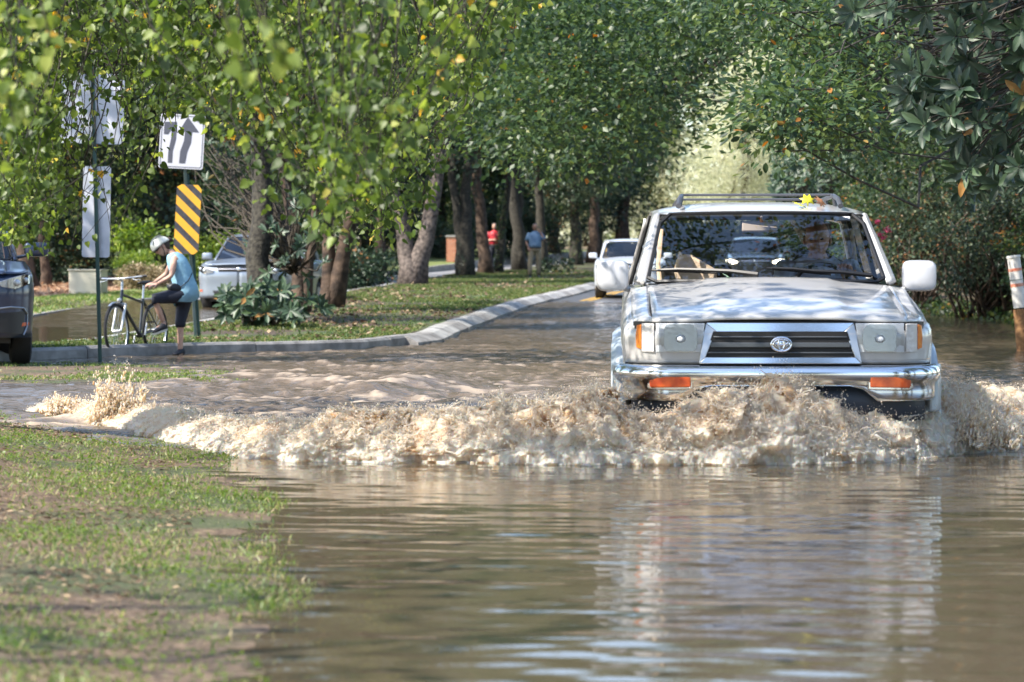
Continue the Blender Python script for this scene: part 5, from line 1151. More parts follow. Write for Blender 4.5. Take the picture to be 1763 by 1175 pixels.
# fallen branch, leaves
rg = np.random.default_rng(400); mb = MB(); A0 = P(905, 470, 99); A1 = P(985, 468, 99); A0.z = A1.z = float(z_med(99)); fb_ = empty('fallen_branch', A0, 'fallen leafy branch lying on the lawn right of the man on the phone', 'branch')
top = P(950, 440, 99); mb.tube([P(985, 470, 99), P(962, 452, 99), P(945, 441, 99)], [.03, .02, .01], 6); mb.tube([P(962, 452, 99), P(935, 455, 99)], .01, 5); mb.build('branch', M_twig, fb_)
q = np.array([tuple(P(rg.uniform(928, 990), 470-rg.random()*30*(1-abs(rg.uniform(-1, 1))*.4), 99+rg.normal()*.3)) for i in range(420)]); n = len(q)
V, Fc, A = leaves(q, rg.normal(size=(n, 3)), rg.normal(size=(n, 3))+np.array([0, 0, 1]), .12*(.6+.6*rg.random(n)), T_quad(), rg); npmesh('foliage', V, Fc, LF_dark, fb_, smooth=False, attrs={'v': A})
M_yleaf = mat('yellow_leaf', (.62, .60, .02), .5, var=(.7, .66, .05), vscale=60)
maple = [(0, -.5), (.08, -.1), (.45, -.25), (.32, .02), (.55, .18), (.28, .2), (.2, .5), (0, .3), (-.2, .5), (-.28, .2), (-.55, .18), (-.32, .02), (-.45, -.25), (-.08, -.1)]
def flat_leaf(name, label, loc, s, m, rot, group=None, poly=maple):
    mb = MB(); Mt = Matrix.Translation(Vector(loc)) @ Euler(rot).to_matrix().to_4x4(); c0 = len(mb.v)
    V = [(0, 0, .0)]+[(x*s, y*s, .16*s*(x*x+y*y)*(1 if i % 2 else -.6)) for i, (x, y) in enumerate(poly)]; mb.add(V, [(0, i+1, (i+1) % len(poly)+1) for i in range(len(poly))], 0, Mt)
    o = mb.build(name, m, None, solid=.0008); o['label'] = label; o['category'] = 'leaf'
    if group: o['group'] = group
    return o
GLf = 'leaves lying on the off-road car'
roofp = mw(suv) @ Vector((.30, 2.25, 1.665))
flat_leaf('fallen_leaf', 'bright yellow lobed leaf caught upright under the roof rack', roofp+Vector((.0, 0, .025)), .095, M_yleaf, (R(70), 0, R(10)), GLf)
flat_leaf('fallen_leaf', 'yellow leaf lying flat on the roof front edge', roofp+Vector((-.05, -.1, -.005)), .11, M_yleaf, (R(25), R(5), R(60)), GLf)
flat_leaf('fallen_leaf', 'curled brown leaf beside the yellow ones on the roof', roofp+Vector((.09, .02, .01)), .12, mat('brown_leaf', (.22, .10, .05), .7), (R(50), R(10), R(100)), GLf)
flat_leaf('fallen_leaf', 'pale green leaf stuck at the foot of the windscreen under a wiper', mw(suv) @ Vector((-.22, 1.235, 1.212)), .10, mat('pale_green_leaf', (.22, .33, .22), .5), (R(35), 0, R(80)), GLf)

# ================================================================ GRASS
def blades(name, X, Y, Z, h, m, rg, label, wd=.006, lean=.5):
    n = len(X); B = np.stack([X, Y, Z], 1); D = rg.normal(size=(n, 3))*lean; D[:, 2] = 1; D = norm(D); a = rg.random(n)*3.1416; S = np.stack([np.cos(a), np.sin(a), 0*a], 1)*wd*(h/.05)[:, None]**.3
    tip = B+D*h[:, None]+np.stack([D[:, 0], D[:, 1], -.3*np.ones(n)], 1)*h[:, None]*.3; mid = B+D*h[:, None]*.55
    V = np.stack([B-S, B+S, mid+S*.8, tip, mid-S*.8], 1).reshape(-1, 3); i = np.arange(n)[:, None]*5
    Fc = np.concatenate([i+np.array([[0, 1, 2]]), i+np.array([[0, 2, 4]]), i+np.array([[4, 2, 3]])]); v = np.repeat(rg.random(n), 5)
    o = npmesh(name, V, Fc, m, smooth=False, attrs={'v': v}); return tag(o, label, 'grass', kind='stuff')
LF_grass = leafmat('grass_blade', [(0, (.05, .10, .02)), (.5, (.12, .20, .04)), (.82, (.24, .28, .09)), (1, (.42, .34, .19))], .45, .4)
LF_dryg = leafmat('dry_litter', [(0, (.05, .032, .022)), (.6, (.15, .095, .06)), (1, (.38, .28, .17))], .7, .15)
rg = np.random.default_rng(500); n = 230000; X = rg.uniform(-5.2, .3, n); Y = 5.6+(22-5.6)*rg.random(n)**1.35; Z = H(X, Y)
k = (Z > -.03) & (X > -.2*Y-.5); X, Y, Z = X[k], Y[k], Z[k]; g1 = fbm(X*1.4, Y*.9, s=501, oct=5); g2 = fbm(X*7, Y*7, s=505)
k = rg.random(len(X)) < np.clip((g1-.47)*5+(g2-.5)*2.6+.2*(Z < .04), .04, .85); X, Y, Z = X[k], Y[k], Z[k]
blades('grass', X, Y, Z-.004, (.012+.026*rg.random(len(X)))*(.6+1.0*fbm(X*3, Y*3, s=9)), LF_grass, rg, 'short green grass and clover on the near bank', wd=.0035, lean=.8)
# clover leaflets
n = 60000; X = rg.uniform(-5, .3, n); Y = 5.6+16*rg.random(n)**1.3; Z = H(X, Y); g1 = fbm(X*1.8, Y*1.2, s=531, oct=4); k = (Z > .0) & (X > -.2*Y-.5) & (rg.random(n) < np.clip((g1-.48)*8, 0, 1)); X, Y, Z = X[k], Y[k], Z[k]; n = len(X)
V, Fc, A = leaves(np.stack([X, Y, Z+.015+.02*rg.random(n)], 1), rg.normal(size=(n, 3))*[1, 1, .2], rg.normal(size=(n, 3))*.4+np.array([0, 0, 1]), .017*(.6+.8*rg.random(n)), T_quad(), rg)
tag(npmesh('clover', V, Fc, LF_bright, smooth=False, attrs={'v': A*.6}), 'bright clover patches in the near grass', 'clover', kind='stuff')
n = 90000; X = rg.uniform(-5, .2, n); Y = 5.6+17*rg.random(n)**1.3; Z = H(X, Y); g1 = fbm(X*1.4, Y*.9, s=501, oct=5); k = (Z > .01) & (X > -.2*Y-.5) & (rg.random(n) < np.clip((.58-g1)*5, .15, 1)); X, Y, Z = X[k], Y[k], Z[k]; n = len(X)
V, Fc, A = leaves(np.stack([X, Y, Z+.004], 1), rg.normal(size=(n, 3))*[1, 1, .15], rg.normal(size=(n, 3))*.35+np.array([0, 0, 1]), .026*(.5+rg.random(n)), T_long(), rg)
tag(npmesh('leaf_litter', V, Fc, LF_dryg, smooth=False, attrs={'v': A}), 'brown leaf litter and twigs on the near bank', 'leaf litter', kind='stuff')
# side-street strip, median and far verge
n = 60000; X = rg.uniform(-7.5, -1.8, n); Y = rg.uniform(25, 32.5, n); Z = H(X, Y); k = (Z > -.008) & (rg.random(n) < np.clip((fbm(X*1.5, Y*1.5, s=541)-.5)*5, .02, .8)); X, Y, Z = X[k], Y[k], Z[k]
blades('strip_grass', X, Y, Z, .015+.03*rg.random(len(X)), LF_grass, rg, 'sparse wet grass on the muddy strip across the side street', wd=.007, lean=.7)
n = 420000; Y = 33.3+(105-33.3)*rg.random(n)**.8; t = rg.random(n); X = Lk(Y)+.1+(Rk(Y)-Lk(Y)-.25)*t; Z = z_med(Y)
g1 = fbm(X*.5, Y*.35, s=551, oct=5); edge = np.minimum(1, np.minimum(Rk(Y)-X, 3)/1.2); k = (rg.random(n) < np.clip((g1-.46)*5+.35*(edge < .8), .03, .8)); X, Y, Z = X[k], Y[k], Z[k]
blades('median_grass', X, Y, Z, (.02+.035*rg.random(len(X)))*(1+Y/200), leafmat('shaded_lawn_blade', [(0, (.035, .07, .016)), (.6, (.085, .14, .03)), (1, (.26, .24, .10))], .5, .4), rg, 'thin lawn grass under the median trees', wd=.012, lean=.8)  # shade under the trees put into a darker copy of the grass colour
n = 6000; Y = 36+(100-36)*rg.random(n); t = rg.random(n); X = Lk(Y)+.1+(Rk(Y)-Lk(Y)-.3)*t; k = rg.random(n) < np.clip((fbm(X*.6, Y*.3, s=571)-.42)*7, .05, 1); X, Y = X[k], Y[k]; n = len(X)
V, Fc, A = leaves(np.stack([X, Y, z_med(Y)+.02], 1), rg.normal(size=(n, 3))*[1, 1, .2], rg.normal(size=(n, 3))*.5+np.array([0, 0, 1]), .09*(.5+rg.random(n)), T_quad(), rg)
tag(npmesh('fallen_leaves', V, Fc, LF_dryg, smooth=False, attrs={'v': A}), 'dry fallen leaves scattered under the median trees', 'leaf litter', kind='stuff')
n = 60000; Y = rg.uniform(46, 75, n); X = Qk(Y)-rg.random(n)*14; Z = z_left(Y); k = fbm(X*.8, Y*.5, s=561) > .3; X, Y, Z = X[k], Y[k], Z[k]; mul = X < Qk(Y)-3.2
blades('verge_grass', X[~mul], Y[~mul], Z[~mul], .05+.05*rg.random((~mul).sum()), LF_grass, rg, 'mown grass along the far kerb', wd=.015, lean=.7)
n = 24000; Y = rg.uniform(50, 90, n); X = Qk(Y)-3.2-rg.random(n)*12; V, Fc, A = leaves(np.stack([X, Y, z_left(Y)+.05], 1), rg.normal(size=(n, 3))*[1, 1, .2], rg.normal(size=(n, 3))*.5+np.array([0, 0, 1]), .11*(.5+rg.random(n)), T_long(), rg)
tag(npmesh('pine_straw', V, Fc, leafmat('straw_needle', [(0, (.14, .07, .04)), (.6, (.34, .2, .12)), (1, (.55, .40, .26))], .7, .1), smooth=False, attrs={'v': A}), 'reddish pine straw mulch around the utility box', 'mulch', kind='stuff')
# ================================================================ PEOPLE
M_skin = mat('skin', (.56, .34, .25), .55, var=(.50, .29, .21), vscale=20)
M_skin2 = mat('tanned_skin', (.40, .22, .15), .55, var=(.35, .19, .13), vscale=20)
def skinned(joints, edges, rad, sub=2):
    """one continuous surface over a joint skeleton"""
    me = bpy.data.meshes.new('tmp'); names = list(joints); me.from_pydata([tuple(joints[k]) for k in names], [(names.index(a), names.index(b)) for a, b in edges], [])
    o = bpy.data.objects.new('tmp', me); COL.objects.link(o); md = o.modifiers.new('k', 'SKIN'); md.use_smooth_shade = True
    for i, k in enumerate(names):
        r = rad[k]; r = r if isinstance(r, tuple) else (r, r); me.skin_vertices[0].data[i].radius = r; me.skin_vertices[0].data[i].use_root = (i == 0)
    s_ = o.modifiers.new('u', 'SUBSURF'); s_.levels = sub; s_.render_levels = sub
    dg = bpy.context.evaluated_depsgraph_get(); ev = o.evaluated_get(dg); m2 = ev.to_mesh(); V = [v.co.copy() for v in m2.vertices]; Fc = [tuple(p.vertices) for p in m2.polygons]; ev.to_mesh_clear()
    bpy.data.objects.remove(o); return V, Fc
def head(mb, c, fwd, up, s=1.0, mi=0):
    fwd = Vector(fwd).normalized(); up = Vector(up).normalized(); rt_ = fwd.cross(up).normalized(); up = rt_.cross(fwd)
    M = Matrix(((rt_.x, fwd.x, up.x, c[0]), (rt_.y, fwd.y, up.y, c[1]), (rt_.z, fwd.z, up.z, c[2]), (0, 0, 0, 1)))
    V = []; nu, nv = 24, 18; Fc = []
    for j in range(nv+1):
        ph = math.pi*j/nv-math.pi/2
        for i in range(nu):
            t = 2*math.pi*i/nu; x = math.cos(ph)*math.cos(t); y = math.cos(ph)*math.sin(t); z = math.sin(ph); lo = max(0, -z)
            X = .075*x*(1-.28*lo**1.3); Y = .095*y*(1-.10*lo)+.012*lo; Z = .118*z
            if y > .2:
                Y += .020*math.exp(-(x/.16)**2-((z+.12)/.17)**2) + .008*math.exp(-(x/.25)**2-((z+.78)/.12)**2) + .006*math.exp(-(x/.28)**2-((z+.48)/.06)**2) - .012*(math.exp(-((abs(x)-.38)/.16)**2-((z-.05)/.11)**2)) + .005*math.exp(-((z-.2)/.08)**2)*(abs(x) < .6)
            V.append(Vector((X, Y, Z))*s)
    for j in range(nv):
        for i in range(nu):
            a = j*nu+i; b_ = j*nu+(i+1) % nu; Fc.append((a, b_, b_+nu, a+nu))
    mb.add(V, Fc, mi, M)
    for sx in (-1, 1): mb.ell((sx*.076*s, -.004*s, -.008*s), (.010*s, .018*s, .030*s), mi, 8, 6, M)
    return M
def eyes(name, M, s, parent):
    mb = MB()
    for sx in (-1, 1): mb.ell((sx*.030*s, .082*s, .006*s), (.013*s, .008*s, .007*s), 0, 8, 6, M)
    return mb.build(name, mat('dark_eye', (.03, .02, .02), .2) if 'dark_eye' not in bpy.data.materials else bpy.data.materials['dark_eye'], parent)
def hand(mb, wrist, along, palm_n, s=1.0, curl=.5, mi=0, thumb=1):
    """palm, four unequal fingers and a side thumb; fingers curl towards palm_n"""
    a = Vector(along).normalized(); n = Vector(palm_n).normalized(); sd = a.cross(n).normalized(); n = sd.cross(a); w_ = Vector(wrist)
    mb.rings([[w_+a*t*s+(sd*math.cos(q)*wd+n*math.sin(q)*th)*s for q in np.linspace(0, 2*math.pi, 11)[:-1]] for t, wd, th in ((-.01, .026, .020), (.02, .033, .019), (.055, .042, .016), (.085, .041, .013))], mi)
    for k, ln in enumerate((.066, .076, .070, .054)):
        b_ = w_+(a*.08+sd*(.030-.020*k))*s; pts = [b_]; ang = 0
        for q in range(3):
            ang += curl*(.5+.3*q); d = a*math.cos(ang)+n*math.sin(ang); pts.append(pts[-1]+d*ln*(.45, .33, .22)[q]*s)
        mb.tube(pts, [.0095*s, .009*s, .0082*s, .0065*s], 7, mi)
    b_ = w_+(a*.025+sd*.028*thumb)*s; d1 = (a*.6+sd*.7*thumb+n*.25).normalized(); p1 = b_+d1*.036*s; p2 = p1+(a*.8+n*.45*curl+sd*.15*thumb).normalized()*.032*s
    mb.tube([b_, p1, p2], [.013*s, .0105*s, .008*s], 7, mi)
def tubecloth(pts, rads, n=16, flat=1.0):
    mb = MB(); mb.tube(pts, rads, n, cap=False, sq=flat); return mb
def oring(c_, u, v, n=20): c_ = Vector(c_); u = Vector(u); v = Vector(v); return [c_+u*math.cos(t)+v*math.sin(t) for t in np.linspace(0, 2*math.pi, n+1)[:-1]]
def lerp_path(a, b, n): return [Vector(a).lerp(Vector(b), t) for t in np.linspace(0, 1, n)]

# ---- cyclist stepping over her bicycle
Yc = 34.75
def Q(px, py, dy=0): return P(px, py, Yc+dy)
J = dict(pelvis=Q(318, 503), waist=Q(314, 480), chest=Q(306, 455), neck0=Q(297.5, 438), neck1=Q(289, 430),
         shn=Q(300.5, 446, -.14), eln=Q(295, 476, -.22), wrn=Q(271, 489, -.26), shf=Q(298, 446, .15), elf=Q(287, 472, .20), wrf=Q(264, 488, .12),
         hin=Q(312, 508, -.09), knn=Q(266, 515, -.17), ann=Q(282, 557, -.10), hif=Q(319, 508, .09), knf=Q(310.5, 556, .07), anf=Q(310.5, 605, .05))
E_ = [('pelvis', 'waist'), ('waist', 'chest'), ('chest', 'neck0'), ('neck0', 'neck1'), ('chest', 'shn'), ('shn', 'eln'), ('eln', 'wrn'), ('chest', 'shf'), ('shf', 'elf'), ('elf', 'wrf'), ('pelvis', 'hin'), ('hin', 'knn'), ('knn', 'ann'), ('pelvis', 'hif'), ('hif', 'knf'), ('knf', 'anf')]
Rd = dict(pelvis=.115, waist=.095, chest=.115, neck0=.055, neck1=.048, shn=.047, eln=.034, wrn=.023, shf=.047, elf=.034, wrf=.023, hin=.085, knn=.052, ann=.032, hif=.085, knf=.052, anf=.032)
wm = empty('person', (J['anf'].x, Yc, 0), 'cyclist in pale helmet and light blue sleeveless top stepping over a bicycle', 'person')
mb = MB(); V, Fc = skinned(J, E_, Rd); mb.add(V, Fc)
fw_ = Vector((-.66, -.34, -.66)); hc_ = Q(278, 425); Mh = head(mb, hc_, fw_, (-.55, -.1, .80), 1.0)
hand(mb, J['wrn'], (-.9, -.3, -.25), (-.2, .3, -1), .92, .8); hand(mb, J['wrf'], (-.9, -.1, -.25), (-.2, .3, -1), .92, .8, thumb=-1)
# continuous calves with feet
for an, toe in ((J['ann'], Vector((-.16, -.04, -.05))), (J['anf'], Vector((-.05, -.16, -.02)))): mb.tube([an+Vector((0, 0, .02)), an+Vector((0, 0, -.03)), an+toe*.5+Vector((0, 0, -.045))], [.032, .034, .03], 10)
mb.build('body', M_skin, wm, sharp=180); eyes('eyes', Mh, .93, wm)
M_bl = mat('light_blue_cotton', (.27, .48, .60), .85, var=(.20, .38, .50), vscale=7, bump=1, bscale=11)
tdir = (J['neck0']-J['pelvis']).normalized(); side = Vector((.12, 1, 0)); fr_ = tdir.cross(side).normalized()
rows = []
for (px, py, wd, dp) in ((321, 513, .185, .165), (319, 500, .178, .158), (315.5, 484, .152, .135), (311, 466, .155, .130), (305, 451, .168, .120), (300.5, 442, .135, .095), (297, 437.5, .08, .066)):
    rows.append(oring(Q(px, py), side*wd, fr_*dp))
mb = MB(); mb.rings(rows, cap=False)
for i in range(len(mb.v)):
    if i >= 20: break
    mb.v[i] = mb.v[i]+Vector((0, 0, -.05-.03*math.sin(i*.63)))
mb.build('sleeveless_top', M_bl, wm, solid=.006, off=1, sharp=180)
M_cap = mat('navy_leggings', (.012, .015, .028), .75, var=(.02, .024, .04), vscale=9)
mb = MB(); rg = np.random.default_rng(1)
for h_, k_, a_ in (('hin', 'knn', 'ann'), ('hif', 'knf', 'anf')):
    e = J[k_].lerp(J[a_], .16); pts = [J[h_].lerp(J['pelvis'], .5)+Vector((0, 0, .02)), J[h_], J[h_].lerp(J[k_], .5), J[k_], e]; mb.tube(pts, [.115, .105, .082, .064, .055], 16, cap=False)
mb.build('leggings', M_cap, wm, solid=.004, off=1, sharp=180)
mb = MB(); M_shoe = mat('dark_trainer', (.02, .022, .03), .7); M_sole = mat('cream_sole', (.6, .58, .52), .6)
def shoe(parent, heel, toe, up, s=1.0, sole=True, m=None):
    heel = Vector(heel); toe = Vector(toe); d = (toe-heel); L = d.length; d.normalize(); up = Vector(up); up = (up-d*up.dot(d)).normalized(); sd = d.cross(up)
    mb = MB(); mb.rings([[heel+d*L*t+up*(h0+(h1-h0)*(.5+.5*math.sin(q)))+sd*wd*math.cos(q) for q in np.linspace(0, 2*math.pi, 13)[:-1]] for t, wd, h0, h1 in ((-.04, .018, .0, .05), (.04, .034, 0, .085), (.25, .036, 0, .09), (.5, .038, 0, .062), (.8, .044, 0, .045), (.97, .034, 0, .034), (1.03, .012, .004, .02))]); o = mb.build('shoe', m or M_shoe, parent, sharp=180)
    if sole:
        mb = MB(); mb.rings([[heel+d*L*t+up*z+sd*wd*x for x, z in ((-1, -.018), (1, -.018), (1, .006), (-1, .006))] for t, wd in ((-.04, .022), (.1, .036), (.5, .038), (.8, .045), (1.02, .025))]); mb.build('sole', M_sole, o)
    return o
shoe(wm, Q(286.5, 567, -.10), Q(264, 574.5, -.16), (.15, 0, 1))
shoe(wm, J['anf']+Vector((.03, .06, -.045)), J['anf']+Vector((-.06, -.15, -.05)), (0, 0, 1), sole=False)
# bag, strap, helmet, hair
M_nav = mat('black_nylon', (.015, .017, .022), .55)
mb = MB(); q0 = Q(304, 497, -.13); mb.ell(q0, (.125, .06, .062), 0, 18, 10, rot=(0, R(12), 0)); mb.build('waist_bag', M_nav, wm, sharp=180)
mb = MB(); mb.tube([Q(287, 490, -.10), Q(296, 493, -.17), Q(312, 494, -.19), Q(324, 484, -.15), Q(331, 470, -.05)], [.006]*5, 6); mb.build('bag_strap', M_nav, wm)
M_hel = mat('pale_helmet', (.70, .71, .65), .3, coat=.5, var=(.42, .44, .38), vscale=18)
Mhh = Mh @ Matrix.Translation((0, -.005, .035))
mb = MB(); nu, nv = 28, 9; V = []; Fc = []
for j in range(nv+1):
    ph = math.pi/2*(j/nv)
    for i in range(nu):
        t = 2*math.pi*i/nu; x, y = math.cos(t), math.sin(t); rim = -.012-.03*max(0, -y); k = 1-.06*(math.sin(t*5)**8)*math.sin(ph*2)
        V.append(Vector((.098*x*math.cos(ph)**.7*k, .132*y*math.cos(ph)**.7*k, rim*math.cos(ph)+.105*math.sin(ph)*k)))
for j in range(nv):
    for i in range(nu): a = j*nu+i; b_ = j*nu+(i+1) % nu; Fc.append((a, b_, b_+nu, a+nu))
mb.add(V, Fc, 0, Mhh); he = mb.build('helmet', M_hel, wm, solid=.018, sharp=180)
mb = MB()
for sx in (-.5, -.17, .17, .5): mb.tube([Mhh @ Vector((.098*sx*1.2, .10*c_, .108*math.sqrt(max(0, 1-c_*c_*.75-sx*sx*.9)))) for c_ in np.linspace(-.85, .85, 9)], .006, 5)
mb.build('helmet_vents', mat('vent_grey', (.16, .17, .15), .6), he)
for sx in (-1, 1): mb = MB(); mb.tube([Mh @ Vector((sx*.078, .01, .02)), Mh @ Vector((sx*.07, .03, -.06)), Mh @ Vector((sx*.02, .06, -.12))], .004, 4); mb.build('chin_strap', M_blk, he)
M_hair = mat('dark_brown_hair', (.03, .018, .012), .6, var=(.06, .035, .02), vscale=25)
mb = MB(); mb.ell(Mh @ Vector((0, -.035, -.01)), (.078, .075, .085), 0, 14, 9, rot=(R(10), 0, 0)); mb.tube([Mh @ Vector((0, -.09, -.0)), Mh @ Vector((0, -.14, -.0)), Mh @ Vector((.01, -.17, -.04))], [.03, .032, .012], 8); mb.build('hair', M_hair, wm, sharp=180)
mb = MB(); mb.tube([Mh @ Vector((-.07, .03, .008)), Mh @ Vector((-.035, .092, .008)), Mh @ Vector((.035, .092, .008)), Mh @ Vector((.07, .03, .008))], [.006, .016, .016, .006], 6, sq=.6); mb.build('sunglasses', M_blk, wm)

# ---- bicycle: local x forward, y left, z up
bk = empty('bicycle', P(236, 617, 34.8)*1.0, 'silver and black bicycle standing in shallow water at the kerb', 'bicycle'); bk.location.z = -.03
bk.location = (PX(236, 34.7), 34.75, -.03); hd_ = math.atan2(-.94, -.33); bk.rotation_euler = (R(3), 0, hd_)
M_bfr = mat('black_frame_paint', (.02, .02, .022), .3, coat=.6); M_bsil = mat('bicycle_silver', (.62, .63, .64), .3, metal=.6)
def bwheel(x, steer):
    w_ = bpy.data.objects.new('wheel', None); COL.objects.link(w_); w_.parent = bk; w_.location = (x, 0, .345); w_.rotation_euler = (0, 0, steer)
    mb = MB(); mb.tube([(.322*math.cos(t), 0, .322*math.sin(t)) for t in np.linspace(0, 2*math.pi, 49)], .021, 8, cap=False); mb.build('tyre', M_rub, w_, local=True)
    mb = MB(); mb.tube([(.298*math.cos(t), 0, .298*math.sin(t)) for t in np.linspace(0, 2*math.pi, 49)], .011, 6, cap=False); mb.build('rim', M_bsil, w_, local=True)
    mb = MB(); [mb.tube([(.02*math.cos(t+.8), .025*(-1)**k, .02*math.sin(t+.8)), (.295*math.cos(t), 0, .295*math.sin(t))], .0014, 3) for k, t in enumerate(np.linspace(0, 2*math.pi, 29)[:-1])]; mb.tube([(0, -.05, 0), (0, .05, 0)], .02, 8); mb.build('spokes', M_bsil, w_, local=True)
    return w_
ax_f, ax_r = .53, -.52; st = R(2); bwheel(ax_f, st); bwheel(ax_r, 0)
ht, hb_ = Vector((.34, 0, .83)), Vector((.375, 0, .70)); bb = Vector((-.09, 0, .28)); sc_ = Vector((-.22, 0, .74))
def btube(name, lst, m): 
    mb = MB()
    for pts, r_ in lst: mb.tube(pts, r_, 10)
    return mb.build(name, m, bk, local=True)
btube('frame', [([ht+Vector((-.005, 0, .02)), hb_+Vector((.005, 0, -.02))], .021), ([ht.lerp(hb_, .25), sc_+Vector((0, 0, -.05))], .017), ([hb_, bb], .022), ([sc_, bb], .018), ([bb, (ax_r, .05, .345)], .011), ([bb, (ax_r, -.05, .345)], .011), ([sc_, (ax_r, .05, .345)], .009), ([sc_, (ax_r, -.05, .345)], .009), ([bb+Vector((0, -.04, 0)), bb+Vector((0, .04, 0))], .03)], M_bfr)
btube('fork', [([hb_+Vector((0, -.06, -.03)), (ax_f, -.06, .345)], [.019, .012]), ([hb_+Vector((0, .06, -.03)), (ax_f, .06, .345)], [.019, .012]), ([hb_+Vector((0, -.065, -.03)), hb_+Vector((0, .065, -.03))], .024), ([ht, ht+Vector((-.02, 0, .13))], .016)], M_bsil)
btube('seat_post', [([sc_, sc_+Vector((-.05, 0, .19))], .014)], M_bsil)
mb = MB(); s0 = sc_+Vector((-.05, 0, .20)); mb.rings([[s0+Vector((x, wd*math.cos(q), h*math.sin(q)+.012*abs(math.cos(q))*0)) for q in np.linspace(0, 2*math.pi, 13)[:-1]] for x, wd, h in ((-.13, .05, .02), (-.10, .078, .032), (-.03, .07, .03), (.05, .03, .022), (.14, .018, .014))]); mb.build('saddle', M_blk, bk, local=True, sharp=180)
hs_ = ht+Vector((.0, 0, .14)); btube('handlebar', [([hs_+Vector((-.02, 0, 0)), hs_+Vector((.06, 0, .02))], .015), ([hs_+Vector((-.04, -.31, .04)), hs_+Vector((.03, -.16, .03)), hs_+Vector((.06, 0, .02)), hs_+Vector((.03, .16, .03)), hs_+Vector((-.04, .31, .04))], .0125)], M_bsil)
for sy_ in (-1, 1):
    btube('grip', [([hs_+Vector((-.01, sy_*.20, .035)), hs_+Vector((-.045, sy_*.33, .042))], .018)], M_blk)
    btube('brake_lever', [([hs_+Vector((.02, sy_*.17, .025)), hs_+Vector((.06, sy_*.2, .0)), hs_+Vector((.04, sy_*.29, -.005))], [.008, .007, .005])], M_bsil)
for y_, s_ in ((-.07, 1), (.07, -1)):
    e = bb+Vector((.05*s_, y_*1.2, -.16*s_)); btube('crank', [([bb+Vector((0, y_, 0)), e], .011)], M_bsil); mb = MB(); mb.box(e+Vector((0, y_*.8, 0)), (.09, .08, .02)); mb.build('pedal', M_blk, bk, local=True)
mb = MB(); mb.rings([[bb+Vector((rr*math.cos(t), -.055+dy, rr*math.sin(t))) for t in np.linspace(0, 2*math.pi, 29)[:-1]] for rr, dy in ((.085, 0), (.095, 0), (.095, .004), (.085, .004))], cap=False); mb.tube([bb+Vector((0, -.053, .092)), (ax_r, -.053, .39)], .005, 4); mb.tube([bb+Vector((0, -.053, -.092)), (ax_r, -.053, .30)], .005, 4); mb.build('chain_ring', M_blk, bk, local=True)
mb = MB(); mb.ell((hb_.x+.045, 0, hb_.z+.03), (.03, .032, .026), 0, 10, 7); mb.build('front_lamp', mat('white_lamp', (.75, .75, .76), .3), bk, local=True)
mb = MB(); mb.tube([(ax_f+.355*math.cos(t), 0, .345+.355*math.sin(t)) for t in np.linspace(R(60), R(120), 8)], .02, 6, sq=.5); mb.build('mudguard', M_bsil, bk, local=True)

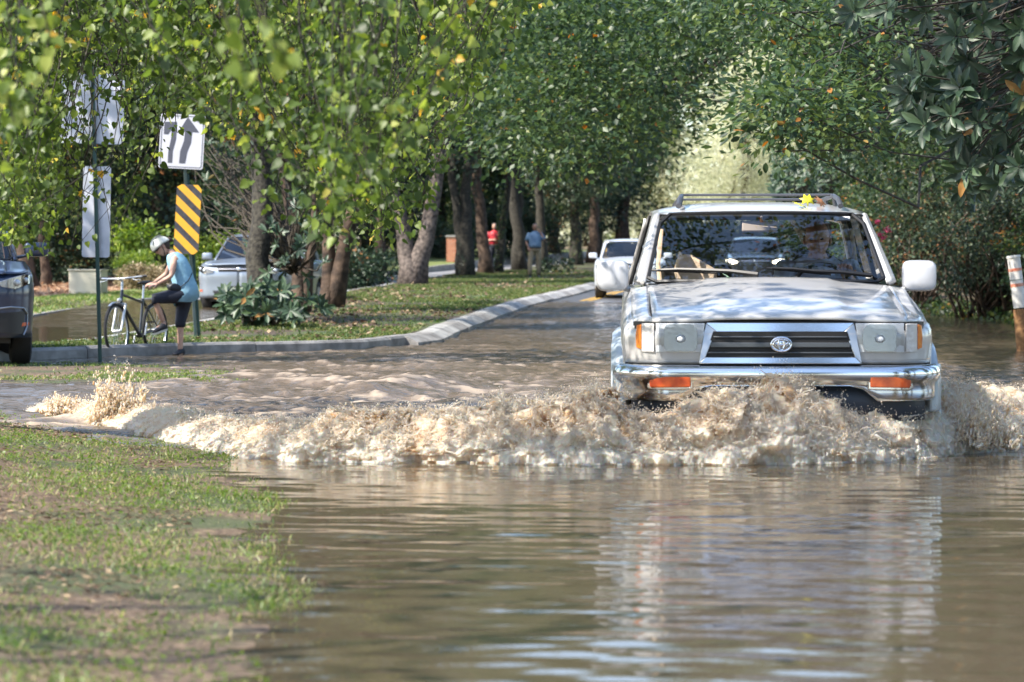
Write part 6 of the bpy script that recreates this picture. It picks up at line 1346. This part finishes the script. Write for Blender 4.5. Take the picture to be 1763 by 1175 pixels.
# ---- two men on the far lawn
def standing(label, X, Y, Zg, h, shirt, trous, skin, hairm, pose, fat=1.0, shoes=None):
    s = h/1.8; B = Vector((X, Y, Zg)); T = lambda x, y, z: B+Vector((x*s, y*s, z*s))
    lx = pose.get('feet', (-.13, .10)); fy_ = pose.get('fy', (.0, .0))
    J = dict(pelvis=T(0, 0, .97), waist=T(0, 0, 1.12), chest=T(0, 0, 1.34), neck0=T(0, 0, 1.50), neck1=T(0, -.01, 1.57),
             shl=T(-.185, 0, 1.43), ell=T(*pose['ell']), wrl=T(*pose['wrl']), shr=T(.185, 0, 1.43), elr=T(*pose['elr']), wrr=T(*pose['wrr']),
             hil=T(-.095, 0, .93), knl=T(lx[0]*.95, fy_[0]*.5-.02, .50), anl=T(lx[0], fy_[0], .09), hir=T(.095, 0, .93), knr=T(lx[1]*.95, fy_[1]*.5-.02, .50), anr=T(lx[1], fy_[1], .09))
    E_ = [('pelvis', 'waist'), ('waist', 'chest'), ('chest', 'neck0'), ('neck0', 'neck1'), ('chest', 'shl'), ('shl', 'ell'), ('ell', 'wrl'), ('chest', 'shr'), ('shr', 'elr'), ('elr', 'wrr'), ('pelvis', 'hil'), ('hil', 'knl'), ('knl', 'anl'), ('pelvis', 'hir'), ('hir', 'knr'), ('knr', 'anr')]
    Rd = {k: v*s for k, v in dict(pelvis=.13, waist=.12, chest=.13, neck0=.06, neck1=.058, shl=.06, ell=.043, wrl=.028, shr=.06, elr=.043, wrr=.028, hil=.09, knl=.056, anl=.036, hir=.09, knr=.056, anr=.036).items()}
    r_ = empty('person', B, label, 'person'); mb = MB(); V, Fc = skinned(J, E_, Rd); mb.add(V, Fc); Mh = head(mb, T(*pose.get('head', (0, -.02, 1.675))), pose.get('look', (0, -1, -.05)), (0, 0, 1), s)
    hand(mb, J['wrl'], J['wrl']-J['ell'], (.3, -1, 0), s, .5, thumb=-1); hand(mb, J['wrr'], J['wrr']-J['elr'], pose.get('pn', (-.3, -1, 0)), s, .7)
    mb.build('body', skin, r_, sharp=180); eyes('eyes', Mh, s, r_)
    rows = [oring(T(0, 0, z), Vector((wd*s*fat, 0, 0)), Vector((0, dp*s*fat, 0))) for z, wd, dp in ((.98, .175, .135), (1.08, .182, .15), (1.2, .185, .15), (1.33, .195, .14), (1.43, .19, .115), (1.485, .12, .09), (1.52, .075, .07))]
    mb = MB(); mb.rings(rows, cap=False); sh_ = mb.build('shirt', shirt, r_, solid=.005, off=1, sharp=180)
    for a, b_ in (('shl', 'ell'), ('shr', 'elr')): mb = MB(); mb.tube([J[a].lerp(J['chest'], .25), J[a], J[a].lerp(J[b_], .5), J[a].lerp(J[b_], .85)], [.075*s, .082*s, .074*s, .072*s], 14, cap=False); mb.build('sleeve', shirt, sh_, solid=.004, off=1, sharp=180)
    mb = MB(); mb.rings([oring(T(0, 0, 1.51), Vector((.08*s, 0, 0)), Vector((0, .075*s, 0))), oring(T(0, -.01, 1.545), Vector((.068*s, 0, 0)), Vector((0, .066*s, 0)))], cap=False); mb.build('collar', shirt, sh_, solid=.006)
    mb = MB(); mb.rings([oring(T(0, 0, z), Vector((.178*s*fat, 0, 0)), Vector((0, .14*s*fat, 0))) for z in (.955, .995)], cap=False); mb.build('belt', M_blk, r_, solid=.008, off=1)
    mb = MB()
    mb.rings([oring(T(0, 0, z), Vector((wd*s*fat, 0, 0)), Vector((0, dp*s*fat, 0))) for z, wd, dp in ((.84, .165, .12), (.92, .172, .13), (.975, .168, .13))], cap=False)
    for k, (h_, kn, an) in enumerate((('hil', 'knl', 'anl'), ('hir', 'knr', 'anr'))): mb.tube([J[h_], J[h_].lerp(J[kn], .4), J[kn], J[kn].lerp(J[an], .55), J[an]+Vector((0, 0, -.02*s))], [.105*s, .096*s, .078*s, .070*s, .068*s], 14, cap=False)
    mb.build('trousers', trous, r_, solid=.004, off=1, sharp=180)
    for an in ('anl', 'anr'): shoe(r_, J[an]+Vector((0, .06*s, -.085*s)), J[an]+Vector((.0, -.20*s, -.085*s)), (0, 0, 1), m=shoes)
    mb = MB(); M2 = Mh @ Matrix.Translation((0, -.012*s, .018*s)); mb.ell((0, 0, 0), (.080*s, .096*s, .108*s), 0, 16, 10, M2); V = mb.v; 
    for i, v in enumerate(V):
        q = Mh.inverted() @ v
        if q.y > .045*s and q.z < .07*s or q.z < -.04*s: q.y *= .75; q.x *= .85; mb.v[i] = Mh @ q
    mb.build('hair', hairm, r_, sharp=180); return r_, J, T
M_ghair = mat('grey_hair', (.16, .14, .13), .7)
M_polo = mat('slate_blue_polo', (.12, .20, .32), .85, var=(.16, .26, .38), vscale=8); M_khaki = mat('khaki_cotton', (.30, .24, .155), .9, var=(.25, .195, .12), vscale=7)
mx_ = PX(921, 90.5); ph_, J2, T2_ = standing('man in slate blue polo and khaki trousers walking with a phone at his ear', mx_, 90.5, float(z_med(90.5)), 1.76, M_polo, M_khaki, M_skin2, M_ghair,
    dict(ell=(-.29, .02, 1.18), wrl=(-.22, -.08, .98), elr=(.33, -.06, 1.22), wrr=(.17, -.12, 1.52), feet=(-.17, .13), fy=(-.12, .10), look=(.1, -1, -.1), pn=(-1, .2, .2)), fat=1.12, shoes=M_shoe)
mb = MB(); mb.box(J2['wrr']+Vector((-.055, -.0, .09)), (.02, .07, .14), rot=(R(20), 0, 0)); o = mb.build('mobile_phone', M_blk, None, bevel=.004); tag(o, 'dark phone held to the ear of the man in the polo', 'phone')
M_plaid = bpy.data.materials.new('red_checked_cotton'); M_plaid.use_nodes = True; t = M_plaid.node_tree; tc = t.nodes.new('ShaderNodeTexCoord'); ck = t.nodes.new('ShaderNodeTexChecker'); ck.inputs['Scale'].default_value = 14; ck.inputs['Color1'].default_value = (.55, .02, .03, 1); ck.inputs['Color2'].default_value = (.30, .015, .03, 1)
t.links.new(tc.outputs['Object'], ck.inputs[0]); t.links.new(ck.outputs[0], t.nodes['Principled BSDF'].inputs['Base Color'])
M_navt = mat('dark_navy_trousers', (.02, .022, .035), .85)
rm_, J3, T3 = standing('man in a red checked shirt and dark trousers standing behind the slim trunk', PX(851, 103), 103, float(z_med(103)), 1.80, M_plaid, M_navt, M_skin, M_ghair,
    dict(ell=(-.27, -.05, 1.16), wrl=(-.02, -.22, 1.18), elr=(.31, .02, 1.17), wrr=(.34, -.05, .90), feet=(-.12, .12), look=(-.1, -1, -.15)), fat=1.08)

# ---- driver of the off-road car (its own thing: sits inside)
Ms_ = mw(suv); D_ = lambda x, y, z: Ms_ @ Vector((x, y, z))
J = dict(pelvis=D_(.38, 2.62, .88), waist=D_(.38, 2.60, 1.02), chest=D_(.38, 2.52, 1.20), neck0=D_(.38, 2.48, 1.33), neck1=D_(.37, 2.42, 1.38), shl=D_(.19, 2.50, 1.26), ell=D_(.14, 2.28, 1.06), wrl=D_(.22, 2.02, 1.14), shr=D_(.57, 2.50, 1.26), elr=D_(.64, 2.25, 1.10), wrr=D_(.52, 1.98, 1.22), hil=D_(.28, 2.55, .86), knl=D_(.26, 2.1, .92), hir=D_(.48, 2.55, .86), knr=D_(.52, 2.1, .92), anl=D_(.26, 1.85, .6), anr=D_(.5, 1.85, .6))
E_ = [('pelvis', 'waist'), ('waist', 'chest'), ('chest', 'neck0'), ('neck0', 'neck1'), ('chest', 'shl'), ('shl', 'ell'), ('ell', 'wrl'), ('chest', 'shr'), ('shr', 'elr'), ('elr', 'wrr'), ('pelvis', 'hil'), ('hil', 'knl'), ('knl', 'anl'), ('pelvis', 'hir'), ('hir', 'knr'), ('knr', 'anr')]
Rd = dict(pelvis=.14, waist=.13, chest=.14, neck0=.065, neck1=.06, shl=.06, ell=.046, wrl=.032, shr=.06, elr=.046, wrr=.034, hil=.09, knl=.065, hir=.09, knr=.065, anl=.04, anr=.04)
dr = empty('person', D_(.38, 2.6, .8), 'driver in a light shirt behind the wheel with one hand raised on the rim', 'person'); mb = MB(); V, Fc = skinned(J, E_, Rd); mb.add(V, Fc)
Mh = head(mb, D_(.37, 2.38, 1.455), (-.15, -1, -.1), (0, .1, 1), 1.05); hand(mb, J['wrr'], D_(.50, 1.90, 1.30)-J['wrr'], (-.2, -.6, -.4), 1.1, 1.0); hand(mb, J['wrl'], D_(.26, 1.93, 1.2)-J['wrl'], (.2, -.6, -.4), 1.1, 1.0, thumb=-1)
mb.build('body', M_skin, dr, sharp=180); eyes('eyes', Mh, 1.05, dr)
M_dsh = mat('pale_blue_shirt', (.50, .56, .68), .85); mb = MB(); mb.rings([oring(D_(.38, y, z), Vector((wd, 0, 0)), Vector((0, dp, .02))) for y, z, wd, dp in ((2.60, .90, .19, .17), (2.58, 1.05, .19, .17), (2.52, 1.2, .21, .15), (2.50, 1.29, .19, .12), (2.48, 1.345, .09, .09))], cap=False); sh_ = mb.build('shirt', M_dsh, dr, solid=.004, off=1, sharp=180)
for a, b_, c_ in (('shl', 'ell', 'wrl'), ('shr', 'elr', 'wrr')): mb = MB(); mb.tube([J[a].lerp(J['chest'], .3), J[a], J[b_], J[b_].lerp(J[c_], .75)], [.075, .08, .062, .05], 12, cap=False); mb.build('sleeve', M_dsh, sh_, solid=.004, off=1, sharp=180)
mb = MB(); mb.ell(Mh @ Vector((0, -.03, .03)), (.082, .088, .105), 0, 14, 9); mb.build('hair', M_ghair, dr, sharp=180)
# ================================================================ SPLASH
M_foam = bpy.data.materials.new('muddy_froth'); M_foam.use_nodes = True; t = M_foam.node_tree; b = t.nodes['Principled BSDF']; L = t.links.new
at = t.nodes.new('ShaderNodeAttribute'); at.attribute_name = 'v'; r = t.nodes.new('ShaderNodeValToRGB'); e = r.color_ramp.elements
e[0].position = 0; e[0].color = (.52, .29, .13, 1); e[1].position = 1; e[1].color = (.93, .85, .73, 1); k = e.new(.35); k.color = (.74, .52, .32, 1); k = e.new(.65); k.color = (.87, .73, .56, 1)
L(at.outputs['Fac'], r.inputs[0]); nb = t.nodes.new('ShaderNodeTexNoise'); nb.inputs['Scale'].default_value = 75; nb.inputs['Detail'].default_value = 5; nb.inputs['Roughness'].default_value = .7; tcb = t.nodes.new('ShaderNodeTexCoord'); bb_ = t.nodes.new('ShaderNodeBump'); bb_.inputs['Strength'].default_value = .5; bb_.inputs['Distance'].default_value = .012; L(tcb.outputs['Object'], nb.inputs[0]); L(nb.outputs['Fac'], bb_.inputs['Height']); L(bb_.outputs[0], b.inputs['Normal'])
L(r.outputs[0], b.inputs['Base Color']); b.inputs['Roughness'].default_value = .38; b.inputs['Specular IOR Level'].default_value = .4
b.inputs['Subsurface Weight'].default_value = .6; b.inputs['Subsurface Radius'].default_value = (.04, .025, .015); b.inputs['Subsurface Scale'].default_value = 1.0
tr = t.nodes.new('ShaderNodeBsdfTranslucent'); mx = t.nodes.new('ShaderNodeMixShader'); mx.inputs[0].default_value = .5; L(r.outputs[0], tr.inputs[0]); L(b.outputs[0], mx.inputs[1]); L(tr.outputs[0], mx.inputs[2]); L(mx.outputs[0], t.nodes['Material Output'].inputs[0])
# foot line (photograph px on the water plane) and crest height above the water
foot = [(40, 708), (80, 717), (150, 733), (230, 750), (320, 768), (400, 786), (480, 793), (560, 797), (760, 797), (950, 800), (1080, 801), (1250, 801), (1450, 799), (1560, 793), (1650, 784), (1763, 771), (1860, 762), (2000, 750)]
fw = [(PX(px, F/(py-HY)), F/(py-HY)) for px, py in foot]
crest_px = [(40, 14), (100, 32), (150, 36), (200, 44), (250, 48), (320, 52), (400, 66), (500, 86), (600, 95), (700, 98), (780, 98), (860, 112), (940, 132), (1000, 152), (1045, 158), (1075, 105), (1110, 88), (1150, 92), (1190, 116), (1230, 142), (1280, 146), (1330, 152), (1390, 168), (1430, 164), (1470, 122), (1510, 96), (1560, 98), (1600, 128), (1650, 145), (1690, 148), (1740, 120), (1800, 110), (2000, 90)]
fx = np.array([a for a, b in fw]); fy = np.array([b for a, b in fw]); fpx = np.array([a for a, b in foot], float)
NS, NT = 1900, 230
s = np.linspace(40, 2000, NS); cx_ = np.interp(s, fpx, fx); cy_ = np.interp(s, fpx, fy)
ker = np.hanning(81); ker /= ker.sum(); cx_ = np.convolve(np.pad(cx_, 40, 'edge'), ker, 'valid'); cy_ = np.convolve(np.pad(cy_, 40, 'edge'), ker, 'valid')
cy_ = cy_ + .10*(fbm(s/60, 0*s, s=601)-.5)
hc = np.interp(s, [a for a, b in crest_px], [b for a, b in crest_px]); hc = np.convolve(np.pad(hc, 15, 'edge'), np.hanning(31)/np.hanning(31).sum(), 'valid')
dx = np.gradient(cx_); dy = np.gradient(cy_); l_ = np.hypot(dx, dy); nx, ny = -dy/l_, dx/l_    # pointing back (away from the camera)
sgn = np.where(ny < 0, -1, 1); nx, ny = nx*sgn, ny*sgn
width = np.interp(s, [40, 300, 600, 950, 1100, 1600, 2000], [.25, .55, .7, .75, .5, .65, .8])
hz = hc*(cy_+width*.45)/F*.80                              # metres
T_ = np.linspace(0, 1, NT)
prof_o = T_**1.15*1.0; prof_z = np.where(T_ < .42, np.sin(np.clip(T_/.42, 0, 1)*math.pi/2)**1.05, np.cos(np.clip((T_-.42)/.58, 0, 1)*math.pi/2)**1.25)
S2, T2 = np.meshgrid(s, T_); X0 = cx_[None]+nx[None]*prof_o[:, None]*width[None]*1.5; Y0 = cy_[None]+ny[None]*prof_o[:, None]*width[None]*1.5; Z0 = prof_z[:, None]*hz[None]
amp = (.16*hz[None]+.02)*np.clip(np.sin(np.clip(T2*1.02, 0, 1)*math.pi), 0, 1)**.85
def worley(x, y, z, sc_, sd):
    x = x*sc_; y = y*sc_; z = z*sc_; d1 = np.full(x.shape, 9.)
    xi, yi, zi = np.floor(x).astype(np.int64), np.floor(y).astype(np.int64), np.floor(z).astype(np.int64)
    for a in (-1, 0, 1):
        for b_ in (-1, 0, 1):
            for c_ in (-1, 0, 1):
                px, py, pz = xi+a, yi+b_, zi+c_
                d = (px+_h3(px, py, pz, sd)-x)**2+(py+_h3(px, py, pz, sd+1)-y)**2+(pz+_h3(px, py, pz, sd+2)-z)**2; d1 = np.minimum(d1, d)
    return np.sqrt(d1)
W1_ = worley(X0, Y0, Z0*1.2, 5.5, 11); W2_ = worley(X0+.1*fbm(X0*9, Y0*9, Z0*9), Y0, Z0, 14, 21); W3_ = worley(X0, Y0, Z0, 34, 31)
nz = fbm(X0*3, Y0*3, Z0*4, oct=5, s=611, gain=.6)-.5
fine = fbm(X0*38, Y0*38, Z0*38, oct=3, s=660)-.5
bil = (.62-W1_)*.5+(.55-W2_)*.45+(.5-W3_)*.22+nz*2.3+fine*.38
rag = fbm(S2/16, T2*3, s=640, oct=5, gain=.65)-.5
Z1 = Z0+amp*bil*.85+hz[None]*rag*.6*np.exp(-((T2-.42)/.2)**2)
X1 = X0+amp*(fbm(X0*6, Y0*6, Z0*6, s=620)-.5)*2.0; Y1 = Y0-amp*(bil)*1.25*np.cos(np.clip(T2, 0, 1)*math.pi*.9)-.10*hz[None]*np.sin(T2/.42*math.pi)*(T2 < .42)
ft = sstep(.22, .03, T2); Y1 = Y1+ft*.16*(fbm(X0*6, T2*13, Y0*6, s=650, oct=5, gain=.6)-.5)*2; Z1 = Z1+ft*.05*(fbm(X0*14, T2*22, s=655, oct=4)-.35)
Z1[0] = -.05; Z1[-1] = -.12; Z1 = np.where(T2 < .02, np.minimum(Z1, .01), Z1)
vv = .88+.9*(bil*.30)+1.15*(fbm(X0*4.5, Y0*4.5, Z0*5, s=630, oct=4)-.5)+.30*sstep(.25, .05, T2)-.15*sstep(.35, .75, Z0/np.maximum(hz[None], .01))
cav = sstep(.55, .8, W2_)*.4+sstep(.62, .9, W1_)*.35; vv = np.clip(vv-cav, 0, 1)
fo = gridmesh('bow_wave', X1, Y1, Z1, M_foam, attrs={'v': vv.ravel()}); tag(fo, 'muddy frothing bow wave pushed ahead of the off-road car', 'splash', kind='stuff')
# droplets and ropes of spray
rg = np.random.default_rng(700)
ico = MB(); ph = (1+5**.5)/2
iv = norm(np.array([(-1, ph, 0), (1, ph, 0), (-1, -ph, 0), (1, -ph, 0), (0, -1, ph), (0, 1, ph), (0, -1, -ph), (0, 1, -ph), (ph, 0, -1), (ph, 0, 1), (-ph, 0, -1), (-ph, 0, 1)], float))
it = np.array([(0, 11, 5), (0, 5, 1), (0, 1, 7), (0, 7, 10), (0, 10, 11), (1, 5, 9), (5, 11, 4), (11, 10, 2), (10, 7, 6), (7, 1, 8), (3, 9, 4), (3, 4, 2), (3, 2, 6), (3, 6, 8), (3, 8, 9), (4, 9, 5), (2, 4, 11), (6, 2, 10), (8, 6, 7), (9, 8, 1)])
def drops(name, C, r, D, st, v, label):
    D = norm(D); V = iv[None]*r[:, None, None]; al = (V*D[:, None]).sum(-1, keepdims=True); V = V+D[:, None]*al*(st[:, None, None]-1)
    V = (V+C[:, None]).reshape(-1, 3); Fc = (it[None]+(np.arange(len(C))*12)[:, None, None]).reshape(-1, 3)
    return tag(npmesh(name, V, Fc, M_foam, attrs={'v': np.repeat(v, 12)}), label, 'spray', kind='stuff')
# a) strands and torn sheets thrown up from the crest, beads at their ends
C = []; Rr = []; D = []; Vv = []; Stt = []; SP = []; SR = []; SV = []
nrope = 5200; si = rg.integers(20, NS-200, nrope)
for i in si:
    h = hz[i]; t0_ = rg.uniform(.10, .6); j = int(t0_*(NT-1)); p = np.array([X1[j, i], Y1[j, i], max(.01, Z1[j, i])])
    v0 = np.array([rg.normal()*.6, -.35*abs(rg.normal())+.1, .35+.95*rg.random()**1.5])*math.sqrt(max(h, .05)*1.9); Tm = rg.uniform(.04, .13); tt = np.linspace(-.02, Tm, 6); rr0 = .0014+.0036*rg.random()**2
    pp = p[None]+v0[None]*tt[:, None]-np.array([0, 0, 4.9])*tt[:, None]**2+np.cumsum(rg.normal(size=(6, 3))*.004, 0); SP.append(pp); SR.append(rr0*np.array([1.3, 1.15, .9, .7, .45, .15])*(.7+.6*rg.random(6))); SV.append(rg.normal(.84, .12))
    for q in range(rg.integers(0, 5)):
        C.append(pp[-1]+v0*.02*rg.random()+rg.normal(size=3)*.016); Rr.append(.0016+.0034*rg.random()**2); D.append(v0); Vv.append(.75); Stt.append(1+rg.random())
SP = np.array(SP); SR = np.array(SR); ns = len(SP); d_ = norm(np.gradient(SP, axis=1)); u_ = norm(np.cross(d_, np.array([.3, 1, .1]))); v_ = np.cross(d_, u_)
ang = np.arange(5)*2*math.pi/5; fl = 1+1.6*rg.random((ns, 1, 1, 1))**3
TV = SP[:, :, None]+SR[:, :, None, None]*(u_[:, :, None]*np.cos(ang)[None, None, :, None]*fl+v_[:, :, None]*np.sin(ang)[None, None, :, None]*.7)
k_ = np.arange(5)[:, None]; m_ = np.arange(5)[None]; q_ = np.stack([k_*5+m_, k_*5+(m_+1) % 5, (k_+1)*5+(m_+1) % 5, (k_+1)*5+m_], -1).reshape(-1, 4)
TF = (q_[None]+(np.arange(ns)*30)[:, None, None]).reshape(-1, 4)
tag(npmesh('spray_strands', TV.reshape(-1, 3), TF, M_foam, attrs={'v': np.repeat(np.clip(SV, 0, 1), 30)}), 'stretched strands of muddy water torn off the bow wave', 'spray', kind='stuff')
# b) fine mist of beads hugging the froth
n = 60000; i = rg.integers(0, NS, n); j = (rg.beta(1.3, 1.7, n)*(NT*.75)).astype(int); base = np.stack([X1[j, i], Y1[j, i], Z1[j, i]], 1)
off = np.abs(rg.exponential(.013, (n, 3)))*rg.choice([-1, 1], (n, 3)); off[:, 2] = np.abs(off[:, 2])*1.2; off[:, 1] = -np.abs(off[:, 1]); base = base+off*(.4+hz[i, None]*2.2)
k = base[:, 2] > .001; base = base[k]; n = len(base)
C = np.concatenate([np.array(C), base]); Rr = np.concatenate([Rr, .0009+.0026*rg.random(n)**3]); D = np.concatenate([np.array(D), rg.normal(size=(n, 3))+[0, 0, .5]]); Stt = np.concatenate([Stt, 1+rg.random(n)]); Vv = np.concatenate([Vv, rg.normal(.84, .16, n)])
drops('spray', C, Rr, D, Stt, np.clip(np.asarray(Vv)+.12, 0, 1), 'drops and ropes of muddy spray thrown off the bow wave')
# c) plumes: the tall jet at the left, the burst at the car corner
def plume(label, px, Y, hgt, wid, n, seed, lean=0.0, z0=.05):
    rg = np.random.default_rng(seed); x0 = PX(px, Y); C = []; Rr = []; D = []
    for k in range(n//14):
        a = rg.normal()*.5; v = np.array([a*wid*1.6+lean, rg.normal()*wid*.8, rg.random()**.75*math.sqrt(19.6*hgt)*(1-.35*min(1, abs(a)))]); T1 = max(.03, v[2]/9.8)*rg.uniform(.35, 1.15); r0 = .003+.007*rg.random()**1.5
        b_ = np.array([x0+rg.normal()*wid*.35, Y+rg.normal()*wid*.25, z0])
        for q in np.linspace(.15, 1, 14):
            t_ = T1*q; C.append(b_+v*t_-np.array([0, 0, 4.9*t_*t_])+rg.normal(size=3)*.012); Rr.append(r0*(1.1-.7*q)*(.5+rg.random())); D.append(v-np.array([0, 0, 9.8*t_]))
    C = np.array(C); n = len(C); o = drops('spray_plume', C, np.array(Rr), np.array(D), 1.5+2.2*rg.random(n), np.clip(rg.normal(.74, .18, n), 0, 1), label); o['kind'] = 'stuff'; return o
plume('thin jet of spray standing at the left end of the bow wave', 196, 18.3, .42, .20, 3600, 1, lean=.06)
plume('low peak of spray left of the thin jet', 112, 19.2, .16, .22, 1500, 2)
plume('small spatter right of the thin jet', 222, 18.4, .30, .25, 900, 3, lean=.1)
plume('burst of brown spray at the left corner of the car bumper', 1010, 15.5, .38, .36, 4200, 4, lean=.1)
plume('brown spray leaping over the bumper centre', 1395, 14.9, .36, .30, 3000, 5)
plume('spray fan in front of the left lamp', 1235, 14.9, .22, .28, 1800, 6)
plume('spray curling off the right wheel', 1665, 15.6, .42, .40, 3000, 7, lean=.3)
plume('spray crest left of the bumper', 930, 15.2, .34, .50, 2600, 8, lean=-.3)
